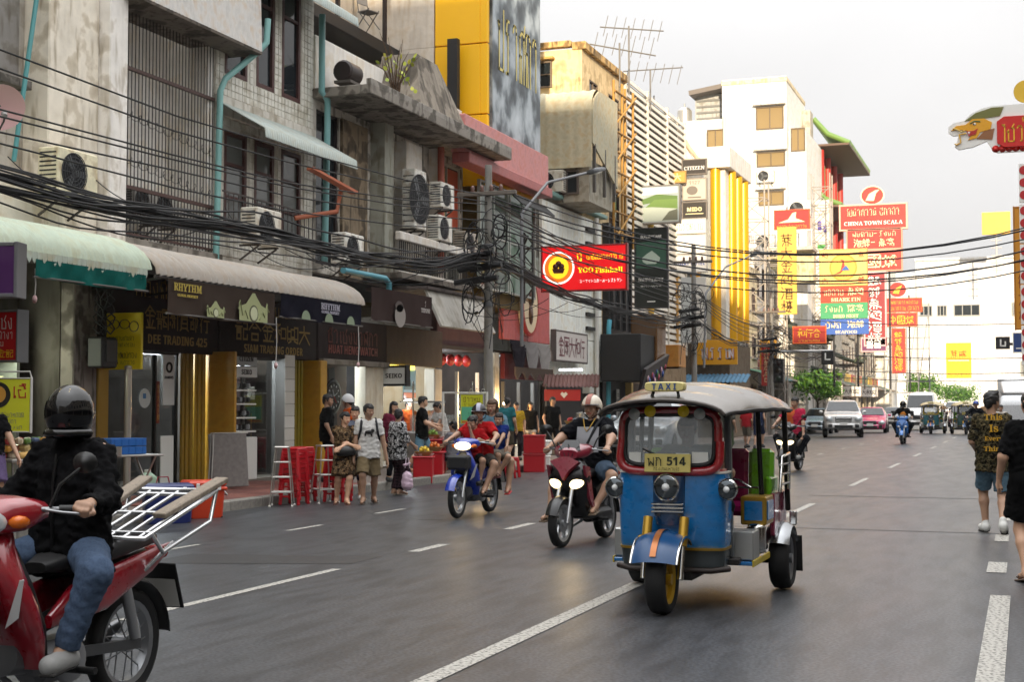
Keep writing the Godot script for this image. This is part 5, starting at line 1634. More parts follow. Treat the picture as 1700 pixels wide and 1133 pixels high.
func middle_row() -> void:
	# grey-white blank front
	var a := thing("shophouse","pale blank panelled shop building with a white downpipe, seamed right across","building",V(-14.5,0,-43.0),FACE)
	for k in 4:
		for q in 2: part("wall_panel",bx(V(1.7 + q * 3.4,3.05 + k * 1.45,0.0),V(3.38,1.43,0.12),_I,.012),worn0("e6e8e0"),a)
	part("core",bx(V(3.5,4.1,-4.3),V(7.0,8.2,8.4)),worn("8d8c84"),a)
	part("gutter",bx(V(3.4,8.35,0.12),V(7.0,0.14,0.3),_I,.02),mt("6d8f88",0.5),a)
	part("downpipe",tb([V(5.8,8.2,0.16),V(5.8,0.4,0.16)],0.09,10),mt("c9c8c0",0.5),a)
	for k in 8: part("vent_slot",bx(V(5.2,4.2 + k * 0.5,0.1),V(0.9,0.12,0.12)),mt("2b2b28",0.8),a)
	part("shop_opening",bx(V(3.2,1.1,0.02),V(6.0,2.2,0.1)),mt("1b1817",0.8),a)
	part("meter_cover",bx(V(4.6,2.2,0.2),V(0.5,0.6,0.3),_I,.02),mt("b8bab2",0.5),a)
	# olive metal shed projecting above
	var s := thing("rooftop_shed","olive corrugated metal shed with a rolled roof perched above the blank pale front","shed",V(-13.2,0,-44.4),0.0)
	var prs := PackedVector2Array([V2(0.0,9.3),V2(0.0,11.2)])
	for k in 6: prs.append(V2(-0.75 * (1.0 - cos(PI * 0.5 * k / 5.0)),11.2 + 0.75 * sin(PI * 0.5 * k / 5.0)))
	prs.append(V2(-3.0,12.0))
	var sg := G.new().add(corrugated(5.6,prs,0.35,0.02,0.03),Transform3D(Basis(),V(-5.6,0,0)))
	part("sheet_wall",sg,worn("c4bb9e","metal",0),s)
	part("end_wall",pz(PackedVector2Array([V2(0.0,10.1),V2(0.0,11.2),V2(0.2,11.6),V2(0.75,11.95),V2(3.0,12.0),V2(3.0,9.0)]),0.06,Transform3D(Basis(Vector3.UP,PI / 2),V(-0.02,0,-0.02))),worn("b9b196","metal",0),s)
	part("lower_wall",bx(V(-2.9,8.9,-1.6),V(5.5,1.4,2.8)),worn("a09a8a"),s)
	window(s,V(-0.9,8.85,-0.18),0.8,0.8,2,1,mt("5a5048"),dark_glass())
	aircon("air conditioner under the olive metal shed",V(-14.6,8.5,-44.35),0.0,"cfc9ba",Vector3.ONE * 1.2)
	for k in 3: part("post",bx(V(0.0,9.3,-0.3 - k * 1.2),V(0.1,1.6,0.1)),mt("4a4640"),s)
	# beige house with scaffolding
	var b := thing("shophouse","tall cream plaster house with small dark windows, bamboo scaffolding on its street side","building",V(-14.5,0,-47.6),FACE)
	var bm := worn("d8bf92")
	part("wall",pierced(5.6,4.0,14.1,0.3,[[0.9,11.4,2.0,13.2],[3.4,10.8,4.9,13.2],[3.4,7.5,4.9,9.6]]),bm,b)
	part("south_wall",bx(V(0.1,9.0,-4.2),V(0.2,10.2,7.8)),bm,b)
	part("core",bx(V(2.9,7.0,-4.3),V(5.3,14.0,7.6)),bm,b)
	part("parapet",bx(V(2.8,14.2,-0.1),V(5.7,0.28,0.5),_I,.02),worn2("c9a468"),b)
	part("parapet",bx(V(0.08,14.3,-4.4),V(0.3,0.22,8.0),_I,.02),worn2("c9a468"),b)
	window(b,V(1.45,12.3,-0.06),1.1,1.8,2,2,mt("5a4a3a"),dark_glass())
	window(b,V(4.15,12.0,-0.06),1.5,2.4,2,2,mt("5a4a3a"),dark_glass())
	window(b,V(4.15,8.55,-0.06),1.5,2.1,2,2,mt("5a4a3a"),dark_glass())
	var sw := window(b,V(-0.02,13.25,-1.45),0.7,0.95,1,2,mt("6a5a48"),dark_glass(),-PI / 2)
	part("shade",bx(V(0,0.55,0.1),V(0.9,0.08,0.3)),worn("b8924f"),sw)
	var sc := thing("scaffold","bamboo scaffold of crossed poles on the cream house","scaffold",V(-14.2,0,-50.6),FACE)
	for k in 4: part("pole",tb([V(k * 0.8,7.5,0.1 * (k % 2)),V(k * 0.8 + 0.05,13.6,0.1 * (k % 2))],0.05,6),mt("a87f3e",0.8),sc)
	for k in 8: part("ledger",tb([V(-0.2,7.9 + k * 0.75,0.12),V(2.7,7.95 + k * 0.75,0.12)],0.045,6),mt("97713a",0.8),sc)
	for k in 4: part("brace",tb([V(-0.1,7.8 + k * 1.4,0.2),V(2.5,9.2 + k * 1.4,0.2)],0.04,6),mt("a87f3e",0.8),sc)
	# black fronted shop with the picture canopy
	var c := thing("shopfront","black fronted shop with a slanting picture canopy and dark doorway","shopfront",V(-14.5,0,-50.2),FACE)
	part("front",bx(V(1.5,5.3,0.1),V(3.2,5.8,0.3)),mt("1a1b1c",0.5),c)
	for k in 4: part("frame_bar",bx(V(0.2 + k * 0.85,6.2,0.3),V(0.1,3.8,0.12)),mt("262727",0.5),c)
	part("canopy",bx(V(0.6,3.2,0.95),V(3.4,1.7,1.5),_I,.03),mt("161617",0.6),c)
	var pic_ := part("picture_board",G.new().bar(V(2.3,2.95,1.75),V(-1.2,2.3,1.75),0.12,1.0,V(0,1,0.3)),mt("251e1e",0.5),c)
	for k in 14: part("printed_toy",G.new().ell(V(2.0 - k * 0.2,2.95 - k * 0.05 + 0.2 * sin(k * 2.1),1.84),V(0.12,0.14,0.03)),mt(["b04a5a","3a7a4a","3a5aa8","c9a0a8","7a4a8a"][k % 5],0.5),pic_)
	part("doorway",bx(V(1.5,1.2,-0.05),V(3.2,2.4,0.1)),mt("0e0f10",0.6),c)
	part("yellow_post",bx(V(2.9,1.2,0.2),V(0.25,2.4,0.25),_I,.01),mt("c2a55e",0.6),c)
	var vs := part("white_notice",bx(V(1.6,1.5,0.1),V(0.35,1.2,0.03)),mt("c9c9c4",0.6),c)
	part("lettering",ink("中國酒樓",0.25,1.0,0.1,true),mt("1a1a1a"),vs,V(1.6,1.5,0.12))
	solo("drainpipe","bright teal pipe down the edge of the black fronted shop","pipe",tb([V(-14.2,4.6,-50.0),V(-14.2,4.3,-49.9),V(-14.15,0.3,-49.6)],0.09,8),mt("4aa0b4",0.45))
	var bx := thing("sign_box","brown glossy display box hanging over the pavement next to the black front","sign",V(-13.2,3.7,-51.8),0.0)
	part("box",bx(V(0,0.2,0),V(1.0,1.9,1.4),_I,.04),mt("6a4a2a",0.18),bx)
	part("base_bevel",pz(PackedVector2Array([V2(-0.5,0),V2(0.5,0),V2(0.2,-0.35),V2(-0.5,-0.35)]),1.38,Transform3D(Basis(),V(0,-0.75,-0.69))),mt("5a4026",0.3),bx)
	var ob := thing("sign_box","plain orange box sign jutting over the pavement before the white louvres","sign",V(-13.4,3.4,-54.2),0.0)
	for k in 3: part("panel",bx(V(-0.62 + k * 0.62,0,0),V(0.615,0.85,1.2),_I,.01),worn("c98a3a","metal",0,false,0.5),ob)
	part("light_rail",bx(V(0,-0.46,0.3),V(1.8,0.06,0.3)),mt("4a3a2a"),ob)
	# the louvred building
	var l := thing("building","tall building faced entirely in white horizontal louvre slats","building",V(-14.5,0,-53.2),FACE)
	part("core",bx(V(5.2,7.2,-4.2),V(10.3,14.4,7.8)),mt("4f4a42",0.9),l)
	part("end_wall",bx(V(0.08,9.0,-4.2),V(0.2,11.0,8.1)),worn0("d8d0c0"),l)
	for k in 37:
		for q in 3: part("louvre_slat",bx(V(1.72 + q * 3.44,3.9 + k * 0.288,0.02),V(3.41,0.215,0.05),Basis(Vector3.RIGHT,-0.3),0.006),worn("d6d0c4","metal",0,true,0.6),l)
	for k in 4: part("mullion",bx(V(0.05 + k * 3.44,9.1,0.0),V(0.12,10.7,0.2)),worn("cfc8bb","metal",0,true,0.6),l)
	part("shop_wall",bx(V(5.2,1.8,-0.1),V(10.3,3.6,0.3)),worn("8a7458"),l)
	part("ladder_pipe",tb([V(3.2,5.0,0.25),V(3.2,10.2,0.25)],0.12,8),mt("c29a3c",0.5),l)
	for k in 3: part("shop_shutter",bx(V(1.8 + k * 3.3,1.2,0.08),V(3.0,2.3,0.08)),worn(["4a3a2c","6a5a44","25211e"][k],"metal",1),l)
	# temple style gable
	var g := thing("rooftop_gable","white temple style gable with upturned eaves above the shop signs","roof gable",V(-14.9,10.4,-64.2),0.0)
	part("gable_wall",pz(PackedVector2Array([V2(-1.3,0),V2(1.2,0),V2(1.2,2.0),V2(0.75,2.4),V2(0,3.7),V2(-0.75,2.4),V2(-1.3,2.0)]),0.4),worn0("d9d2c6"),g)
	for d: float in [-1.0,1.0]: part("eave",tb([V(0,3.85,0.3),V(d * 0.55,2.95,0.3),V(d * 0.95,2.4,0.3),V(d * 1.35,2.25,0.3)],[0.12,0.12,0.1,0.05],6),worn("b9aa90"),g)
	part("finial",tb([V(0,3.8,0.3),V(0,4.4,0.3)],[0.09,0.01],6),worn0("cfc4b0"),g)
	part("niche",bx(V(0,1.2,0.42),V(0.9,1.6,0.06),_I,.02),worn("bcb2a2"),g)
	# white building with golden half columns
	var y := thing("building","narrow building with tall golden columns between white mirror strips under a white cornice","building",V(-15.2,0,-66.0),0.0)
	part("core",bx(V(0,6.5,-2.6),V(4.2,13.0,5.0)),worn0("d9d5ca"),y)
	part("cornice",bx(V(0,13.15,-2.5),V(4.8,1.0,5.6),_I,.03),worn0("dcd8d0"),y)
	for k in 4: part("gold_column",tb([V(-1.3 + k * 0.98,4.6,-0.05),V(-1.3 + k * 0.98,12.65,-0.05)],0.24,14,false),mt("d8a010",0.3,0.35),y)
	for k in 3: part("mirror_strip",bx(V(-0.81 + k * 0.98,8.6,-0.06),V(0.5,8.0,0.06)),mt("c8ccc8",0.12,0.6),y)
	for k in 3: part("gold_column",tb([V(2.15,4.6,-1.2 - k * 1.6),V(2.15,12.65,-1.2 - k * 1.6)],0.26,14,false),mt("d8a010",0.3,0.35),y)
	part("base_wall",bx(V(0.05,2.2,-2.5),V(4.5,4.4,5.3)),worn("6a5b48"),y)
	var os := sign_board("shop_sign","orange yellow sign with white Thai letters above a blue awning",V(-13.4,3.95,-65.4),1.9,1.15,0.0,mt("d8980c",0.5),null,[["I","พรรณ",0.0,0.0,1.5,0.62,mt("e0d8d8",0.5)]])
	part("shadow_letters",ink("พรรณ",1.5,0.62,0.13),mt("a03a4a",0.5),os,V(0.03,-0.03,0.082))
	solo("awning","blue ribbed awning below the orange yellow sign","awning",G.new().add(corrugated(3.4,PackedVector2Array([V2(0,2.95),V2(1.2,2.55)]),0.2,0.03),Transform3D(Basis(),V(-15.3,0,-65.8))),worn("4f7a98","metal",1))
	# shophouses further on
	row_house("pink walled house with a yellow edge behind the utility pole",-14.3,-72.2,4.5,8.6,FACE,{"wall": "c98a86","floors": 3,"board": "b98a2a","ink": "5a2a2a","shop": "5a3a34"})
	row_house("cream shophouse with a green awning behind the small tree",-14.3,-76.8,4.4,8.9,FACE,{"wall": "cfc4a6","floors": 3,"awn": "5a8a70","shop": "6a5038"})
	row_house("white shophouse below the steel lattice mast",-14.5,-81.3,4.4,10.5,FACE,{"wall": "d9d6ce","floors": 3,"awn": "6a8a8a","board": "8a2a22"})
	row_house("grey shophouse under the air conditioner deck",-14.5,-85.8,4.2,9.5,FACE,{"wall": "aaa79c","floors": 3,"awn": "8a8578"})
	# big white block
	var w := thing("building","big plain white block with a few tan windows and a taller stair tower","building",V(-13.9,0,-90.0),0.0)
	var ww := worn0("dad8d2")
	part("tower",bx(V(-2.05,11.2,-4.0),V(4.1,22.4,8.0)),ww,w)
	part("lower_block",bx(V(-5.4,10.0,-4.4),V(2.6,20.0,8.0)),ww,w)
	part("roof_band",bx(V(-2.05,22.2,-4.0),V(4.2,0.3,8.1),_I,.03),worn("d8c9a8"),w)
	part("side_block",bx(V(0.55,9.5,-4.5),V(1.1,19.0,7.4)),ww,w)
	var tan_ := mt("8a7650",0.15)
	for q in [[-1.05,19.75,1.75,1.45],[-1.0,17.1,1.8,0.95],[-4.55,18.5,1.1,1.5],[-1.0,14.6,1.6,0.9],[-4.4,15.5,1.0,1.3]]: window(w,V(q[0],q[1],0.02),q[2],q[3],2,1,mt("5a4a34",0.5),tan_,0.0,0.07)
	window(w,V(0.6,18.4,-0.78),0.9,1.5,2,1,mt("5a4a34",0.5),tan_,0.0,0.07)
	part("penthouse",bx(V(-5.3,21.0,-4.0),V(2.0,2.0,4.0)),worn("a9aaa6"),w)
	part("penthouse_roof",bx(V(-5.1,22.15,-3.6),V(2.8,0.3,5.4),Basis(Vector3.BACK,0.14)),mt("6a625a",0.7),w)
	for k in 4: part("vent_slat",bx(V(-5.3,20.4 + k * 0.4,-1.96),V(1.8,0.12,0.08)),mt("6f6f6c"),w)
	for k in 3:
		var tk := thing("water_tank",["steel water tank left of the white block's stair tower","middle steel water tank on the white block's low roof","steel water tank farthest from the white stair tower"][k],"tank",V(-20.8 - k * 1.1,20.0 - k * 0.4,-91.5),0.0,"steel tanks on the roof")
		part("barrel",G.new().lathe([V2(0.48,0),V2(0.48,0.9),V2(0.3,1.1),V2(0.001,1.15)],Transform3D(),18,true),mt("b9b6ae",0.3,0.7),tk)
		part("valve",tb([V(0,1.1,0),V(0,1.4,0)],0.05,6),mt("8a8a86",0.4,0.6),tk)
	ac_row([["air conditioner high on the white tower beside its middle window",V(-15.2,15.6,-89.8),0.0,"d6d4cc",1.3],["air conditioner on the white tower above the lowest window",V(-17.2,13.4,-89.8),0.0,"cfcdc6",1.3]])
	part("downpipe",tb([V(-3.95,20.0,0.1),V(-3.95,9.5,0.1)],0.1,8),mt("b9b6ae",0.5),w)
	for q in [[-1.05,19.75,1.75],[-1.0,17.1,1.8],[-1.0,14.6,1.6]]: part("window_hood",bx(V(q[0],q[1] + (0.85 if q[2] == 1.75 else 0.6),0.2),V(q[2] + 0.3,0.1,0.5),_I,.01),worn("cfccc4"),w)
	part("roof_block",bx(V(-7.9,9.4,-5.0),V(2.6,19.4,6.0)),ww,w)
	var dk := thing("machine_deck","railed deck carrying white air conditioners below the white block","platform",V(-15.8,11.2,-88.6),0.0)
	part("slab",bx(V(1.2,-0.1,0),V(5.2,0.22,2.2),_I,.02),worn("b9b2a4"),dk)
	part("rail",tb([V(-1.3,1.0,1.05),V(3.8,1.0,1.05)],0.035,6),mt("c9c9c4"),dk)
	for k in 8: part("post",tb([V(-1.3 + k * 0.72,0,1.05),V(-1.3 + k * 0.72,1.0,1.05)],0.03,6),mt("c9c9c4"),dk)
	part("support_wall",bx(V(1.2,-1.1,-0.6),V(5.0,2.0,1.0)),worn("d0c39c"),dk)
	ac_row([["white air conditioner at the left end of the railed deck",V(-16.4,11.22,-88.4),0.0,"d6d4cc",1.5],["second white air conditioner on the railed deck",V(-15.0,11.22,-88.4),0.0,"d6d4cc",1.5],["white air conditioner at the right end of the railed deck",V(-13.6,11.22,-88.4),0.0,"d6d4cc",1.6],["white air conditioner raised on the wall over the railed deck",V(-13.0,13.2,-89.2),0.0,"d6d4cc",1.7]])
	# building with green tiled eaves
	var p := thing("building","building with green glazed tile eaves, red posts and a tall grey pillar","building",V(-13.6,0,-97.0),0.0)
	part("pillar",bx(V(0.0,10.7,0),V(0.62,21.4,1.4),_I,.02),worn("b0aa9c"),p)
	part("body",bx(V(-1.9,9.8,-8.4),V(4.4,19.6,15.0)),worn("c9c0ae"),p)
	for q in [[19.2,2.1,1.9],[15.0,1.5,1.4]]:
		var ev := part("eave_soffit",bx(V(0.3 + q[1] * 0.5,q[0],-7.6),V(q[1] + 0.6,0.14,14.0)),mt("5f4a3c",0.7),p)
		for k in 28:
			var z := -1.0 - k * 0.49
			part("tile_row",tb([V(0.3,q[0] + q[2],z),V(0.3 + q[1] * 0.45,q[0] + q[2] * 0.42,z),V(0.3 + q[1] + 0.3,q[0] + 0.1,z)],0.21,6),mt(["5f7d34","557230","6a8a3c"][k % 3],0.35),ev)
	for k in 4: part("red_post",tb([V(0.7,11.0,-1.4 - k * 3.6),V(0.7,19.0,-1.4 - k * 3.6)],0.25,10),mt("a82a1c",0.5),p)
	for k in 3: part("balcony_wall",bx(V(0.45,17.2,-3.2 - k * 3.6),V(0.3,2.4,3.0),_I,.02),worn("c2b478"),p)
	var wb := thing("building","white slab wall with small coloured logos beside the red sign tower","building",V(-13.7,0,-95.0),0.0)
	part("wall",bx(V(1.2,7.5,-0.3),V(1.3,15.0,1.5)),worn0("d9d6d0"),wb)
	part("emblem",bx(V(1.2,13.3,0.47),V(0.25,0.6,0.03)).box(V(1.55,13.1,0.47),V(0.2,0.45,0.03)),mt("5a4a9a",0.5),wb)
	part("emblem",bx(V(1.3,11.9,0.47),V(0.5,0.25,0.03)),mt("4a9a4a",0.5),wb)
	# steel lattice masts
	for q in [["grey steel lattice mast in front of the white block",-14.3,-80.5,1.4,14.2],["steel lattice frame beside the railed deck",-13.4,-82.5,1.0,11.0],["lattice frame carrying the red sign tower",-12.2,-93.4,1.2,16.5]]:
		var t := thing("lattice_mast",q[0],"mast",V(q[1],0,q[2]))
		var ww2: float = q[3] * 0.5
		for c4 in [V(-ww2,0,-ww2),V(ww2,0,-ww2),V(-ww2,0,ww2),V(ww2,0,ww2)]: part("leg",tb([c4,c4 + V(0,q[4],0)],0.05,6),mt("9a9186",0.6),t)
		var n := int(q[4] / 1.2)
		for k in n:
			var yy := k * 1.2
			part("brace",tb([V(-ww2,yy,ww2),V(ww2,yy + 1.2,ww2)],0.03,5),mt("9a9186",0.6),t)
			part("brace",tb([V(ww2,yy,ww2),V(-ww2,yy + 1.2,ww2)],0.03,5),mt("9a9186",0.6),t)
			part("ring",tb([V(-ww2,yy + 1.2,-ww2),V(ww2,yy + 1.2,-ww2),V(ww2,yy + 1.2,ww2),V(-ww2,yy + 1.2,ww2),V(-ww2,yy + 1.2,-ww2)],0.03,5),mt("9a9186",0.6),t)
	# aerials
	for q in [[-14.2,14.0,-51.5,1.2],[-14.4,14.2,-53.6,2.2],[-14.4,14.2,-57.0,1.2],[-15.0,14.0,-60.0,1.0]]:
		var k: int = names.get("aerial",0)
		var t := thing("aerial",["bent rooftop aerial over the cream house","tallest rooftop aerial over the louvred building","long rooftop aerial at the far end of the louvres","thin bare aerial rod behind the louvres"][k],"aerial",V(q[0],q[1],q[2]))
		part("mast",tb([V(0,-0.5,0),V(0,q[3],0)],0.035,6),mt("6a6660",0.5),t)
		if k < 3:
			part("boom",tb([V(-1.0,q[3] - 0.1,0.6),V(1.1,q[3] - 0.3 + 0.3 * k,-1.2)],0.028,6),mt("6a6660",0.5),t)
			for e in 7: part("element",tb([V(-0.9 + e * 0.3,q[3] - 0.45,0.5 - e * 0.25),V(-0.7 + e * 0.3,q[3] + 0.35,0.5 - e * 0.25)],0.015,5),mt("6a6660",0.5),t)

func far_row() -> void:
	var walls := ["b9b0a0","c9c2b2","a89f92","d4cdbf","9c9488","c2b59a"]
	var names_ := ["pale worn shophouse just past the green eaved building","cream shophouse behind the red sign tower's foot","brown grey shophouse with a crooked tiled canopy","light shophouse left of the far white van","dim shophouse behind the dark car","tan shophouse by the second small tree","pale shophouse near the yellow hanging banner","grey shophouse at the bend of the street","far white shophouse next to the bend","last tan shophouse before the white mall"]
	var z := -112.0
	var x := -14.3
	for k in 10:
		var w := 4.4 + 0.3 * (k % 3)
		row_house(names_[k],x,z,w,8.0 + 2.0 * ((k * 5) % 4) * 0.6,FACE,{"wall": walls[k % 6],"floors": 3,"awn": ["7a7468","5a6a5a","8a7a68"][k % 3],"board": ["a03020","3a5a4a","c8a02a","8a2a2a"][k % 4],"dirt": 2 if k % 2 else 1})
		z -= w
	# Chinese tiled canopy roofs over the far pavement
	for q in [[-12.6,5.4,-88.0,3.4],[-12.4,3.2,-92.0,4.0],[-12.3,4.4,-104.0,4.0]]:
		var k: int = names.get("tiled_canopy",0)
		var t := thing("tiled_canopy",["green tiled canopy below the blue seafood sign","low grey tiled canopy with turned up corners behind the white pickup","upper grey tiled canopy left of the small red column sign"][k],"canopy",V(q[0],q[1],q[2]),FACE)
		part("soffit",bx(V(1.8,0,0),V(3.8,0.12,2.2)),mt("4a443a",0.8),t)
		for e in 13: part("tile_row",tb([V(e * 0.3,1.0,-1.0),V(e * 0.3,0.45,0.1),V(e * 0.3,0.2,0.9),V(e * 0.3,0.3 if e > 0 and e < 12 else 0.6,1.35)],0.14,6),worn(["56604a","4a5244","606a54"][e % 3],"grain",1,false),t)
		part("ridge",tb([V(-0.5,1.5,-1.0),V(0.3,1.15,-1.0),V(3.3,1.15,-1.0),V(4.1,1.5,-1.0)],0.16,8),worn("4f5648","grain",1,false),t)
	# mall closing the view
	var m := thing("building","huge plain white mall closing the end of the street","building",V(-8.5,0,-212.0),0.0)
	var mw := worn0("d6d4d0")
	part("front_block",bx(V(2.5,11.0,-10.0),V(17.0,23.0,20.0),Basis(),0.2),mw,m)
	part("side_block",bx(V(-11.5,10.0,-10.0),V(11.0,21.0,22.0),Basis(),0.2),mw,m)
	part("right_block",bx(V(18.0,9.5,-8.0),V(14.0,19.0,24.0),Basis(),0.2),mw,m)
	for q in [[-4.6,15.0,1.8,1.6],[-2.4,15.0,1.4,1.6],[1.0,15.0,3.6,1.7],[10.2,6.6,1.6,2.2],[8.4,6.6,0.7,2.2],[7.4,15.0,0.8,2.0]]: window(m,V(q[0],q[1],0.05),q[2],q[3],3,1,mt("8a8a86",0.5),dark_glass(),0.0,0.15)
	part("cornice",bx(V(2.5,22.4,0.1),V(17.1,0.3,0.4)),mw,m)
	for k in 5: part("panel_joint",bx(V(-4.0 + k * 3.2,11.0,0.01),V(0.08,21.0,0.04)),mt("b9b8b4"),m)
	var ap := thing("building","far white apartment block with stepped balconies behind the second red sign","building",V(-18.0,0,-150.0),0.0)
	part("core",bx(V(0.0,8.2,-5.0),V(10.0,16.4,10.0)),worn0("d9d6ce"),ap)
	for k in 4:
		part("balcony",bx(V(0.3,7.0 + k * 2.7,0.6),V(9.2,0.9,1.2),_I,.03),worn0("dedbd4"),ap)
		for q in 5: window(ap,V(-3.6 + q * 1.9,8.4 + k * 2.7,0.03),1.3,1.5,2,1,mt("7a756a",0.6),dark_glass(),0.0,0.1)
	part("roof_room",bx(V(-1.5,17.3,-4.0),V(5.0,2.2,5.0)),worn("cfc8b8"),ap)
	# scaffold frame by the mall and a distant mast
	var sf := thing("scaffold","tall empty steel sign scaffold in front of the white mall","scaffold",V(-9.6,0,-130.0))
	for k in 5: part("upright",tb([V(-2.0 + k * 0.95,2.5,0),V(-2.0 + k * 0.95,10.5,0)],0.06,5),mt("8a8a88",0.6),sf)
	for k in 9: part("rung",tb([V(-2.1,2.6 + k * 0.97,0),V(1.9,2.6 + k * 0.97,0)],0.05,5),mt("8a8a88",0.6),sf)
	for k in 4: part("brace",tb([V(-2.0 + k * 0.95,3.0,0.1),V(-1.05 + k * 0.95,10.0,0.1)],0.04,5),mt("8a8a88",0.6),sf)
	var bm := thing("roof_mast","far rooftop mast with a square yellow panel above the white mall","mast",V(-3.2,19.0,-200.0))
	part("mast",tb([V(0,0,0),V(0,5.5,0)],0.12,6),mt("a9a6a0",0.6),bm)
	part("panel",bx(V(0,6.8,0),V(3.6,3.0,0.4),_I,.05),mt("d8a82a",0.5),bm)
	for k in 5: part("rung",tb([V(-0.7,0.5 + k,0),V(0.7,0.5 + k,0)],0.07,5),mt("a9a6a0",0.6),bm)

# the other side of the street,seen only as the shade it casts and in reflections: plain shophouses
func right_side() -> void:
	var z := 34.0
	var k := 0
	for q in [[9.0,11.0],[9.0,10.0],[8.0,11.5],[9.0,10.0],[8.0,11.0],[8.0,10.0],[8.0,11.0],[10.0,11.0],[10.0,10.0],[10.0,12.0],[10.0,10.0],[10.0,9.0],[10.0,10.0]]:
		row_house("%s shophouse of the facing row" % ["grey","cream","white"][k % 3],6.4,z - q[0],q[0],q[1],-FACE,{"wall": ["d0c9be","d8d0be","dedad2"][k % 3],"floors": int(q[1] / 3.4),"cols": 3,"awn": "7a7468","group": "shophouses facing the street"})
		z -= q[0]
		k += 1
	# an unseen tall block,added behind the camera to shade the near street
	var tb_ := thing("building","unseen tall block added behind the camera to shade the near street","building",V(14.0,0,62.0))
	part("wall",bx(V(0,17.0,9.0),V(64.0,34.0,18.0)),worn("cdc6ba"),tb_)
	for fl in 9:
		part("floor_band",bx(V(0,3.6 * (fl + 1),-0.1),V(64.2,0.4,0.3)),worn("b0a89c"),tb_)
		for e in 14: part("window",bx(V(-29.0 + e * 4.4,3.6 * fl + 2.2,-0.05),V(2.4,1.8,0.14)),dark_glass(),tb_)
	z = 30.0
	for q in [[9.0,10.0],[9.0,11.0],[10.0,10.0],[10.0,12.0]]:
		row_house("%s shophouse behind the camera" % ["grey","cream","white"][k % 3],-14.5,z,q[0],q[1],FACE,{"wall": ["b0a89c","c6bda8","cfcac2"][k % 3],"floors": 4,"cols": 3,"awn": "7a7468","group": "shophouses up the street"})
		z -= q[0]
		k += 1

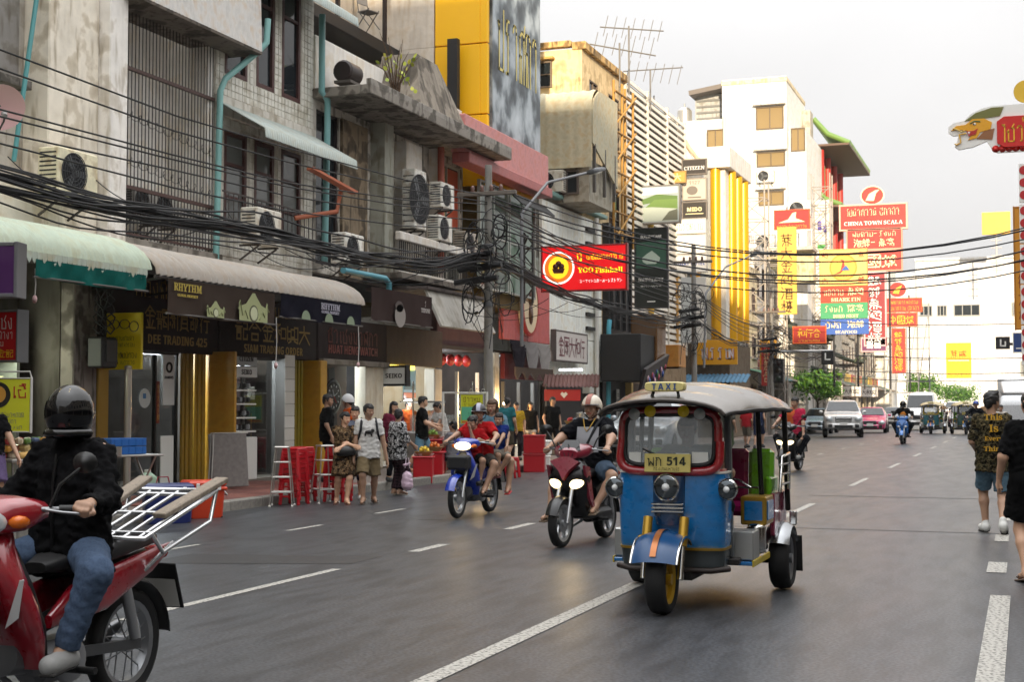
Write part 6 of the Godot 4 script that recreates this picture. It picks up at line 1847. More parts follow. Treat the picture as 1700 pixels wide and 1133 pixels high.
# ---------------------------------------------------------------- signs hung over the street
func hanging_signs() -> void:
	var red := mt("c01a10",0.4)
	var far_red := mt("a01a0b",0.5)
	var cream := mt("e8d9a8",0.5)
	var yel := mt("e0b020",0.45)
	var white := mt("e4e2dc",0.5)
	var dark := mt("131110",0.45)
	var steel := mt("272525",0.6)
	var y := hang("bright red restaurant sign with a round yellow emblem and yellow lettering",V(-11.97,5.48,-39.5),2.6,1.34,0.0,glow("b80c12",0.3),mt("7d0d10",0.4),[["D","",-0.76,0.02,0.96,0.96,glow("e4e2dc",0.4)],["D","",-0.76,0.024,0.86,0.86,glow("d8621a",0.3)],["D","",-0.76,0.03,0.62,0.66,glow("e0b020",0.4)],
		["I","ยู้",-0.12,0.34,0.16,0.26,glow("e8c020",0.5)],["I","ลูกชิ้นปลาเยาวราช",0.64,0.32,1.1,0.16,glow("e8c020",0.5)],["S","YOO",0.06,-0.06,0.46,0.24,glow("e8c020",0.5)],["S","Fishball",0.76,-0.08,0.82,0.24,glow("e8c020",0.5)],["I","ユーフイシユボールーレストラン",0.52,-0.38,1.28,0.11,glow("e4e2dc",0.4)]])
	for k in 3: y.get_child(2 + k).position.z += 0.004 * k
	part("emblem",pz(PackedVector2Array([V2(-0.2,0.0),V2(-0.14,-0.14),V2(0.14,-0.14),V2(0.2,0.0)]),0.01).ell(V(-0.09,0.06,0),V(0.09,0.09,0.014)).ell(V(0.09,0.06,0),V(0.09,0.09,0.014)).ell(V(0,0.14,0),V(0.09,0.09,0.014)),mt("4a2018",0.5),y,V(-0.76,0.0,0.1))
	var br := thing("sign_bracket","black steel truss carrying the red restaurant sign","bracket",V(-13.5,5.5,-39.5))
	for k in 2: part("upright",tb([V(-0.32 + k * 0.26,-1.0,0),V(-0.32 + k * 0.26,1.1,0)],0.035,6),steel,br)
	for k in 6: part("brace",tb([V(-0.32 + 0.26 * (k % 2),-0.9 + k * 0.33,0),V(-0.06 - 0.26 * (k % 2),-0.57 + k * 0.33,0)],0.022,5),steel,br)
	part("arm",tb([V(-0.9,0.62,0),V(0.3,0.62,0)],0.03,6),steel,br)
	part("stay",tb([V(-0.95,-0.6,0),V(-0.2,1.0,0)],0.03,6),steel,br)
	# dark poster and the pale board group beyond
	var dp := sign_board("hanging_poster","tall dark green poster of a pale bowl with small white lettering",V(-12.62,6.46,-50.0),1.24,2.92,0.0,mt("111b17",0.35),steel,[["I","魚翅燕窩海鮮",0,1.14,0.8,0.11,white],["I","鳳都鮮合金國酒樓",0,-0.42,0.92,0.13,white],["I","金行和興大中",0,-0.66,0.8,0.06,white],["B","",0,-1.22,0.3,0.04,white]],"",0.12)
	part("printed_bowl",pz(PackedVector2Array([V2(-0.34,-0.02),V2(-0.3,-0.16),V2(-0.16,-0.24),V2(0.16,-0.24),V2(0.3,-0.16),V2(0.34,-0.02),V2(0.16,0.14),V2(0.03,0.24),V2(-0.14,0.14)]),0.008),mt("a9b8aa",0.5),dp,V(0,0.38,0.065))
	part("printed_glow",pz(PackedVector2Array([V2(-0.55,-0.3),V2(0.55,-0.34),V2(0.55,0.7),V2(-0.55,0.62)]),0.003),mt("2a5140",0.5),dp,V(0,0.3,0.06))
	var ls := sign_board("hanging_billboard","landscape billboard with a waterfall picture in green and grey",V(-14.17,9.62,-56.0),2.52,1.56,0.0,mt("8f9a9c",0.5),mt("6b6660",0.5),[],"",0.2,0.06)
	for q in [[[-1.15,-0.1,0.0,0.06,1.15,0.12,1.15,0.32,0.3,0.42,-0.5,0.16,-1.15,0.06],"4d6a2c"],[[-0.2,-0.12,1.15,-0.2,1.15,0.2,0.2,0.2],"5d7a34"],[[-1.15,-0.68,1.15,-0.68,1.15,-0.2,0.1,-0.1,-1.15,-0.12],"a9b2a6"],[[0.5,-0.66,1.15,-0.66,1.15,-0.2,0.8,-0.3],"55584a"],[[-0.75,-0.2,-0.45,-0.2,-0.42,0.22,-0.6,0.34,-0.78,0.2],"57504c"],[[-1.15,0.36,1.15,0.44,1.15,0.7,-1.15,0.7],"b9c0c6"]]:
		var pts := PackedVector2Array()
		for k in range(0,q[0].size(),2): pts.append(V2(q[0][k],q[0][k + 1]))
		part("printed_area",pz(pts,0.003 + 0.0015 * ls.get_child_count()),mt(q[1],0.5),ls,V(0,0,0.1))
	hang("dark box sign lettered CITIZEN at the top of the pale stack",V(-13.66,12.1,-62.0),1.12,0.7,0.0,mt("251e19",0.4),mt("6d645a"),[["S","CITIZEN",0,-0.05,0.92,0.2,white]])
	hang("dark box sign lettered MIDO in the pale stack",V(-13.66,10.16,-62.0),1.12,0.76,0.0,mt("201a13",0.4),mt("6d645a"),[["L","MIDO",0,0.04,0.72,0.18,cream],["B","",0,-0.16,0.8,0.03,cream]])
	hang("faded box sign with a watch dial print between the two dark box signs",V(-13.66,11.1,-62.02),1.1,0.98,0.0,mt("b0a598",0.5),mt("8a8074"),[["D","",-0.1,-0.05,0.5,0.4,mt("6a625a")],["L","1127",0,0.3,0.7,0.16,mt("7a7268")],["B","",0.0,-0.36,0.6,0.06,mt("6a625a")]])
	hang("narrow gold sign with pale characters reaching out to the left",V(-14.8,11.62,-61.6),1.7,0.52,0.0,mt("b98a3a",0.45),mt("9a7a40"),[["I","寶金行大",0,0,1.3,0.34,cream]])
	hang("white sign with green Thai letters",V(-14.3,9.45,-62.0),2.3,0.66,0.0,mt("dcdad2",0.5),mt("b8b4ac"),[["I","ปดแผนบรอดเวย์",0.1,0,1.9,0.34,mt("4a9a30",0.5)]])
	hang("blank pale box sign above the hotel sign",V(-14.15,8.65,-62.0),2.0,0.84,0.0,mt("d2d0ca",0.5),mt("b8b4ac"),[])
	hang("white hotel sign with blue capital letters",V(-14.1,7.78,-61.95),2.0,0.8,0.0,mt("dfddd8",0.5),mt("b8b4ac"),[["L","BROADWAY HOTEL",-0.02,0,1.86,0.26,mt("2a4a9a",0.5)]])
	for k in 3: solo("hanging_banner",["orange and white tall banner below the hotel sign","tall banner with a grey figure below the hotel sign","tall white lettered banner right beside the dark green poster"][k],"banner",bx(V(-14.6 + k * 0.62,5.7,-61.7),V(0.5,2.9,0.06),_I,.01),mt(["c99a5a","bfc2c0","d0ccc4"][k],0.6))
	# the red sign tower
	var tz := -92.0
	var sd := hang("topmost red oval sign with a white fin on the tall red tower",V(-8.85,14.76,tz),0.5,0.2,0.0,far_red,null,[["D","",0,0.0,1.48,1.24,cream],["D","",0,0.006,1.34,1.1,far_red]])
	sd.get_child(2).position.z += 0.006
	part("fin_emblem",pz(PackedVector2Array([V2(-0.42,-0.32),V2(-0.2,0.1),V2(0.2,0.32),V2(0.45,0.36),V2(0.22,0.1),V2(0.14,-0.2),V2(0.1,-0.36)]),0.02),cream,sd,V(0,0,0.12))
	var gp := "red signs of the tall tower"
	hang("wide red sign lettered CHINA TOWN SCALA in white",V(-8.82,13.39,tz),4.2,1.66,0.0,far_red,mt("d8a890",0.5),[["I","ไชน่าทาวน์ สกาล่า",0,0.34,3.3,0.5,cream],["S","CHINA TOWN SCALA",0,-0.38,3.6,0.38,white]],gp,0.3,0.1)
	hang("red sign with a Thai line over four characters, second board of the tall tower",V(-8.76,11.97,tz),3.44,1.34,0.0,far_red,mt("c98a70",0.5),[["I","พูนตาม-รังนก",0,0.36,2.7,0.36,cream],["I","海鮮-魚窩",0,-0.2,2.5,0.5,cream]],gp,0.3,0.08)
	hang("red sign with two big white characters beside the yellow emblem board",V(-8.4,10.61,tz),2.7,1.36,0.0,far_red,mt("c98a70",0.5),[["I","國城",0.1,0,1.9,0.86,cream]],gp,0.3,0.08)
	hang("tall maroon column sign with six white characters",V(-8.76,7.56,tz),1.4,4.72,0.0,mt("861820",0.5),mt("d8a0a0",0.5),[["J","銀都魚翅酒樓",0,0,0.9,4.3,white]],gp,0.3,0.1)
	hang("small purple box with white squares below the maroon column sign",V(-8.85,5.3,tz),1.6,0.9,0.0,mt("5a1a4a",0.5),mt("d8a0a0",0.5),[["B","",-0.25,0,0.38,0.46,white],["B","",0.22,0,0.38,0.46,white]],gp,0.3,0.08)
	# shark fin group
	var sp := hang("square yellow board with an orange disc and characters in its corners",V(-9.3,9.1,-80.0),2.6,2.04,0.0,mt("e0b060",0.5),mt("d89a50"),[["O","",0,0,1.5,1.5,mt("c88a2a")],["D","",0,0,1.34,1.34,mt("dfa53a",0.5)],["I","翅",-0.98,0.7,0.34,0.34,mt("c0401a")],["I","魚",0.98,0.7,0.34,0.34,mt("c0401a")],["I","大",-0.98,-0.68,0.34,0.34,mt("c0401a")],["I","鮮",0.98,-0.68,0.34,0.34,mt("c0401a")]],"",0.24)
	part("emblem",pz(PackedVector2Array([V2(-0.5,-0.4),V2(-0.1,-0.2),V2(0.02,0.3),V2(-0.12,0.45),V2(0.1,0.4),V2(0.14,-0.05),V2(-0.1,-0.32)]),0.015),mt("b03020"),sp,V(-0.05,0,0.13))
	part("emblem",pz(PackedVector2Array([V2(-0.15,-0.16),V2(0.3,-0.16),V2(0.1,0.12)]),0.015),mt("2a5a9a"),sp,V(0.05,0,0.15))
	hang("orange red sign lettered SHARK FIN",V(-9.28,7.64,-80.0),2.55,0.98,0.0,mt("b82c08",0.5),null,[["I","หูฉลาม",-0.55,0.12,1.1,0.4,cream],["I","魚翅",0.62,0.14,0.9,0.42,cream],["S","SHARK FIN",0.1,-0.32,1.6,0.2,cream]],"",0.2)
	hang("green sign lettered BIRD NEST",V(-9.29,6.71,-80.0),2.55,0.88,0.0,mt("2f8a58",0.5),null,[["I","รังนก",-0.55,0.12,1.0,0.38,cream],["I","燕窩",0.62,0.14,0.9,0.4,cream],["S","BIRD NEST",0.1,-0.3,1.6,0.18,cream]],"",0.2)
	hang("blue sign lettered SEAFOOD",V(-9.27,5.82,-80.0),2.6,0.85,0.0,mt("1c4f9e",0.5),null,[["I","ซีฟู้ด",-0.6,0.12,0.9,0.38,cream],["I","海鮮",0.62,0.14,0.9,0.38,cream],["S","SEAFOOD",0.1,-0.29,1.4,0.17,cream]],"",0.2)
	hang("small red sign with yellow characters by the traffic signal arm",V(-10.49,5.16,-75.0),1.72,0.9,0.0,far_red,mt("d8601a"),[["I","和行合",0,0.1,1.2,0.46,yel],["I","ขายพานทอง",0,-0.3,1.1,0.14,yel]])
	hang("tall yellow cloth sign with brown characters running down",V(-11.62,8.56,-75.0),1.0,4.6,0.0,mt("cfa640",0.6),null,[["J","燕大金翅酒樓",0,-0.1,0.62,4.2,mt("6a4a20")]],"",0.1)
	var fs := hang("red sign with a white and yellow fin over the tall yellow cloth sign",V(-12.1,11.9,-80.0),1.98,1.1,0.0,mt("c4150c",0.5),mt("d8501a"),[["I","หูฉลามไชนาทาวน",0,-0.38,1.7,0.18,yel]])
	part("fin_emblem",pz(PackedVector2Array([V2(-0.75,-0.18),V2(-0.2,0.0),V2(0.05,0.36),V2(0.25,0.4),V2(0.22,0.05),V2(0.75,-0.16)]),0.015),cream,fs,V(0,0,0.09))
	# the second,smaller red tower
	var s2 := hang("red disc with a yellow fin on top of the smaller red tower",V(-8.01,9.37,-100.0),0.4,0.2,0.0,far_red,null,[["D","",0,0,1.1,1.0,far_red]])
	part("fin_emblem",pz(PackedVector2Array([V2(-0.34,-0.24),V2(-0.1,0.1),V2(0.3,0.3),V2(0.12,-0.1),V2(0.08,-0.3)]),0.02),yel,s2,V(0,0,0.12))
	hang("red sign with two yellow Thai lines on the smaller red tower",V(-7.62,8.31,-100.0),2.4,0.96,0.0,far_red,mt("d8601a"),[["I","ภัตตาคารหูฉลาม",0,0.2,1.9,0.24,yel],["I","ไชนาทาวน สกาลา",0,-0.2,2.0,0.3,yel]])
	hang("red sign with three yellow characters on the smaller red tower",V(-7.79,7.32,-100.0),2.06,0.92,0.0,far_red,mt("d8601a"),[["I","中國城",0,0,1.7,0.6,yel]])
	hang("narrow red column sign with yellow characters at the foot of the smaller red tower",V(-7.99,5.19,-100.0),0.9,3.06,0.0,far_red,mt("d8601a"),[["J","銀都魚翅酒樓",0,0,0.56,2.7,yel]])
	for q in [[-7.3,-100.3,9.0],[-9.5,-92.4,14.2],[-7.9,-92.4,14.0],[-9.9,-80.3,10.0],[-8.6,-80.3,10.0]]:
		var k: int = names.get("sign_post",0)
		solo("sign_post",["thin steel post behind the smaller red tower","left steel post behind the tall red tower","right steel post behind the tall red tower","left post behind the square yellow emblem board","right post behind the square yellow emblem board"][k],"post",tb([V(q[0],2.5,q[1]),V(q[0],q[2],q[1])],0.06,6),steel)
	sign_board("hanging_banner","yellow cloth banner with two orange characters before the white mall",V(-4.93,5.09,-120.0),1.95,2.86,0.0,mt("d8b012",0.6),null,[["I","燕龍",0,0.55,1.3,0.6,mt("d0601a")],["B","",0,0.0,1.6,0.1,mt("e8d9a8")],["I","ทองคำขาย",0,-1.15,1.6,0.3,mt("d0601a")]],"",0.06)
	solo("hanging_banner","pale blue cloth above the yellow banner before the mall","banner",bx(V(-4.93,7.3,-120.1),V(1.9,1.3,0.05),_I,.01),mt("b9c6cc",0.7))
	# small red characters by the pavement far on
	for k in 3: sign_board("shop_sign",["white framed notice board under the tiled canopy","second white notice board farther under the tiled canopies","small white menu sign by the far pavement"][k],V(-12.6 + k * 0.5,2.5,-98.0 - k * 7.0),2.2,0.8,0.35,mt("c9c6be",0.6),mt("4a3a30"),[["I","金行大和興",0,0,1.8,0.4,mt("251a19")]])
	sign_board("hanging_banner","crumpled red cloth banner hung below the traffic signal pole",V(-12.6,3.6,-74.2),0.55,2.2,0.2,mt("b03028",0.7),null,[["J","金魚合",0,0,0.36,1.8,cream]],"",0.05)
	sign_board("hanging_banner","plain ochre cloth sign beside the dark signal box",V(-12.9,4.2,-76.5),0.9,1.6,0.0,mt("b98a2a",0.7),null,[],"",0.08)
	# dragon sign on the right
	var dr := thing("dragon_sign","cut-out dragon head sign in white, yellow and green beside a red name plate","sign",V(-1.2,8.9,-40.0))
	var outl := PackedVector2Array()
	for q in [V2(-0.62,-0.05),V2(-0.5,-0.14),V2(-0.36,-0.13),V2(-0.4,-0.3),V2(-0.46,-0.44),V2(-0.36,-0.52),V2(0.0,-0.47),V2(0.36,-0.33),V2(0.5,-0.58),V2(0.62,-0.66),V2(1.9,-0.66),V2(1.9,0.62),V2(0.5,0.6),V2(0.25,0.56),V2(-0.05,0.42),V2(-0.2,0.26),V2(-0.5,0.2),V2(-0.62,0.1)]: outl.append(q)
	part("panel",pz(outl,0.12),white,dr)
	part("mane",pz(PackedVector2Array([V2(-0.2,0.24),V2(0.08,0.44),V2(0.5,0.56),V2(0.8,0.56),V2(0.7,0.32),V2(0.3,0.28)]),0.02),mt("6b6a30",0.5),dr,V(0,0,0.12))
	part("mane",pz(PackedVector2Array([V2(0.1,-0.26),V2(0.5,-0.3),V2(0.56,0.0),V2(0.3,-0.06)]),0.02),mt("8a5a34",0.5),dr,V(0,0,0.12))
	part("face",pz(PackedVector2Array([V2(-0.55,0.0),V2(-0.42,0.12),V2(-0.18,0.14),V2(0.0,0.28),V2(0.3,0.28),V2(0.5,0.16),V2(0.46,-0.02),V2(0.2,-0.08),V2(0.1,-0.24),V2(-0.12,-0.28),V2(0.0,-0.12),V2(-0.15,-0.02),V2(-0.38,0.02)]),0.03),mt("d89a14",0.5),dr,V(0,0,0.12))
	part("mouth",pz(PackedVector2Array([V2(-0.15,-0.04),V2(0.02,-0.04),V2(0.14,0.02),V2(0.08,-0.14),V2(-0.1,-0.18)]),0.04),mt("a82018",0.5),dr,V(0,0,0.125))
	part("tooth",pz(PackedVector2Array([V2(-0.12,-0.06),V2(-0.06,-0.06),V2(-0.09,-0.13)]),0.05),white,dr,V(0,0,0.125))
	part("eye",G.new().ell(V(0.05,0.14,0.155),V(0.05,0.03,0.01)),white,dr)
	part("pupil",G.new().ell(V(0.03,0.14,0.165),V(0.018,0.022,0.01)),dark,dr)
	part("eyebrow",tb([V(-0.06,0.16,0.15),V(0.05,0.22,0.15),V(0.2,0.2,0.15)],0.02,5),mt("3a5a2a",0.5),dr)
	part("whisker",tb([V(-0.5,0.06,0.15),V(-0.4,0.02,0.16),V(-0.28,-0.05,0.16),V(-0.2,-0.02,0.15)],0.018,5),mt("c8b060",0.5),dr)
	part("whisker",tb([V(-0.16,-0.1,0.16),V(-0.34,-0.12,0.16),V(-0.3,-0.34,0.16),V(-0.42,-0.4,0.15),V(-0.46,-0.36,0.15)],0.02,5),mt("d8a51a",0.5),dr)
	for k in 7: part("scale",G.new().ell(V(0.58 + k * 0.17,-0.56,0.12),V(0.1,0.1,0.03)),red,dr)
	part("crest",G.new().lathe([V2(0.3,0),V2(0.3,0.08),V2(0.001,0.08)],Transform3D(RX,V(1.35,0.95,0)),24,true),mt("d8b030",0.5),dr)
	var np := PackedVector2Array([V2(0.42,-0.36),V2(0.42,0.22),V2(0.6,0.34),V2(1.9,0.34),V2(1.9,-0.48),V2(0.6,-0.48)])
	var pl := part("name_plate",pz(np,0.1),red,dr,V(0.2,-0.05,0.08))
	part("lettering",ink("โซวไทย",1.2,0.5,0.13),yel,pl,V(1.12,-0.1,0.105))
	part("lettering",ink("ตัน",0.3,0.14,0.13),yel,pl,V(1.2,0.24,0.105))
	var cb := thing("sign_column","tall narrow sign column dotted with red discs under the dragon","sign",V(0.32,5.3,-40.0))
	for k in 5:
		part("panel",bx(V(0,2.1 - k * 1.08,0),V(0.74,1.04,0.12),_I,.01),white,cb)
		for e in 3:
			for c2 in 3: part("red_disc",G.new().lathe([V2(0.12,0),V2(0.12,0.012),V2(0.001,0.012)],Transform3D(RX,V(-0.24 + c2 * 0.25,2.44 - k * 1.08 - e * 0.33,0.06)),16,true),mt("b01c20",0.5),cb)
	hang("narrow ochre column sign beside the red disc column",V(-0.02,5.5,-44.0),0.42,3.6,0.0,mt("c8861c",0.5),mt("a86a14"),[["J","金行大和",0.04,-0.6,0.26,2.0,mt("7a2a14")]])
	hang("blue sign with a yellow strip beside the black arrow sign",V(0.1,4.6,-75.0),1.2,1.0,0.0,mt("1c3a72",0.5),mt("c9c9c9"),[["B","",0.25,0.1,0.6,0.24,yel],["B","",-0.1,-0.28,0.7,0.06,white],["I","中大",0.25,0.1,0.5,0.18,dark]])
	var ar := hang("black lane sign with a white hook arrow before the mall",V(-0.97,4.6,-75.0),0.68,0.62,0.0,mt("181818",0.5),null,[])
	part("arrow",bx(V(-0.1,0,0),V(0.07,0.36,0.01)).box(V(0.02,-0.15,0),V(0.26,0.07,0.01)).box(V(0.12,-0.02,0),V(0.07,0.2,0.01)),white,ar,V(0,0,0.085))
	solo("sign_gantry","horizontal steel arm holding the lane arrow sign","arm",tb([V(-0.7,4.55,-75.2),V(3.5,4.55,-75.2),V(4.4,4.5,-75.2),V(4.5,0,-75.2)],0.07,8),steel)
	solo("sign_gantry","steel frame that carries the dragon sign over the road","arm",tb([V(4.8,8.9,-40.2),V(-0.6,8.9,-40.2)],0.08,8).tube([V(4.8,5.4,-40.2),V(0.2,5.4,-40.2)],0.06,8),steel)
	# small signs close to the shops
	hang("purple lightbox cut by the left edge under the green awning",V(-13.05,3.3,-15.5),0.95,0.72,0.3,mt("4a1a5a",0.4),mt("6a6a6c"),[],"",0.3)
	hang("red lightbox with white Thai lines and yellow characters at the left edge",V(-13.75,2.47,-16.5),1.0,0.72,0.0,mt("b8121a",0.35),mt("5c5c5e"),[["I","ชุนเฮง",0.18,0.2,0.5,0.2,white],["I","ขายส่งต่างๆ",0.15,0.02,0.56,0.12,white],["I","มาลาม",0.12,-0.1,0.3,0.08,white],["I","銀都金記",0.16,-0.24,0.56,0.12,yel]],"",0.22,0.03)
	hang("yellow sign with spectacles and black Thai lines on the grey pillar",V(-14.05,2.56,-20.0),0.76,0.94,0.0,mt("d6c012",0.45),null,[["O","",-0.14,0.28,0.2,0.16,dark],["O","",0.06,0.28,0.2,0.16,dark],["O","",0.24,0.24,0.18,0.18,dark],["I","จำหน่ายแว่นตา",0,0.05,0.5,0.08,dark],["I","นาฬิกาและกรอบ",0,-0.06,0.52,0.07,dark],["I","แสงพาณิชย์ทอง",0,-0.23,0.62,0.1,dark],["L","425",-0.14,-0.35,0.16,0.07,dark],["I","เยาวราช",0.12,-0.35,0.28,0.07,dark]],"",0.06)
	var sk := hang("square white lightbox lettered SEIKO in a black frame",V(-14.1,2.2,-31.0),0.66,0.48,0.0,mt("d8dad6",0.3),mt("0d0d0d"),[["L","SEIKO",0,0,0.46,0.11,mt("0a0a0a")]],"",0.2,0.05)
	part("bracket",tb([V(-0.4,0.1,-0.05),V(-0.2,0.1,-0.05)],0.03,6),steel,sk)
	sign_board("shop_sign","white sheet sign with faded maroon characters on the blank pale front",V(-14.15,3.42,-45.0),3.5,1.0,FACE,mt("c9c2bc",0.6),mt("5c5450"),[["I","金鳳大和行",0,0,2.9,0.66,mt("7a4a50")]])

const ORD := ["topmost","second","third","fourth","fifth","sixth","lowest"]

# ---------------------------------------------------------------- poles,lamps,wires
func poles_and_cables() -> void:
	var conc := worn("8d8a84")
	var steel := mt("77787a",0.5,0.3)
	for q in [[-12.0,-31.7,7.3,"concrete utility pole wrapped in cable loops before the yellow building"],[-12.0,-54.2,7.8,"concrete utility pole tangled in cables before the white louvres"],[-12.1,-72.8,7.0,"utility pole with a dark box beside the pink wall"],[-12.1,-93.0,7.6,"utility pole behind the white pickup"],[-12.1,-112.0,7.6,"utility pole by the smaller red tower"],[-12.0,-140.0,8.0,"distant utility pole by the far small tree"],[4.6,-33.0,8.2,"utility pole across the street"],[-12.0,-9.0,8.0,"utility pole beside the near kerb"]]:
		var p := thing("utility_pole",q[3],"utility pole",V(q[0],-0.05,q[1]))
		part("shaft",tb([V(0,0,0),V(0,q[2],0)],[0.12,0.085],10),conc,p)
		part("crossarm",bx(V(0,q[2] - 0.7,0.12),V(1.5,0.1,0.1),_I,.01),mt("6d655c",0.8),p)
		for k in 4: part("insulator",G.new().lathe([V2(0.03,0),V2(0.06,0.03),V2(0.035,0.07),V2(0.055,0.1),V2(0.03,0.16),V2(0.001,0.17)],Transform3D(Basis(),V(-0.36 + k * 0.24,q[2] - 0.66,0.12)),10),mt("6a4a40",0.35),p)
		for k in 3: part("band",G.new().lathe([V2(0.125,0),V2(0.13,0.05),V2(0.125,0.1)],Transform3D(Basis(),V(0,3.9 + k * 0.7,0)),12),steel,p)
	# coils and splice boxes of black cable on the poles
	for q in [[-12.0,-31.5,4.6,18,"black tangle of cable loops on the pole before the yellow building"],[-12.0,-54.0,4.7,18,"black tangle of cable loops on the pole before the louvres"],[-12.05,-72.6,4.4,14,"cable loops on the pole by the pink wall"]]:
		var t := thing("cable_tangle",q[4],"cable coil",V(q[0],q[2],q[1]))
		for k in q[3]:
			var pts := []
			var c := V(rng.randf_range(-0.5,0.5),rng.randf_range(-0.8,1.3),rng.randf_range(-0.5,0.7))
			var rx := rng.randf_range(0.12,0.42)
			var ry := rng.randf_range(0.12,0.5)
			var tl := rng.randf_range(-0.8,0.8)
			for e in 15:
				var a: float = TAU * e / 13.0 + k
				pts.append(c + V(cos(a) * rx * cos(tl),sin(a) * ry,cos(a) * rx * sin(tl) + e * 0.012))
			part("cable_loop",tb(pts,rng.randf_range(0.011,0.022),5,false),mt("0e0e0e",0.6),t)
		for k in 5: part("splice_box",tb([V(-0.7 + k * 0.1,-0.2 + 0.3 * (k % 3),0.2),V(0.1 + k * 0.1,-0.1 + 0.3 * (k % 3),0.25)],0.07,8),mt("141517",0.5),t)
		for k in 10: part("dangling_end",tb([c_rand(0.5),c_rand(0.5) - V(0,0.7,0),c_rand(0.6) - V(0,1.3,0)],0.01,4,false),mt("0e0e0e",0.6),t)
	# the heavy bundle along the kerb,then on from pole to pole
	var way := [V(-12.1,4.5,-9.0),V(-12.1,4.33,-14.6),V(-12.1,4.27,-16.7),V(-12.1,4.42,-20.9),V(-12.1,4.42,-23.0),V(-12.1,4.42,-25.0),V(-12.1,4.58,-28.6),V(-12.0,5.0,-31.7),V(-12.1,4.64,-37.3),V(-12.1,4.5,-44.0),V(-12.1,4.62,-51.0),V(-12.0,4.85,-54.2),V(-12.1,4.3,-62.0),V(-12.1,4.5,-72.8),V(-12.1,4.1,-82.0),V(-12.1,4.6,-93.0),V(-12.1,4.2,-102.0),V(-12.1,4.6,-112.0)]
	var curve := Curve3D.new()
	for k in way.size():
		var d: Vector3 = (way[mini(k + 1,way.size() - 1)] - way[maxi(k - 1,0)]) / 6.0
		curve.add_point(way[k],-d,d)
	for s in 22:
		var pts := []
		var ph := rng.randf() * TAU
		var rad := rng.randf_range(0.03,0.2)
		var end := curve.get_baked_length() if s < 8 else rng.randf_range(20.0,48.0)
		var n := int(end / 0.45)
		for k in n + 1:
			var a := ph + k * 0.09 + 0.25 * sin(k * 0.31 + s)
			pts.append(curve.sample_baked(end * k / n) + V(cos(a) * rad,sin(a) * rad * (0.8 if s < 12 else 1.7) + 0.025 * sin(k * 0.8 + s * 1.7),0))
		solo("overhead_cable","black cable strand twisted into the thick bundle along the kerb","cable",tb(pts,rng.randf_range(0.011,0.023),5,false),mt(["151517","1b1b1c","222223"][s % 3],0.6),"strands of the thick cable bundle")
	# upper wires along the row
	var up := [[5.99,5.96,6.5],[5.75,5.72,6.35],[5.23,5.35,6.3],[5.14,5.28,6.1],[4.94,5.12,5.9],[4.8,4.85,5.7]]
	for k in 6:
		solo("overhead_cable",ORD[k] + " of the thin wires strung along the row above the thick bundle","cable",tb([V(-12.1,up[k][0] + 0.25,-9.0),V(-12.1,up[k][0],-14.5),V(-12.1,up[k][1] - 0.05,-18.5),V(-12.1,up[k][1] + 0.05,-22.0),V(-12.1,lerpf(up[k][1],up[k][2],0.45),-27.0),V(-12.0,up[k][2],-31.6)],0.014,5,false),mt("101011",0.6),"thin wires along the row")
		cable(V(-12.0 + k * 0.12,up[k][2],-31.6),V(-12.0 + k * 0.1,up[k][2] - 0.5,-54.2),0.35,0.014,ORD[k] + " thin wire from the yellow building's pole to the louvres' pole","thin wires along the row")
		cable(V(-12.0 + k * 0.1,up[k][2] - 0.5,-54.2),V(-12.1,up[k][2] - 0.8,-72.8),0.4,0.016,ORD[k] + " thin wire from the louvres' pole to the pink wall's pole","thin wires along the row")
		cable(V(-12.1,up[k][2] - 0.7,-72.8),V(-12.1,up[k][2] - 0.6,-112.0),0.7,0.018,ORD[k] + " thin wire along the far shophouses","thin wires along the row")
	# wires over the road
	var lo := [[6.9,7.0,2.0],[6.6,6.8,1.75],[6.5,6.6,1.75],[6.2,6.5,1.85],[6.1,6.35,1.9],[5.9,6.1,1.6],[5.7,6.0,1.7]]
	for k in 7: cable(V(-12.0,lo[k][0] - 0.1,-31.8),V(4.6,lo[k][1],-33.2 - 0.3 * k),lo[k][2],0.016 + 0.004 * (k % 2),ORD[k] + " wire sagging right across the road above the traffic","wires across the road")
	for k in 4: cable(V(-12.2,[6.0,4.4,3.6,3.2][k],-72.8),V(4.5,[5.7,4.0,3.3,2.95][k],-73.4),0.4,0.02,ORD[k] + " far wire across the road near the traffic signal","far wires across the road")
	# service drops from the bundle to the houses
	for k in 18:
		var z := -14.5 - k * 1.7
		var h := rng.randf_range(3.9,5.6)
		cable(V(-12.1,4.4,z),V(-14.3,h,z - rng.randf_range(-1.6,2.4)),rng.randf_range(0.1,0.45),0.009,"slack service wire from the cable bundle to a shophouse wall","slack service wires")
	# street lamps
	for q in [[V(-12.0,3.0,-34.1),V(-12.0,6.4,-34.1),V(-11.6,7.3,-35.0),V(-10.9,7.72,-36.3),"grey street lamp arm reaching out beside the tall poster"],[V(-12.0,3.0,-56.0),V(-12.0,6.0,-56.4),V(-11.5,7.2,-58.0),V(-10.8,7.8,-59.8),"street lamp arm beside the golden columns"]]:
		var t := thing("street_lamp",q[4],"street lamp",q[0])
		part("arm",tb([Vector3.ZERO,q[1] - q[0],q[2] - q[0],q[3] - q[0]],[0.05,0.045,0.04,0.035],8),steel,t)
		var d: Vector3 = (q[3] - q[2]).normalized()
		part("lamp_head",G.new().ell(q[3] - q[0] + d * 0.3,V(0.11,0.08,0.42),Basis.looking_at(d)),mt("5f6163",0.4),t)
		part("lens",G.new().ell(q[3] - q[0] + d * 0.32 - V(0,0.05,0),V(0.085,0.05,0.26),Basis.looking_at(d)),mt("c9c9c0",0.2),t)
	# traffic signal on its arm
	var s := thing("traffic_signal","traffic signal pole with a long horizontal arm and a black arrow box","traffic signal",V(-12.3,-0.1,-73.0))
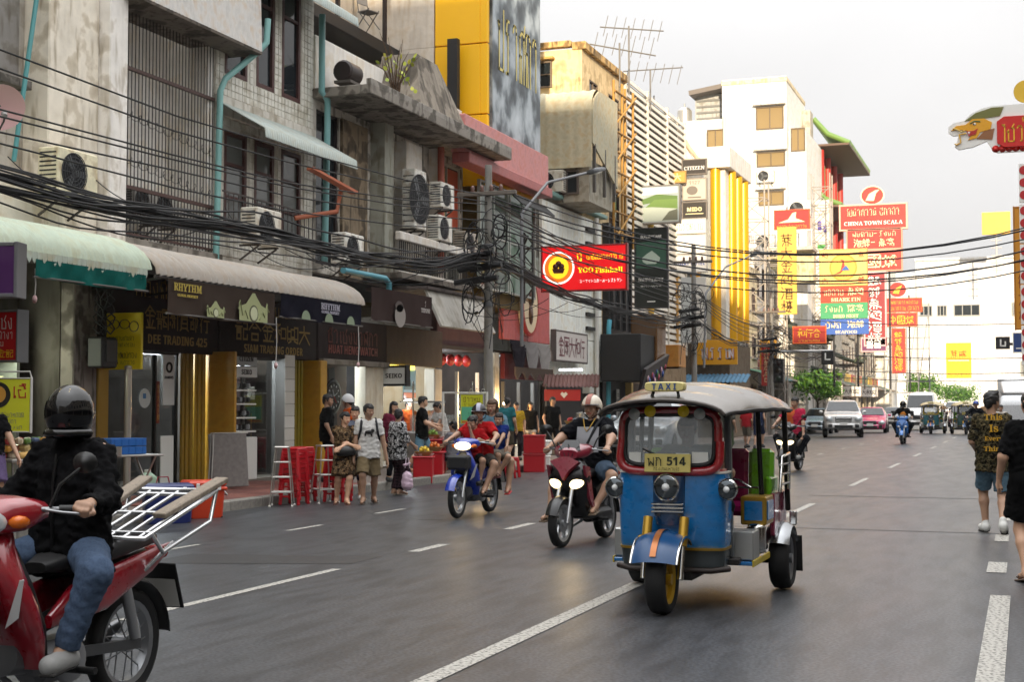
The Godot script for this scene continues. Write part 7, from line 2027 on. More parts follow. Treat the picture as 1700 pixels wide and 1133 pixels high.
	part("pole",tb([V(0,0,0),V(0,3.6,0),V(0.1,4.05,0),V(0.45,4.33,0),V(3.2,4.34,0)],0.07,8),mt("a9aaa8",0.4,0.4),s)
	part("signal_box",bx(V(3.0,4.0,0.12),V(0.62,0.72,0.2),_I,.04),mt("101011",0.5),s)
	part("arrow",bx(V(2.9,4.05,0.225),V(0.07,0.36,0.01)).box(V(3.02,3.9,0.225),V(0.26,0.07,0.01)),mt("d8d8d4"),s)
	part("signal_head",bx(V(0.55,3.35,0.1),V(0.5,1.25,0.4),_I,.04),mt("121314",0.5),s)
	for k in 3: part("signal_lens",G.new().lathe([V2(0.14,0),V2(0.1,0.05),V2(0.001,0.06)],Transform3D(RX,V(0.55,3.75 - k * 0.4,0.3)),14),mt(["250d0b","251e0b","0b1e10"][k],0.3),s)

func c_rand(r: float) -> Vector3:
	return V(rng.randf_range(-r,r),rng.randf_range(-r,r),rng.randf_range(-r,r))

# ---------------------------------------------------------------- things standing along the kerb
func stool_proto(label: String,at: Vector3,m: Material,group: String) -> Node3D:
	var o := thing("plastic_stool",label,"stool",at,0.0,group)
	part("seat",bx(V(0,0.44,0),V(0.3,0.03,0.3),_I,.012),m,o)
	part("skirt",bx(V(0,0.4,0.145),V(0.28,0.05,0.015)).box(V(0,0.4,-0.145),V(0.28,0.05,0.015)).box(V(0.145,0.4,0),V(0.015,0.05,0.274)).box(V(-0.145,0.4,0),V(0.015,0.05,0.274)),m,o)
	for a: float in [-1.0,1.0]:
		for b: float in [-1.0,1.0]: part("leg",G.new().bar(V(0.13 * a,0.42,0.13 * b),V(0.17 * a,0,0.17 * b),0.05,0.05,V(a,0,b),0.01),m,o)
	part("stretcher",bx(V(0,0.14,0.155),V(0.27,0.03,0.012)).box(V(0,0.14,-0.155),V(0.27,0.03,0.012)),m,o)
	return o

func cooler(label: String,at: Vector3,turn: float,hex: String,w: float) -> void:
	var o := thing("cooler_box",label,"cooler box",at,turn)
	var m := mt(hex,0.4)
	part("body",rg_([sq(w * 0.45,0.21,0.0),sq(w * 0.46,0.22,0.02),sq(w * 0.5,0.25,0.43)]),m,o)
	part("rim",bx(V(0,0.43,0),V(w + 0.03,0.05,0.53),_I,.015),m,o)
	part("lid",bx(V(0,0.5,0),V(w + 0.01,0.09,0.51),_I,.03),m,o)
	for s: float in [-1.0,1.0]: part("handle",tb([V(s * w * 0.5,0.38,-0.1),V(s * (w * 0.5 + 0.05),0.33,-0.08),V(s * (w * 0.5 + 0.05),0.33,0.08),V(s * w * 0.5,0.38,0.1)],0.016,6),mt("d8d8d4",0.5),o)
	for s: float in [-0.25,0.3]: part("latch",bx(V(s * w,0.46,0.27),V(0.05,0.1,0.02),_I,.006),mt("d8d8d4",0.5),o)
	for s: float in [-1.0,1.0]: part("foot",bx(V(s * w * 0.36,0.012,0),V(0.08,0.03,0.4),_I,.006),mt("151515"),o)

func sq(a: float,b: float,y: float,n := 24,pw := 0.35,c := Vector3.ZERO) -> PackedVector3Array:
	var r := PackedVector3Array()
	for k in n:
		var t := TAU * k / n
		r.append(c + V(a * signf(cos(t)) * pow(absf(cos(t)),pw),y,b * signf(sin(t)) * pow(absf(sin(t)),pw)))
	return r

func kerbside() -> void:
	cooler("blue plastic cooler box by the kerb",V(-11.25,-0.14,-17.1),0.7,"16245e",0.68)
	cooler("orange plastic cooler box by the kerb right of the blue one",V(-11.3,-0.14,-18.1),0.8,"c23a18",0.56)
	# folding table with crates
	var t := thing("folding_table","grey folding table holding blue crates before the glass watch shop","table",V(-13.0,0.02,-18.5),1.2)
	part("top",bx(V(0,0.71,0),V(1.15,0.03,0.6),_I,.01),mt("9a9690",0.4),t)
	for s: float in [-0.42,0.42]:
		part("leg",tb([V(s,0.7,-0.25),V(s,0,0.25)],0.016,6),mt("b9b5ad",0.35,0.6),t)
		part("leg",tb([V(s + 0.03,0.7,0.25),V(s + 0.03,0,-0.25)],0.016,6),mt("b9b5ad",0.35,0.6),t)
	for k in 3:
		var c := thing("plastic_crate",["lower blue crate on the folding table","upper blue crate on the folding table","small blue crate at the end of the folding table"][k],"crate",[V(-13.0,0.748,-18.5),V(-13.0,0.875,-18.5),V(-13.12,0.748,-17.95)][k],1.2)
		var w: float = [0.62,0.62,0.3][k]
		var bl := mt("1f5aa0",0.45)
		part("floor",bx(V(0,0.012,0),V(w,0.02,0.4),_I,.004),bl,c)
		for s: float in [-1.0,1.0]:
			part("side",bx(V(0,0.062,s * 0.2),V(w,0.115,0.016),_I,.004),bl,c)
			part("end",bx(V(s * w * 0.49,0.062,0),V(0.016,0.115,0.384),_I,.004),bl,c)
		for e in 5: part("rib",bx(V(-w * 0.4 + e * w * 0.2,0.06,0.211),V(0.012,0.1,0.008)),bl,c)
	var pot := thing("metal_pot","small tin pot beside the blue crates","pot",V(-12.7,0.735,-17.95))
	part("pot",G.new().lathe([V2(0.07,0.0),V2(0.08,0.01),V2(0.08,0.14),V2(0.09,0.145),V2(0.07,0.145),V2(0.07,0.02)],Transform3D(),18),mt("b0aca4",0.3,0.7),pot)
	var ba := thing("handbag","red handbag on the pavement under the folding table","bag",V(-12.65,0.02,-19.1),0.9)
	part("bag",flesh([[V(-0.1,0.1,0),V(0.1,0.1,0),0.1,0.1],[V(-0.08,0.18,0),V(0.08,0.18,0),0.07,0.07]],0.018,60.0),mt("a82a3c",0.5),ba)
	part("strap",tb([V(-0.12,0.2,0),V(-0.08,0.36,0),V(0.08,0.36,0),V(0.12,0.2,0)],0.012,6),mt("8a1f30",0.5),ba)
	var bx := thing("glass_jar_case","pale green plastic water container under the folding table","container",V(-13.2,0.02,-19.5),0.6)
	part("body",rg_([sq(0.16,0.13,0),sq(0.16,0.13,0.32),sq(0.06,0.06,0.4)]),mt("9ab8a0",0.25),bx)
	part("cap",G.new().lathe([V2(0.05,0.4),V2(0.05,0.45),V2(0.001,0.45)],Transform3D(),12,true),mt("c9c9c4"),bx)
	# boards leaning on the gold shutter
	for k in 2:
		var bd := thing("folded_table_top",["front grey table top leaning on the gold shutter","grey table top leaning behind the front one at the gold shutter"][k],"table top",V(-13.35 - k * 0.09,0.02,-22.25 - k * 0.05),0.55)
		part("board",bx(V(0,0.5,0),V(0.62,0.98,0.03),Basis(Vector3.RIGHT,-0.22) * Basis(Vector3.BACK,0.05),0.01),worn("8d8580","grain",1,false,0.5),bd)
		part("edge",tb([V(-0.32,0.02,0.12),V(-0.28,0.98,-0.1),V(0.32,0.98,-0.1)],0.012,5),mt("b9b5ae",0.4,0.6),bd)
	# two tall silver stool frames
	for k in 2:
		var st := thing("stool_frame",["nearer tall silver metal stool beside the red stool stacks","farther tall silver metal stool beside the red stool stacks"][k],"stool",V([-11.3,-11.0][k],-0.14,[-20.45,-21.35][k]),0.4 + k * 0.5)
		part("seat",bx(V(0,0.96,0),V(0.24,0.03,0.24),_I,.01),mt("b9b6b0",0.3,0.8),st)
		for a: float in [-1.0,1.0]:
			for b: float in [-1.0,1.0]:
				var lg := part("leg",tb([V(0.1 * a,0.95,0.1 * b),V(0.18 * a,0.02,0.18 * b)],0.012,6),mt("b9b6b0",0.3,0.8),st)
				part("rubber_foot",G.new().ell(V(0.18 * a,0.02,0.18 * b),V(0.022,0.022,0.022)),mt("c9c6c0"),lg)
		for e in 3:
			var y := 0.24 + e * 0.24
			var w := 0.18 - 0.08 * y
			for sd in 4:
				var bs := Basis(Vector3.UP,sd * PI / 2)
				part("rung",tb([bs * V(-w,y,w),bs * V(w,y,w)],0.012,6),mt("b9b6b0",0.3,0.8),st)
	# red stools: two stacks,each stool its own
	var rp := mt("a80f1c",0.35)
	var gsn := "stacked red plastic stools"
	var proto := stool_proto("lowest red plastic stool in the near stack between the silver stools",V(-11.35,-0.14,-20.95),rp,gsn)
	for s in 3:
		var c: Vector3 = [V(-11.35,-0.14,-20.95),V(-10.95,-0.13,-21.75),V(-11.55,-0.14,-21.6)][s]
		for k in 7:
			if s == 0 and k == 0: continue
			copy(proto,"%s red plastic stool from the ground in the %s stack" % [["lowest","second","third","fourth","fifth","sixth","topmost"][k],["near","right","rear"][s]],c + V(0.01 * sin(k * 3.1),0.08 * k,0.01 * cos(k * 2.3)),0.05 * sin(k * 1.7 + s))
	var gs2 := "loose red stools by the food stalls"
	for k in 3: copy(proto,["red stool nearest the road behind the boy's family motorbike","red stool beside the tall red crates","red stool pushed under the red table"][k],[V(-10.8,-0.12,-29.6),V(-10.9,-0.13,-30.3),V(-12.4,0.02,-29.0)][k],0.3 * k).set_meta("group",gs2)
	# red table,tubs and crates by the food stall
	for q in [["square red plastic table at the kerb by the white shirted cook",V(-12.1,-0.14,-28.5),V(0.55,0.62,0.5)],["red plastic table against the stall behind the walking man",V(-12.5,0.02,-29.6),V(0.6,0.7,0.5)],["red tub table left of the white menu frame",V(-11.9,-0.14,-27.6),V(0.4,0.55,0.4)]]:
		var o := thing("plastic_table",q[0],"table",q[1],0.3)
		part("top",bx(V(0,q[2].y,0),V(q[2].x + 0.05,0.04,q[2].z + 0.05),_I,.015),rp,o)
		for sd in 4:
			var bs := Basis(Vector3.UP,sd * PI / 2)
			part("side_panel",bx(bs * V(0,q[2].y * 0.5,q[2].z * 0.48),(bs * V(q[2].x * 0.94,q[2].y * 0.96,0.02)).abs(),_I,.006),rp,o)
		for e in 4: part("bowl",G.new().lathe([V2(0.03,0),V2(0.075,0.055),V2(0.07,0.055),V2(0.02,0.01)],Transform3D(Basis(),V(-0.15 + 0.1 * e,q[2].y + 0.02,0.1 * sin(e * 2.0))),12),mt(["d8d6d0","c9c6c0","b9c6c8"][e % 3],0.35),o)
	for k in 2:
		var o := thing("plastic_crate",["lower red crate of the tall pair","upper red crate of the tall pair"][k],"crate",V(-11.35,-0.14 + k * 0.46,-33.2),0.25)
		for sd in 4:
			var bs := Basis(Vector3.UP,sd * PI / 2)
			part("side",bx(bs * V(0,0.22,0.24),(bs * V(0.5,0.43,0.025)).abs(),_I,.006),rp,o)
			part("rim",bx(bs * V(0,0.43,0.255),(bs * V(0.53,0.035,0.03)).abs(),_I,.006),rp,o)
		part("floor",bx(V(0,0.02,0),V(0.45,0.03,0.45)),rp,o)
	# clutter by the food stalls
	for k in 5:
		var b := thing("foam_box",["white foam box under the red table by the cook","lower white foam box beside the tall red crates","upper white foam box beside the tall red crates","white foam box at the foot of the dark eatery's post","white foam box by the kiosk counter"][k],"box",[V(-12.4,0.02,-30.9),V(-11.6,-0.14,-34.3),V(-11.6,0.24,-34.3),V(-13.6,0.02,-37.6),V(-12.2,0.02,-42.6)][k],0.3 * k)
		part("body",bx(V(0,0.16,0),V(0.55,0.3,0.4),_I,.02),mt("dcdcd6",0.8),b)
		part("lid",bx(V(0,0.34,0),V(0.57,0.06,0.42),_I,.015),mt("e0e0da",0.8),b)
	for k in 4:
		var b := thing("fruit_basket",["basket of oranges on the red table by the cook","basket of limes beside the basket of oranges","basket of red fruit on the steel counter by the kiosk","basket of yellow fruit on the red tub table"][k],"basket",[V(-12.0,0.5,-28.4),V(-12.55,0.74,-29.6),V(-13.0,0.92,-41.4),V(-11.9,0.43,-27.6)][k])
		part("basket",G.new().lathe([V2(0.12,0.0),V2(0.19,0.09),V2(0.2,0.1),V2(0.17,0.1),V2(0.1,0.02)],Transform3D(),16),mt("9a7a4a",0.7),b)
		for e in 9: part("fruit",G.new().ell(V(0.1 * cos(e * 2.4) * (e / 9.0 + 0.3),0.1 + 0.035 * (9 - e) / 4.0,0.1 * sin(e * 2.4) * (e / 9.0 + 0.3)),V(0.04,0.038,0.04),Basis(),8),mt(["c8661a","6a8a2a","a8241c","d0b02a"][k],0.4),b)
	for k in 3:
		var b := thing("steel_pot",["large steel soup pot on the stall by the cook","smaller steel pot beside the soup pot","steel pot on the kiosk counter"][k],"pot",[V(-12.9,0.85,-31.0),V(-13.2,0.85,-31.5),V(-12.7,0.95,-41.6)][k])
		part("pot",G.new().lathe([V2(0.17,0.0),V2(0.19,0.02),V2(0.19,0.28),V2(0.205,0.29),V2(0.17,0.29)],Transform3D(),20),mt("b9b9b6",0.25,0.8),b)
		part("lid",G.new().lathe([V2(0.2,0.295),V2(0.12,0.34),V2(0.001,0.35)],Transform3D(),20),mt("c4c4c0",0.2,0.8),b)
	var st := thing("stall_counter","long steel stall counter with glass front where the white shirted cook works","food stall",V(-13.0,0.02,-31.2),0.25)
	part("counter",bx(V(0,0.42,0),V(1.5,0.82,0.6),_I,.02),mt("8a8885",0.35,0.6),st)
	part("glass_guard",bx(V(0,1.05,0.28),V(1.4,0.4,0.01)),pane("b9c9c9",0.12),st)
	for a: float in [-0.72,0.72]: part("post",tb([V(a,0.8,-0.25),V(a,2.05,-0.25)],0.02,6),chrome(),st)
	# menu boards
	sign_board("menu_board","yellow and green menu board on the white frame",V(-11.75,1.41,-30.0),0.54,0.68,0.12,mt("c9cc22",0.4),mt("8f908c"),[["B","",0,-0.1,0.48,0.3,mt("5ab08a")],["I","ข้าวหมู",0,0.22,0.4,0.12,mt("6a4a1a")],["I","ก๋วยเตี๋ยว",0,0.1,0.36,0.08,mt("6a4a1a")],["I","ปลาตัม",0.05,-0.1,0.26,0.1,mt("2a5a4a")],["B","",0,-0.29,0.46,0.04,mt("c05a2a")]],"",0.03,0.02)
	var fr := thing("menu_stand","white steel stall frame with hooks around the green menu board","frame",V(-11.9,-0.1,-30.2),0.1)
	for s: float in [-0.62,-0.3,0.42]: part("post",tb([V(s,0,0),V(s,1.9,0)],0.03,6),mt("d0cec8",0.4),fr)
	for y: float in [1.88,1.0,0.55]: part("rail",tb([V(-0.62,y,0),V(0.42,y,0)],0.022,6),mt("d0cec8",0.4),fr)
	for k in 3: part("hook",tb([V(0.0 + k * 0.14,1.88,0.02),V(0.04 + k * 0.14,1.98,0.02),V(0.09 + k * 0.14,1.95,0.02)],0.01,5),chrome(),fr)
	var ps := sign_board("menu_board","yellow food poster on a pole stand with a bowl photo and red Thai letters",V(-13.1,1.5,-16.0),0.68,0.74,0.35,mt("cfd02a",0.4),mt("b8b6b0"),[["D","",-0.12,0.14,0.36,0.36,mt("1a1714",0.4)],["D","",-0.12,0.146,0.24,0.24,mt("c8923a",0.4)],["I","เส้",0.18,0.2,0.22,0.2,mt("b01c1c")],["I","ก๋วยเตี๋ยวหลอด",0,-0.13,0.5,0.07,mt("5a5a7a")],["I","กระเพาะปลา",-0.05,-0.22,0.4,0.06,mt("5a5a7a")],["I","ข้าวต้มทะเล",0,-0.3,0.46,0.05,mt("5a5a7a")]],"",0.04,0.02)
	ps.get_child(3).position.z += 0.006
	part("stand_pole",tb([V(-0.4,-1.5,-0.06),V(-0.4,0.5,-0.06)],0.03,8),mt("d0cec8",0.3),ps)
	part("stand_loop",tb([V(-0.3,0.36,-0.03),V(-0.28,0.46,-0.03),V(0.3,0.46,-0.03),V(0.33,0.36,-0.03)],0.014,6),mt("b8b6b0",0.3),ps)
	# snack stall behind the red motorcycle
	var sn := thing("snack_stall","steel snack stall heaped with packets behind the helmeted rider","food stall",V(-13.0,0.02,-16.6),1.35)
	part("tray",bx(V(0,0.72,0),V(1.5,0.05,0.7),_I,.01),mt("a9a6a0",0.3,0.7),sn)
	for a: float in [-0.7,0.7]:
		for b: float in [-0.3,0.3]: part("leg",tb([V(a,0,b),V(a,0.72,b)],0.02,6),mt("8a8782",0.4,0.6),sn)
	for k in 60:
		var hx: String = ["8a4a2a","b9a06a","6a5a3a","a83a3a","c9b9a0","5a7a3a","3a4a6a","c08a3a"][k % 8]
		part("snack_packet",bx(V(-0.65 + 0.145 * (k % 10),0.78 + 0.1 * (k / 20),-0.28 + 0.13 * ((k / 10) % 2) + 0.06 * (k / 20) + rng.randf_range(-0.03,0.03)),V(0.12,0.09,0.1) * rng.randf_range(0.8,1.2),Basis(Vector3.UP,rng.randf() * 2.0) * Basis(Vector3.RIGHT,rng.randf_range(-0.4,0.4)),0.025),mt(hex_(hx),0.4),sn)
	part("loaf",flesh([[V(-0.5,0.79,0.22),V(-0.2,0.8,0.26),0.05,0.045]],0.016,80.0),mt("c9a05a",0.7),sn)
	var pp := thing("steel_pipe_post","shiny steel post beside the gold door frame","post",V(-13.9,0.02,-19.95))
	part("post",tb([V(0,0,0),V(0,2.1,0)],0.06,10),mt("c9c4ba",0.25,0.7),pp)
	part("cap",G.new().ell(V(0,2.1,0),V(0.07,0.04,0.07)),mt("a9a49a",0.3,0.7),pp)
	# kiosk with the maroon awning
	var ki := thing("street_kiosk","street food kiosk with a maroon corrugated roof and red front board","kiosk",V(-13.0,-0.05,-41.5),0.25)
	part("roof",G.new().add(corrugated(1.7,PackedVector2Array([V2(-0.5,2.5),V2(0.5,2.1)]),0.12,0.025),Transform3D(Basis(),V(-0.85,0,0))),worn("5a3a34","metal",1,false),ki)
	part("front_board",bx(V(-0.25,1.85,0.42),V(1.1,0.34,0.05),_I,.01),mt("a0161c",0.5),ki)
	part("emblem",pz(PackedVector2Array([V2(0,-0.1),V2(0.11,0.02),V2(0.06,0.09),V2(0,0.05),V2(-0.06,0.09),V2(-0.11,0.02)]),0.02),mt("d8d6d0"),ki,V(-0.2,1.86,0.44))
	part("counter",bx(V(0,0.5,0),V(1.4,0.9,0.7),_I,.02),mt("7a7672",0.35,0.5),ki)
	for s: float in [-0.75,0.75]: part("post",tb([V(s,0,0.4),V(s,2.2,0.4)],0.03,6),mt("5a5854",0.4),ki)
	part("tube_lamp",tb([V(-0.35,2.62,0.3),V(0.35,2.62,0.3)],0.03,8),glow("f4f8ff",4.0),ki)
	part("basket",bx(V(0.3,1.05,0.1),V(0.5,0.2,0.4),_I,.03),mt("8a9aa8",0.4),ki)
	var ct := thing("hand_cart","wire trolley with bags standing right of the kiosk","cart",V(-12.2,-0.1,-40.5),0.2)
	for e in 4: part("wire_rail",tb([V(-0.4,0.35 + e * 0.15,0.25),V(0.4,0.35 + e * 0.15,0.25)],0.012,5),chrome(),ct)
	for e in 6: part("wire_upright",tb([V(-0.4 + e * 0.16,0.3,0.25),V(-0.4 + e * 0.16,0.85,0.25)],0.01,5),chrome(),ct)
	part("load",bx(V(0,0.6,0),V(0.7,0.5,0.4),_I,.06),mt("5a7a9a",0.6),ct)
	for s: float in [-0.3,0.3]: part("wheel",G.new().lathe([V2(0.05,-0.02),V2(0.1,-0.02),V2(0.1,0.02),V2(0.05,0.02)],Transform3D(Basis(Vector3.BACK,PI / 2),V(s,0.1,0.2)),14,true),mt("101010"),ct)

func hex_(h: String) -> String:
	return h

# ---------------------------------------------------------------- vehicles; every one is built facing +z on the ground
const XAX := Basis(Vector3(0,0,1),Vector3(1,0,0),Vector3(0,1,0))   # turns a lathe's y axis to x

func wheel(o: Node3D,at: Vector3,r: float,w: float,kind: String,rim_m: Material,called := "wheel") -> Node3D:
	var f := Transform3D(XAX,Vector3.ZERO)
	var tw := r * 0.24 if kind != "car" else r * 0.3
	var ty := [V2(r - tw,-w * 0.38),V2(r - tw * 0.55,-w * 0.52),V2(r - tw * 0.12,-w * 0.38),V2(r,0),V2(r - tw * 0.12,w * 0.38),V2(r - tw * 0.55,w * 0.52),V2(r - tw,w * 0.38)]
	var hub := Node3D.new()
	hub.name = called if o.get_node_or_null(called) == null else called + "_001"
	o.add_child(hub,true)
	hub.position = at
	part("tyre",G.new().lathe(ty,f,28),mt("0d0d0e",0.75),hub)
	var rg := G.new()
	rg.lathe([V2(r - tw * 1.35,-w * 0.3),V2(r - tw * 0.98,-w * 0.4),V2(r - tw * 0.98,w * 0.4),V2(r - tw * 1.35,w * 0.3),V2(r - tw * 1.35,-w * 0.3)],f,28,true)
	rg.lathe([V2(0.001,-w * 0.5),V2(r * 0.16,-w * 0.5),V2(r * 0.16,w * 0.5),V2(0.001,w * 0.5)],f,14,true)
	if kind == "wire":
		for k in 16:
			var a := TAU * k / 16
			var b := a + (0.35 if k % 2 else -0.35)
			rg.tube([V(w * (0.4 if k % 4 < 2 else -0.4),cos(b) * r * 0.15,sin(b) * r * 0.15),V(0,cos(a) * (r - tw * 1.2),sin(a) * (r - tw * 1.2))],0.004,4,false)
	else:
		for k in (5 if kind == "alloy" else 8):
			var a: float = TAU * k / (5 if kind == "alloy" else 8)
			rg.bar(V(0,cos(a) * r * 0.12,sin(a) * r * 0.12),V(0,cos(a) * (r - tw * 1.15),sin(a) * (r - tw * 1.15)),w * (0.5 if kind == "alloy" else 0.6),r * 0.12,V(1,0,0),0.006)
		if kind == "car": rg.lathe([V2(0.001,0),V2(r - tw,0)],f,20,true)
	part("rim",rg,rim_m,hub)
	return hub

func loop_x(w: float,h: float,y: float,z: float,n := 20,p := 0.7) -> PackedVector3Array:   # a ring in the xy plane
	var r := PackedVector3Array()
	for k in n:
		var t := TAU * k / n
		r.append(V(w * signf(cos(t)) * pow(absf(cos(t)),p),y + h * signf(sin(t)) * pow(absf(sin(t)),p),z))
	return r

func arc_strip(c: Vector3,r: float,w: float,a0: float,a1: float,droop := 0.03) -> G:   # a mudguard over a wheel
	var rs := []
	for k in 13:
		var a := a0 + (a1 - a0) * k / 12.0
		var ring := PackedVector3Array()
		for e in 7:
			var u := -1.0 + e / 3.0
			var rr := r - droop * u * u
			ring.append(c + V(w * u,sin(a) * rr,cos(a) * rr))
		rs.append(ring)
	var g := G.new()
	grid(g,rs)
	return g

func motorbike(label: String,at: Vector3,turn: float,o: Dictionary,group := "") -> Node3D:
	var t := thing("motorcycle",label,"motorcycle",at,turn,group)
	var pm: Material = o.get("paint",paint("b01020"))
	var acc: Material = o.get("accent",mt("101011",0.4))
	var blk := mt("0e0e0e",0.5)
	var steel := mt("8f9092",0.3,0.8)
	var sc: bool = o.get("scooter",false)
	var r := 0.255 if sc else 0.285
	var fz := 0.63
	var lit: float = o.get("lit",0.0)
	var lens: Material = glow("ffe2a8",lit) if lit > 0 else mt("d0d4d6",0.08,0.3)
	var fw := wheel(t,V(0,r,fz),r,0.1 if sc else 0.075,"alloy" if sc else o.get("rim","wire"),mt("a9abad",0.3,0.7),"front_wheel")
	wheel(t,V(0,r,-0.62),r,0.11 if sc else 0.085,"alloy" if sc else o.get("rim","wire"),mt("8f9194",0.3,0.7),"rear_wheel")
	part("brake_disc",G.new().lathe([V2(0.05,0.03),V2(0.105,0.03),V2(0.105,0.036),V2(0.05,0.036)],Transform3D(XAX,Vector3.ZERO),20,true),steel,fw)
	for s: float in [-1.0,1.0]:
		part("fork_leg",tb([V(s * 0.075,r,fz),V(s * 0.075,r + 0.16,fz - 0.05),V(s * 0.075,0.74,0.44)],[0.024,0.026,0.018],8),mt("b9bbbd",0.25,0.8),t)
	part("front_fender",arc_strip(V(0,r,fz),r + 0.04,0.07,0.35,2.5),acc if sc else pm,t)
	if sc:
		var rs := []
		for q in [[0.3,0.14,0.05,0.2],[0.42,0.18,0.08,0.3],[0.58,0.21,0.11,0.36],[0.72,0.235,0.13,0.39],[0.84,0.2,0.1,0.37],[0.93,0.12,0.06,0.33]]: rs.append(sq(q[1],q[2],q[0],20,0.7,V(0,0,q[3])))
		part("front_apron",rg_(rs),acc,t)
		part("front_cowl",pz(PackedVector2Array([V2(-0.17,0.9),V2(-0.05,0.95),V2(0.05,0.95),V2(0.17,0.9),V2(0.06,0.8),V2(0,0.7),V2(-0.06,0.8)]),0.06,Transform3D(Basis(Vector3.RIGHT,-0.28),V(0,0.02,0.725))),pm,t)
		for s: float in [-1.0,1.0]:
			part("headlight",G.new().ell(V(s * 0.125,0.67,0.485),V(0.085,0.055,0.04),Basis(Vector3.BACK,s * 0.45) * Basis(Vector3.UP,s * 0.4),14),lens,t)
			part("side_fairing",pz(PackedVector2Array([V2(-0.5,0.86),V2(-0.36,0.5),V2(-0.2,0.34),V2(-0.3,0.62),V2(-0.36,0.84)]),0.03,Transform3D(Basis(Vector3.UP,PI / 2),V(s * 0.21 - 0.015,0,0))),pm,t)
		part("handlebar_cover",rg_([loop_x(0.1,0.05,0.97,0.42),loop_x(0.2,0.08,1.0,0.34),loop_x(0.22,0.07,1.02,0.24),loop_x(0.12,0.04,1.02,0.17)]),pm,t)
		part("fly_screen",pz(PackedVector2Array([V2(-0.13,0),V2(0.13,0),V2(0.08,0.14),V2(-0.08,0.14)]),0.012,Transform3D(Basis(Vector3.RIGHT,-0.7),V(0,1.01,0.4))),mt("101114",0.08),t)
		part("floorboard",rg_([loop_x(0.17,0.05,0.33,0.22),loop_x(0.19,0.05,0.31,0.1),loop_x(0.19,0.06,0.32,-0.12)]),blk,t)
		part("rear_body",rg_([loop_x(0.15,0.15,0.5,-0.02),loop_x(0.17,0.18,0.55,-0.2),loop_x(0.16,0.14,0.64,-0.5),loop_x(0.1,0.08,0.72,-0.8),loop_x(0.03,0.03,0.76,-0.92)]),pm if o.get("tail_paint",false) else acc,t)
		part("engine_case",rg_([loop_x(0.06,0.09,0.3,-0.1),loop_x(0.08,0.1,0.3,-0.4),loop_x(0.07,0.08,0.28,-0.66)]).box(V(0.05,0.3,-0.3),V(0.2,0.14,0.4),_I,.04),mt("252527",0.5,0.4),t)
	else:
		var rs := []
		for q in [[0.3,0.15,0.03,0.2],[0.45,0.2,0.045,0.27],[0.6,0.21,0.06,0.34],[0.74,0.17,0.07,0.39],[0.86,0.11,0.06,0.38],[0.93,0.07,0.04,0.34]]: rs.append(sq(q[1],q[2],q[0],20,0.6,V(0,0,q[3])))
		part("leg_shield",rg_(rs),pm,t)
		part("inner_shield",rg_([sq(0.14,0.03,0.32,20,0.6,V(0,0,0.165)),sq(0.19,0.04,0.5,20,0.6,V(0,0,0.25)),sq(0.18,0.05,0.7,20,0.6,V(0,0,0.34)),sq(0.1,0.04,0.86,20,0.6,V(0,0,0.35))]),blk,t)
		part("shield_decal",pz(PackedVector2Array([V2(-0.07,0),V2(0.05,0.22),V2(0.07,0.22),V2(0.0,0.04)]),0.004,Transform3D(Basis(Vector3.RIGHT,0.42) * Basis(Vector3.UP,0.45),V(0.15,0.52,0.36))),mt("c9c9c9",0.3),t)
		part("nose_panel",rg_([sq(0.06,0.05,0.52,16,0.8,V(0,0,0.42)),sq(0.1,0.07,0.68,16,0.8,V(0,0,0.45)),sq(0.1,0.06,0.82,16,0.8,V(0,0,0.44)),sq(0.04,0.03,0.9,16,0.8,V(0,0,0.4))]),o.get("nose",pm),t)
		part("handlebar_cover",rg_([loop_x(0.08,0.05,0.98,0.45),loop_x(0.14,0.08,1.0,0.4),loop_x(0.19,0.085,1.01,0.32),loop_x(0.2,0.06,1.02,0.24),loop_x(0.1,0.03,1.02,0.18)]),pm,t)
		part("headlight",G.new().ell(V(0,0.98,0.435),V(0.125,0.06,0.045),Basis(),16),lens,t)
		for s: float in [-1.0,1.0]:
			part("turn_signal",G.new().ell(V(s * 0.15,0.98,0.385),V(0.05,0.03,0.03),Basis(Vector3.UP,s * 0.6),10),mt("c8641a",0.15),t)
			part("side_panel",rg_([loop_x(0.02,0.03,0.5,0.12),loop_x(0.035,0.09,0.56,-0.05),loop_x(0.04,0.1,0.6,-0.3),loop_x(0.03,0.06,0.7,-0.68),loop_x(0.01,0.02,0.76,-0.86)]),pm,t,V(s * 0.11,0,0))
		part("frame_spine",tb([V(0,0.72,0.36),V(0,0.45,0.14),V(0,0.5,-0.1),V(0,0.66,-0.5),V(0,0.7,-0.8)],0.05,8),blk,t)
		part("engine",bx(V(0,0.3,-0.02),V(0.2,0.2,0.34),_I,.05).tube([V(0,0.34,0.1),V(0,0.36,0.3)],0.085,12),mt("6f7072",0.45,0.6),t)
		for s: float in [-1.0,1.0]: part("crankcase_cover",G.new().lathe([V2(0.11,0),V2(0.1,0.03),V2(0.001,0.035)],Transform3D(Basis(Vector3.BACK,-s * PI / 2),V(s * 0.1,0.3,-0.04)),18),mt("8d8e90",0.35,0.7),t)
	for k in 3: part("control_cable",tb([V(-0.2 + k * 0.16,1.02,0.28),V(-0.14 + k * 0.12,1.1 - 0.02 * k,0.38),V(-0.05 + k * 0.05,0.98,0.46 if not sc else 0.42),V(-0.02,0.8,0.4)],0.006,5),blk,t)
	part("dial_cluster",G.new().ell(V(0,1.06,0.28),V(0.1,0.025,0.06)),mt("08090a",0.1),t)
	part("handlebar",tb([V(-0.36,1.03,0.16),V(-0.18,1.03,0.28),V(0.18,1.03,0.28),V(0.36,1.03,0.16)],0.012,8),steel,t)
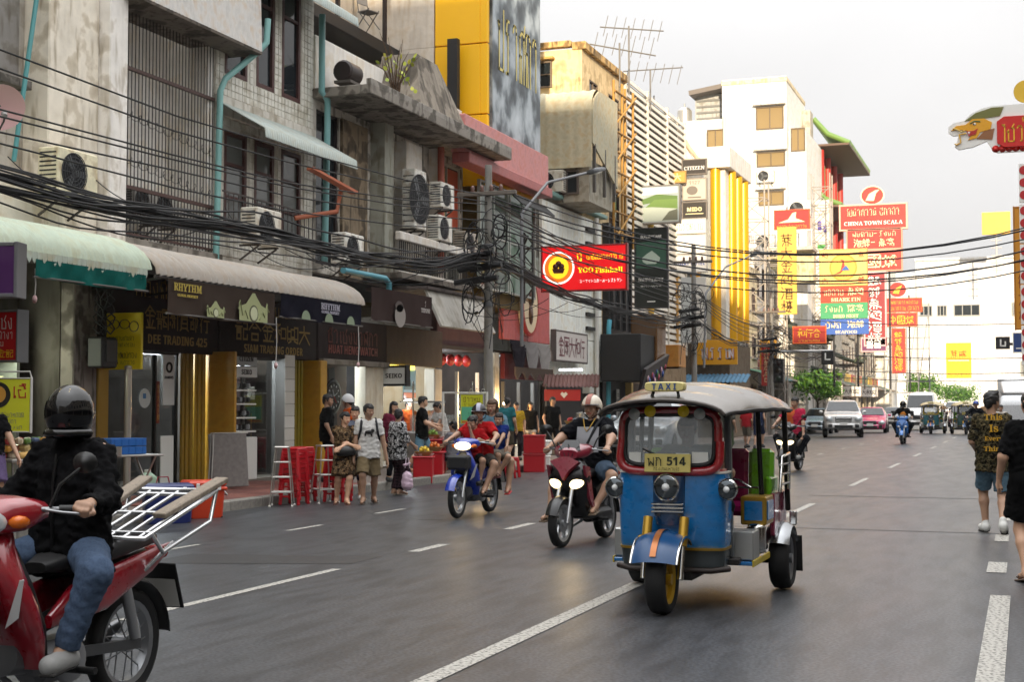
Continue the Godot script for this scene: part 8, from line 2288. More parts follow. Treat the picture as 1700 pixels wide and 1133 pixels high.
	for s: float in [-1.0,1.0]:
		part("grip",tb([V(s * 0.38,1.03,0.15),V(s * 0.25,1.03,0.235)],0.019,10),blk,t)
		part("brake_lever",tb([V(s * 0.22,1.03,0.29),V(s * 0.3,1.02,0.28),V(s * 0.38,1.01,0.22)],0.007,6),steel,t)
		if o.get("mirrors",true):
			var mr := part("mirror",G.new().ell(V(s * 0.36,1.24,0.2),V(0.075,0.05,0.024),Basis(Vector3.UP,s * -0.15),14),blk,t)
			part("stem",tb([V(s * 0.22,1.04,0.26),V(s * 0.27,1.14,0.26),V(s * 0.35,1.22,0.21)],0.008,6),blk,mr)
	part("seat",rg_([loop_x(0.06,0.025,0.74,0.08),loop_x(0.11,0.05,0.755,-0.05),loop_x(0.14,0.06,0.765,-0.28),loop_x(0.13,0.055,0.8,-0.55),loop_x(0.09,0.04,0.81,-0.78),loop_x(0.03,0.015,0.81,-0.84)]),mt("111011",0.55),t)
	part("tail_lamp",G.new().ell(V(0,0.72,-0.9),V(0.08,0.04,0.03)),mt("8a1010",0.2),t)
	part("rear_fender",arc_strip(V(0,r,-0.62),r + 0.06,0.075,1.0,3.1),blk,t)
	var plate := part("license_plate",bx(V(0,0.5,-0.96),V(0.2,0.16,0.008),Basis(Vector3.RIGHT,0.35)),mt("c9c9c4",0.5),t)
	part("plate_holder",bx(V(0,0.54,-0.95),V(0.24,0.26,0.012),Basis(Vector3.RIGHT,0.35),0.004),blk,plate)
	for s: float in [-1.0,1.0]:
		part("swing_arm",G.new().bar(V(s * 0.08,0.32,-0.1),V(s * 0.08,r,-0.64),0.03,0.05),mt("4a4b4d",0.5,0.4),t)
		part("shock_absorber",tb([V(s * 0.1,r + 0.04,-0.58),V(s * 0.11,0.64,-0.46)],[0.028,0.03],8),mt("9a9b9d",0.35,0.6),t)
		part("foot_peg",tb([V(s * 0.06,0.27,0.02),V(s * 0.3,0.27,0.02)],0.018,6),blk,t)
	part("exhaust",tb([V(-0.1,0.26,0.2),V(-0.13,0.17,0.05),V(-0.15,0.2,-0.2),V(-0.16,0.25,-0.4),V(-0.17,0.33,-0.8)],[0.016,0.018,0.02,0.045,0.042],10),mt("77787a",0.3,0.8),t)
	if o.get("basket",false): part("front_basket",bx(V(0,0.76,0.56),V(0.3,0.2,0.2),_I,.03),mt("101012",0.6),t)
	if o.get("rack",false):
		var rk := G.new()
		for k in 6: rk.tube([V(-0.22 + k * 0.088,0.84,-0.42),V(-0.22 + k * 0.088,1.03,-1.04)],0.01,8)
		for k in 3: rk.tube([V(-0.26,0.86 + 0.08 * k,-0.48 - k * 0.26),V(0.26,0.86 + 0.08 * k,-0.48 - k * 0.26)],0.011,8)
		rk.tube([V(-0.27,0.84,-0.4),V(-0.27,1.04,-1.06),V(0.27,1.04,-1.06),V(0.27,0.84,-0.4),V(-0.27,0.84,-0.4)],0.013,8)
		for sd: float in [-0.27,0.27]: rk.tube([V(sd,0.86,-0.46),V(sd,0.76,-0.56),V(sd,0.88,-1.0),V(sd,1.04,-1.06)],0.012,8).tube([V(sd * 0.9,0.8,-0.7),V(sd * 0.5,0.66,-0.6)],0.012,6)
		stuff(part("luggage_rack",rk,mt("c4c5c6",0.22,0.85),t))
	return t

func tuktuk(label: String,at: Vector3,turn: float,body_hex: String,frame_hex: String,roof_m: Material,detail: bool) -> Node3D:
	var t := thing("tuk_tuk",label,"tuk-tuk",at,turn)
	var bm := paint(body_hex)
	var fm := paint(frame_hex)
	var blk := mt("0e0e0e",0.5)
	var ch := chrome()
	var gold := mt("a8842e",0.3,0.6)
	wheel(t,V(0,0.25,0.86),0.25,0.15,"car",mt("b08a1c",0.4,0.3),"front_wheel")
	wheel(t,V(-0.59,0.25,-0.86),0.25,0.16,"car",mt("77787a",0.3,0.7),"rear_wheel")
	wheel(t,V(0.59,0.25,-0.86),0.25,0.16,"car",mt("77787a",0.3,0.7),"rear_wheel")
	for s: float in [-1.0,1.0]:
		part("fork_upper",tb([V(s * 0.135,0.48,0.8),V(s * 0.135,0.68,0.72)],0.036,12),gold,t)
		part("fork_lower",tb([V(s * 0.135,0.25,0.87),V(s * 0.135,0.5,0.79)],0.024,10),ch,t)
	# front body: a rounded nose,bulging in the middle
	var rs := []
	for q in [[0.44,0.395,0.17],[0.5,0.4,0.2],[0.7,0.405,0.215],[0.92,0.405,0.21],[1.0,0.4,0.2]]: rs.append(sq(q[1],q[2],q[0],36,0.42,V(0,0,0.42)))
	part("front_body",rg_(rs),bm,t)
	part("nose_ridge",rg_([sq(0.1,0.07,0.62,18,0.6,V(0,0,0.6)),sq(0.12,0.08,0.75,18,0.6,V(0,0,0.61)),sq(0.125,0.06,0.98,18,0.6,V(0,0,0.6))]),paint("0b3358"),t)
	part("lower_band",rg_([sq(0.385,0.16,0.31,36,0.42,V(0,0,0.42)),sq(0.397,0.175,0.437,36,0.42,V(0,0,0.42))]),mt("4a5052",0.25,0.5),t)
	part("gold_trim",rg_([sq(0.402,0.2,0.437,36,0.42,V(0,0,0.42)),sq(0.404,0.204,0.455,36,0.42,V(0,0,0.42))]),gold,t)
	part("bumper_rail",tb([V(-0.42,0.3,0.5),V(-0.3,0.29,0.6),V(0.3,0.29,0.6),V(0.42,0.3,0.5)],0.022,8),mt("251a15",0.6),t)
	# windscreen: red frame,rubber,glass
	var tilt := Basis(Vector3.RIGHT,-0.07)
	var wf := Transform3D(tilt,V(0,1.235,0.6))
	var o1 := []
	var o2 := []
	for k in 41:
		var a := TAU * k / 40
		var cx := signf(cos(a)) * pow(absf(cos(a)),0.34)
		var cy := signf(sin(a)) * pow(absf(sin(a)),0.34)
		o1.append(wf * V(cx * (0.375 if cy < 0 else 0.36),cy * 0.225,0))
		o2.append(wf * V(cx * 0.335,cy * 0.187 + 0.008,0.012))
	part("windscreen_frame",tb(o1,0.034,10,false),fm,t)
	part("rubber_seal",tb(o2,0.016,8,false),blk,t)
	var gp := PackedVector2Array()
	for k in 40: gp.append(V2(signf(cos(TAU * k / 40)) * pow(absf(cos(TAU * k / 40)),0.34) * 0.332,signf(sin(TAU * k / 40)) * pow(absf(sin(TAU * k / 40)),0.34) * 0.184 + 0.008))
	part("windscreen",pz(gp,0.006,wf),pane("8f9a9e",0.4),t)  # pale milky tint stands in for bright sky reflected in the glass
	part("dashboard",rg_([sq(0.39,0.17,0.995,24,0.4,V(0,0,0.42)),sq(0.38,0.15,1.03,24,0.4,V(0,0,0.42))]),fm,t)
	part("white_trim",rg_([sq(0.406,0.212,0.998,36,0.42,V(0,0,0.42)),sq(0.406,0.212,1.012,36,0.42,V(0,0,0.42))]),mt("d8d4cc",0.4),t)
	if detail:
		for q in [[-0.26,1.1,0.09,0.1],[0.1,1.1,0.1,0.09],[0.23,1.105,0.12,0.1]]: part("sticker",bx(wf * V(q[0],q[1] - 1.235,0.01),V(q[2],q[3],0.003),tilt),mt("d8d8d2",0.6),t)
	part("wiper",tb([wf * V(0.05,-0.17,0.03),wf * V(-0.2,-0.06,0.022)],0.007,5),blk,t)
	# plate
	var pl := part("number_plate",bx(V(0,1.075,0.675),V(0.345,0.135,0.012),tilt,0.004),mt("c9b96a",0.4),t)
	part("lettering",ink("พก",0.11,0.07,0.12),mt("18231a"),pl,V(-0.09,1.09,0.69))
	part_mesh("lettering",type("514",0.14,0.062),mt("18231a"),pl,V(0.065,1.09,0.684))
	part("lettering",ink("กรุงเทพมหานคร",0.2,0.026,0.12),mt("18231a"),pl,V(0,1.034,0.694))
	# lamps
	for q in [[0.0,0.9,0.7,0.098],[-0.42,0.885,0.57,0.08],[0.42,0.885,0.57,0.08]]:
		var f := Transform3D(RX,V(q[0],q[1],q[2]))
		var hl := part("headlight",G.new().lathe([V2(0.02,-0.1),V2(q[3] * 0.75,-0.06),V2(q[3],0.0),V2(q[3] * 1.02,0.02),V2(q[3] * 0.88,0.03)],f,24),ch,t)
		part("lens",G.new().lathe([V2(q[3] * 0.88,0.022),V2(q[3] * 0.6,0.034),V2(0.001,0.042)],f,24),mt("5a6064",0.08,0.85),hl)
		part("bulb",G.new().ell(V(q[0],q[1],q[2] + 0.03),V(q[3] * 0.34,q[3] * 0.34,0.02)),mt("e0e2e0",0.1),hl)
	for k in 4:
		var f := Transform3D(RX,V([-0.245,-0.125,0.125,0.245][k],[1.435,1.455,1.455,1.435][k],0.68))
		var hl := part("roof_lamp",G.new().lathe([V2(0.02,-0.05),V2(0.042,0.0),V2(0.045,0.012)],f,18),ch if k % 3 == 0 else gold,t)
		part("lens",G.new().lathe([V2(0.043,0.012),V2(0.001,0.022)],f,18),mt("a9aaa6",0.12,0.4) if k % 3 == 0 else mt("d8b80c",0.15),hl)
	# mudguard over the front wheel
	part("front_fender",arc_strip(V(0,0.25,0.84),0.345,0.165,0.45,2.3,0.045),mt("0a3f6c",0.3),t)
	for s: float in [-1.0,1.0]:
		var ed := []
		for k in 12: ed.append(V(s * 0.167,0.25 + sin(0.45 + 0.163 * k) * 0.302,0.84 + cos(0.45 + 0.163 * k) * 0.302))
		part("fender_edge",tb(ed,0.012,6),ch,t)
	part("fender_rib",arc_strip(V(0,0.255,0.84),0.35,0.022,0.55,1.9,0.0),mt("a8683a",0.3,0.4),t)
	for k in 3: part("chrome_slat",bx(V(0,0.72 + k * 0.028,0.685),V(0.24,0.014,0.03),_I,.004),ch,t)
	# cabin side,floor and boxes
	for s: float in [-1.0,1.0]:
		part("cab_post",G.new().bar(V(s * 0.38,0.36,0.26),V(s * 0.37,1.46,0.3),0.05,0.07,V(0,0,1),0.012),mt("5a5f62",0.3,0.5),t)
		part("mid_post",tb([V(s * 0.5,0.72,-0.42),V(s * 0.47,1.46,-0.42)],0.02,8),mt("1a1918",0.4,0.5),t)
		part("rear_post",G.new().bar(V(s * 0.6,0.62,-1.1),V(s * 0.57,1.46,-1.12),0.04,0.05,V(0,0,1),0.008),mt("1a1918",0.4,0.5),t)
		part("step",bx(V(s * 0.42,0.31,-0.14),V(0.24,0.03,0.72),_I,.006),bm,t)
		part("step_edge",bx(V(s * 0.54,0.31,-0.14),V(0.015,0.05,0.72),_I,.004),mt("b09a2a",0.4),t)
		part("battery_box",bx(V(s * 0.44,0.44,0.06),V(0.2,0.22,0.26),_I,.01),mt("a9aaa8",0.35,0.7),t)
		part("gas_cylinder",G.new().lathe([V2(0.001,0.34),V2(0.07,0.36),V2(0.075,0.4),V2(0.075,0.55),V2(0.06,0.58),V2(0.001,0.59)],Transform3D(Basis(),V(s * 0.5,0,-0.16)),16),ch,t)
		var tb := part("side_box",bx(V(s * 0.48,0.68,-0.32),V(0.2,0.22,0.34),_I,.01),gold,t)
		part("box_panel",bx(V(s * 0.583,0.68,-0.32),V(0.01,0.15,0.27),_I,.004),bm,tb)
		part("box_panel",bx(V(s * 0.48,0.68,-0.145),V(0.14,0.15,0.01),_I,.004),bm,tb)
		part("rear_fender",arc_strip(V(s * 0.58,0.25,-0.86),0.305,0.1,0.5,2.7,0.04),mt("8d8f91",0.2,0.9),t)
		part("side_panel",bx(V(s * 0.55,0.62,-0.9),V(0.04,0.34,0.6),_I,.01),paint("7a1a3c"),t)
		part("mud_flap",bx(V(s * 0.6,0.26,-1.2),V(0.2,0.3,0.012),Basis(Vector3.RIGHT,0.1)),blk,t)
		var rl := part("side_rail",tb([V(s * 0.61,0.8,-0.62),V(s * 0.62,1.08,-0.66),V(s * 0.62,1.1,-1.05),V(s * 0.61,0.8,-1.08)],0.014,8),ch,t)
		for k in 3: part("rail_bar",tb([V(s * 0.615,0.86 + k * 0.08,-0.63),V(s * 0.615,0.86 + k * 0.08,-1.07)],0.01,6),ch,rl)
		part("tail_fin",bx(V(s * 0.64,0.56,-1.12),V(0.06,0.12,0.05),_I,.01),ch,t)
	part("floor_pan",bx(V(0,0.33,-0.35),V(0.9,0.05,1.3),_I,.01),mt("25201e",0.6),t)
	part("chassis",bx(V(0,0.26,-0.3),V(0.3,0.1,1.7)).box(V(0,0.25,-0.86),V(1.1,0.08,0.1)),mt("1a1715",0.7),t)
	part("engine",bx(V(0,0.42,-0.2),V(0.5,0.24,0.5),_I,.03),mt("1a1a1c",0.5),t)
	part("driver_seat",bx(V(0,0.62,-0.02),V(0.5,0.12,0.34),_I,.04),mt("1c1014",0.5),t)
	part("rear_bench",bx(V(0,0.66,-0.82),V(1.0,0.12,0.42),_I,.04),paint("9a1a60"),t)
	for k in 5: part("bench_cushion",bx(V(-0.42 + k * 0.21,0.92,-0.88),V(0.205,0.44,0.1),Basis(Vector3.RIGHT,-0.1),0.03),paint(["6aa81c","8a1448","a01a60","8a1448","6aa81c"][k]),t)
	part("seat_side",bx(V(0.5,0.82,-0.86),V(0.06,0.2,0.34),_I,.02),paint("6ab01a"),t)
	var sw := part("scroll_rail",tb([V(0.46,0.84,-0.5),V(0.2,0.84,-0.52),V(-0.3,0.84,-0.52)],0.01,6),ch,t)
	for s: float in [-1.0,1.0]: part("scroll",tb([V(0.1 + s * 0.3,0.84,-0.5),V(0.1 + s * 0.2,0.9,-0.5),V(0.1 + s * 0.06,0.93,-0.5),V(0.1 + s * 0.03,0.98,-0.5),V(0.1 + s * 0.07,1.0,-0.5),V(0.1 + s * 0.09,0.97,-0.5)],0.008,6),ch,sw)
	part("handlebar",tb([V(-0.3,0.98,0.24),V(0,1.0,0.34),V(0.3,0.98,0.24)],0.016,8),blk,t)
	# roof: ribbed sheet arched across,deeper towards the rear
	var rr := []
	for k in 26:
		var u := k / 25.0
		var z := 0.86 - 2.06 * u
		var hw := lerpf(0.46,0.62,smoothstep(0.0,0.6,u))
		var top := 1.535 + 0.13 * sin(minf(u * 1.7,1.0) * PI * 0.5) - 0.05 * smoothstep(0.7,1.0,u) + 0.02 * absf(sin(u * PI * 4.5))
		var ring := PackedVector3Array()
		for e in 15:
			var a := PI * (0.06 + 0.88 * e / 14.0)
			ring.append(V(cos(a) * hw / cos(PI * 0.06),lerpf(1.39,top,pow(sin(a),0.75)),z + (0.05 * sin(a) if k == 0 else 0.0)))
		rr.append(ring)
	part("roof",grid(G.new(),rr),roof_m,t)
	var inner := []
	for ring: PackedVector3Array in rr:
		var q := PackedVector3Array()
		for p in ring: q.append(p - V(0,0.022,0))
		inner.append(q)
	part("roof_lining",grid(G.new(),inner,true),mt("1a1514",0.8),t)
	var edge := []
	for p in rr[0]: edge.append(p)
	part("roof_edge",tb(edge,0.016,8),mt("4a4440",0.4,0.4),t)
	for s: int in [0,14]:
		var e2 := []
		for ring in rr: e2.append(ring[s])
		part("roof_edge",tb(e2,0.014,6),mt("252120",0.4,0.4),t)
	# taxi lamp
	var sg := part("taxi_sign",rg_([loop_x(0.13,0.028,1.635,0.66,20,0.4),loop_x(0.15,0.036,1.635,0.69,20,0.4),loop_x(0.15,0.036,1.635,0.75,20,0.4),loop_x(0.14,0.03,1.635,0.77,20,0.4)]),mt("c9bc7a",0.35),t)
	part_mesh("lettering",type("T A X I",0.22,0.044),mt("2c4a80"),sg,V(0,1.635,0.772))
	for s: float in [-0.09,0.09]: part("sign_foot",tb([V(s,1.6,0.72),V(s * 1.2,1.54,0.74)],0.012,6),blk,t)
	return t

# stations: [z,bottom,belt,top,half width,half width at top]
func car(label: String,at: Vector3,turn: float,st: Array,hood: int,roof0: int,roof1: int,pm: Material,wz: Array,wr: float,o := {}) -> Node3D:
	var t := thing("car",label,o.get("category","car"),at,turn,o.get("group",""))
	var rs := []
	for q in st:
		var ring := PackedVector3Array()
		for s: float in [1.0,-1.0]:
			var side := [V(s * q[4] * 0.86,q[1],q[0]),V(s * q[4] * 0.97,q[1] + 0.08,q[0]),V(s * q[4],lerpf(q[1],q[2],0.55),q[0]),V(s * q[4] * 0.985,q[2],q[0]),V(s * lerpf(q[4],q[5],0.5),lerpf(q[2],q[3],0.5),q[0]),V(s * q[5],q[3] - 0.05,q[0]),V(s * q[5] * 0.88,q[3],q[0]),V(s * q[5] * 0.4,q[3] + 0.02,q[0])]
			if s < 0: side.reverse()
			for p in side: ring.append(p)
		rs.append(ring)
	part("body",rg_(rs),pm,t)
	var gl := mt("111518",0.05)
	var a: Array = st[hood]
	var b: Array = st[roof0]
	var lo := V(0,a[3] + 0.03,a[0]).lerp(V(0,b[3] + 0.03,b[0]),0.05)
	var up := V(0,a[3] + 0.03,a[0]).lerp(V(0,b[3] + 0.03,b[0]),0.88)
	part("windscreen",quad_pane(V(-a[5] * 0.98,lo.y,lo.z),V(a[5] * 0.98,lo.y,lo.z),V(b[5] * 0.94,up.y,up.z),V(-b[5] * 0.94,up.y,up.z)),mt("11171a",0.08),t)
	for s: float in [-1.0,1.0]:
		for k in range(roof0,roof1):
			var p: Array = st[k]
			var q: Array = st[k + 1]
			var g := G.new()
			var x0: float = s * (p[4] + 0.008)
			var x1: float = s * (q[4] + 0.008)
			var pts := [V(x0 * 0.985,p[2] + 0.04,p[0] - 0.06),V(x1 * 0.985,q[2] + 0.04,q[0] + 0.06),V(s * (q[5] + 0.012),q[3] - 0.12,q[0] + 0.06),V(s * (p[5] + 0.012),p[3] - 0.12,p[0] - 0.06)]
			if s > 0: g.quad(pts[0],pts[1],pts[2],pts[3])
			else: g.quad(pts[3],pts[2],pts[1],pts[0])
			part("side_window",g,gl,t)
		part("wing_mirror",G.new().ell(V(s * (a[4] + 0.12),a[2] + 0.1,b[0] + 0.3),V(0.11,0.075,0.06),Basis(),10),o.get("mirror",pm),t)
		var fr: Array = st[1]
		part("headlight",G.new().ell(V(s * fr[4] * 0.76,lerpf(fr[1],fr[2],0.78),fr[0] + 0.12),V(0.2,0.11,0.12),Basis(Vector3.UP,s * 0.45) * Basis(Vector3.BACK,s * 0.15),12),mt("c9d0d2",0.06,0.3),t)
		for z: float in wz: wheel(t,V(s * (a[4] - 0.08),wr,z),wr,0.2,"car",mt("8f9194",0.35,0.7),"wheel_" + ("front" if z > 0 else "rear"))
		for z: float in wz: part("wheel_arch",G.new().lathe([V2(wr * 1.16,-0.03),V2(wr * 1.16,0.03),V2(0.001,0.03)],Transform3D(Basis(Vector3.BACK,-s * PI / 2),V(s * (a[4] - 0.025),wr,z)),20,true),mt("09090a",0.8),t)
	var f: Array = st[0]
	var gy0: float = lerpf(st[1][1],st[1][2],0.75)
	part("grille",bx(V(0,gy0,st[1][0] + 0.13),V(f[4] * 1.0,0.24,0.06),_I,.02),mt("18191a",0.4,0.4),t)
	for k in 3: part("grille_bar",bx(V(0,gy0 - 0.08 + 0.08 * k,st[1][0] + 0.165),V(f[4] * 0.96,0.025,0.03),_I,.006),chrome() if o.get("chrome",false) else mt("5a5c5e",0.3,0.6),t)
	part("bumper",bx(V(0,st[1][1] + 0.16,f[0] + 0.03),V(f[4] * 1.96,0.24,0.16),_I,.06),pm,t)
	part("bumper_intake",bx(V(0,st[1][1] + 0.13,f[0] + 0.1),V(f[4] * 1.1,0.13,0.05),_I,.015),mt("101111",0.6),t)
	for s: float in [-1.0,1.0]: part("fog_lamp",bx(V(s * f[4] * 0.8,st[1][1] + 0.16,f[0] + 0.1),V(0.2,0.16,0.05),_I,.02),mt("131515",0.4),t)
	part("license_plate",bx(V(0,st[1][1] + 0.26,f[0] + 0.125),V(0.36,0.15,0.02),_I,.004),mt("d0d0cc",0.5),t)
	return t

func quad_pane(a: Vector3,b: Vector3,c: Vector3,d: Vector3) -> G:
	var g := G.new()
	var n := (b - a).cross(d - a).normalized() * 0.012
	g.quad(a + n,b + n,c + n,d + n)
	g.quad(d - n * 0.2,c - n * 0.2,b - n * 0.2,a - n * 0.2)
	for e in [[a,b],[b,c],[c,d],[d,a]]: g.quad(e[0] - n * 0.2,e[1] - n * 0.2,e[1] + n,e[0] + n)
	return g

const SEDAN := [[2.2,0.3,0.6,0.66,0.7,0.62],[2.1,0.22,0.7,0.74,0.82,0.7],[1.2,0.2,0.86,0.9,0.86,0.76],[0.85,0.2,0.9,0.96,0.86,0.74],[0.1,0.2,0.92,1.42,0.86,0.6],[-0.6,0.2,0.92,1.45,0.86,0.6],[-1.2,0.2,0.93,1.36,0.85,0.58],[-1.7,0.22,0.93,1.0,0.83,0.7],[-2.15,0.3,0.8,0.86,0.78,0.66]]
const PICKUP := [[2.5,0.5,0.95,1.02,0.78,0.7],[2.38,0.42,1.05,1.1,0.9,0.78],[1.4,0.4,1.12,1.2,0.93,0.82],[1.0,0.4,1.15,1.24,0.93,0.8],[0.35,0.4,1.16,1.78,0.93,0.68],[-0.5,0.4,1.16,1.82,0.93,0.68],[-1.5,0.4,1.16,1.8,0.92,0.68],[-2.4,0.45,1.14,1.7,0.9,0.66],[-2.6,0.5,1.0,1.1,0.86,0.6]]
const VAN := [[2.45,0.35,0.8,0.9,0.75,0.68],[2.35,0.3,0.95,1.05,0.88,0.76],[1.95,0.28,1.1,1.2,0.94,0.82],[1.7,0.28,1.15,1.3,0.94,0.8],[1.0,0.28,1.18,2.2,0.94,0.74],[0.0,0.28,1.18,2.32,0.94,0.74],[-1.2,0.28,1.18,2.32,0.94,0.74],[-2.3,0.3,1.18,2.28,0.93,0.74],[-2.45,0.35,1.1,2.1,0.9,0.7]]

func traffic() -> void:
	# the tuk-tuk in front
	var silver: StandardMaterial3D = mt("7d7770",0.26,0.85).duplicate()
	silver.roughness_texture = noise_tex("smudge",0.03,4,[[0.0,grey(0.5)],[0.5,grey(0.75)],[1.0,Color.WHITE]],256,84)
	silver.uv1_triplanar = true
	tuktuk("blue tuk-tuk with red windscreen frame, yellow number plate and TAXI lamp, its rear bench empty",V(-2.47,0,-10.91),0.0,"0468a6","98121c",silver,true)
	var cream := mt("a89a74",0.6)
	tuktuk("teal tuk-tuk with a yellow windscreen frame driving beside the blue scooter",V(-4.6,0,-78.0),0.0,"14606a","a08a20",cream,false)
	tuktuk("far dark teal tuk-tuk half hidden by the rider near the right edge",V(-2.9,0,-77.0),0.1,"1f4a4a","25251e",cream,false)
	# motorcycles
	motorbike("red motorcycle with a silver rack behind its seat at the lower left",V(-4.36,0,-5.62),0.0,{"paint": paint("8a0a1c"),"rack": true,"stripe": mt("c9c9c9",0.3)})
	for k in 2: solo("wooden_plank",["worn plank on the near side of the silver rack","worn plank on the far side of the silver rack"][k],"plank",bx(V([-4.14,-4.58][k],1.015,-6.52),V(0.085,0.028,0.55),Basis(Vector3.UP,[-0.1,0.08][k]) * Basis(Vector3.RIGHT,0.3),0.005),wood("8d8070"))
	motorbike("bright blue motorcycle carrying a father and children",V(-7.3,-0.045,-18.72),0.0,{"paint": paint("0c2f9a"),"nose": mt("0e0f11",0.4),"lit": 1.0,"basket": true,"stripe": mt("2a4ab0",0.3),"mirrors": false})
	motorbike("black and crimson scooter with two lit headlights",V(-4.56,0,-15.0),-0.1,{"paint": paint("7a0c28"),"accent": mt("0c0c0e",0.25),"scooter": true,"lit": 1.1})
	motorbike("dark scooter of the rider in the orange vest",V(-5.0,0,-32.6),-0.12,{"paint": paint("101115"),"accent": mt("0e0f10",0.3),"scooter": true,"lit": 1.1})
	motorbike("sky blue scooter alone on the open road",V(-4.44,0,-57.1),0.0,{"paint": paint("1a6ab8"),"accent": paint("1a6ab8"),"scooter": true})
	motorbike("dark motorcycle with a lit lamp near the right edge",V(-1.79,0,-58.9),0.08,{"paint": paint("181513"),"lit": 1.1})
	motorbike("small blue motorcycle farthest down the road",V(-5.2,0,-117.0),0.0,{"paint": paint("1a4a9a"),"scooter": true,"accent": paint("1a4a9a")})
	motorbike("dark motorcycle behind the far tuk-tuk at the bend",V(-6.6,0,-128.0),0.0,{"paint": paint("151719"),"scooter": true})
	# cars
	car("white pickup with a chrome grille leading the cars",V(-8.55,gy(-8.5),-72.4),0.14,PICKUP,3,4,7,paint("d2d2d0"),[1.55,-1.6],0.38,{"chrome": true,"category": "pickup truck"})
	car("pink taxi behind the white pickup",V(-8.2,gy(-8.2),-83.5),0.05,SEDAN,3,4,6,paint("c01560"),[1.35,-1.35],0.31)
	car("dark grey sedan behind the pink taxi",V(-9.0,gy(-9.0),-107.5),0.0,SEDAN,3,4,6,paint("252221"),[1.35,-1.35],0.31)
	car("white high-roofed van behind the teal tuk-tuk",V(-6.0,-0.02,-92.0),0.0,VAN,3,4,7,paint("d4d4d2"),[1.5,-1.5],0.34,{"category": "van"})
	car("silver blue sedan parked left of the white pickup",V(-11.2,gy(-11.2),-84.0),0.0,SEDAN,3,4,6,paint("8a9aa4"),[1.35,-1.35],0.31)
	car("pale blue pickup parked behind the scooter rider",V(-10.6,gy(-10.6),-42.0),0.08,PICKUP,3,4,7,paint("b9c2c8"),[1.55,-1.6],0.38)
	car("silver sedan far back in the middle lane",V(-8.1,gy(-8.0),-128.0),0.0,SEDAN,3,4,6,paint("9aa0a4"),[1.35,-1.35],0.31)
	car("white pickup far back by the bend",V(-6.0,0,-136.0),0.0,PICKUP,3,4,7,paint("d0d0ce"),[1.55,-1.6],0.38,{"category": "pickup truck"})
	car("maroon sedan beside the far white van",V(-4.1,0,-104.0),0.0,SEDAN,3,4,6,paint("5a1a2a"),[1.35,-1.35],0.31)
	for k in 2: car(["red taxi parked by the far pavement","second red taxi farther along the far pavement"][k],V(-10.9,gy(-10.9),-97.0 - k * 11.0),0.0,SEDAN,3,4,6,paint("b02a18"),[1.35,-1.35],0.31)
	# delivery truck at the right
	var t := thing("delivery_truck","white box truck at the right edge behind the pedestrians","truck",V(-0.4,0,-86.0),0.0)
	part("cargo_box",bx(V(0,2.0,-2.6),V(2.1,2.1,4.4),_I,.06),paint("d0d0ce"),t)
	part("cab",rg_([loop_x(0.9,0.5,1.0,0.9,24,0.3),loop_x(0.92,0.78,1.28,0.75,24,0.3),loop_x(0.92,0.8,1.3,-0.3,24,0.3)]),paint("c9ccce"),t)
	part("wind_deflector",rg_([loop_x(0.7,0.05,2.2,0.5,24,0.4),loop_x(0.9,0.45,2.5,-0.3,24,0.4)]),paint("d0d0ce"),t)
	part("windscreen",quad_pane(V(-0.82,1.3,0.8),V(0.82,1.3,0.8),V(0.78,1.95,0.72),V(-0.78,1.95,0.72)),mt("5a7078",0.05),t)
	part("bumper",bx(V(0,0.5,0.92),V(1.8,0.3,0.12),_I,.04),mt("5a5c5e",0.5),t)
	for s: float in [-1.0,1.0]:
		part("headlight",bx(V(s * 0.7,0.85,0.93),V(0.3,0.18,0.06),_I,.03),mt("c9ccd0",0.1),t)
		for z: float in [0.3,-3.4]: wheel(t,V(s * 0.85,0.38,z),0.38,0.24,"car",mt("8f9194",0.4,0.6),"wheel")
	part("frame_rail",bx(V(0,0.75,-2.2),V(0.9,0.2,5.0)),mt("151515"),t)
	# glow of the lamps that are switched on
	for q in [V(-7.3,0.95,-18.2),V(-4.5,0.68,-14.4),V(-5.05,0.68,-32.0),V(-1.75,0.98,-58.4)]:
		var l := SpotLight3D.new()
		l.name = numbered("headlight_light")
		l.position = q
		l.rotation.x = -0.12
		l.rotation.y = PI
		l.light_energy = 0.05
		l.light_color = Color(1,0.85,0.6)
		l.spot_angle = 30
		l.spot_range = 30
		l.spot_attenuation = 2.0
		l.light_size = 0.08
		l.shadow_enabled = true
		add_child(l)

# ---------------------------------------------------------------- people
func rider(label: String,at: Vector3,turn: float,o: Dictionary) -> Node3D:
	var d := {"pelvis": V(0,0.865,-0.2),"spine": V(0,1,0.1),"wl": V(0.34,1.05,0.14),"wr": V(-0.34,1.05,0.14),"al": V(0.2,0.37,0.12),"ar": V(-0.2,0.37,0.12),"gripl": true,"gripr": true,
		"palml": V(0,-0.7,0.6),"palmr": V(0,-0.7,0.6),"kl": V(0.75,0.3,0.6),"kr": V(-0.75,0.3,0.6),"el": V(0.7,-0.3,-0.6),"er": V(-0.7,-0.3,-0.6),"tl": V(0.03,-0.04,0.15),"tr": V(-0.03,-0.04,0.15)}
	d.merge(o,true)
	return person(label,at,turn,d)

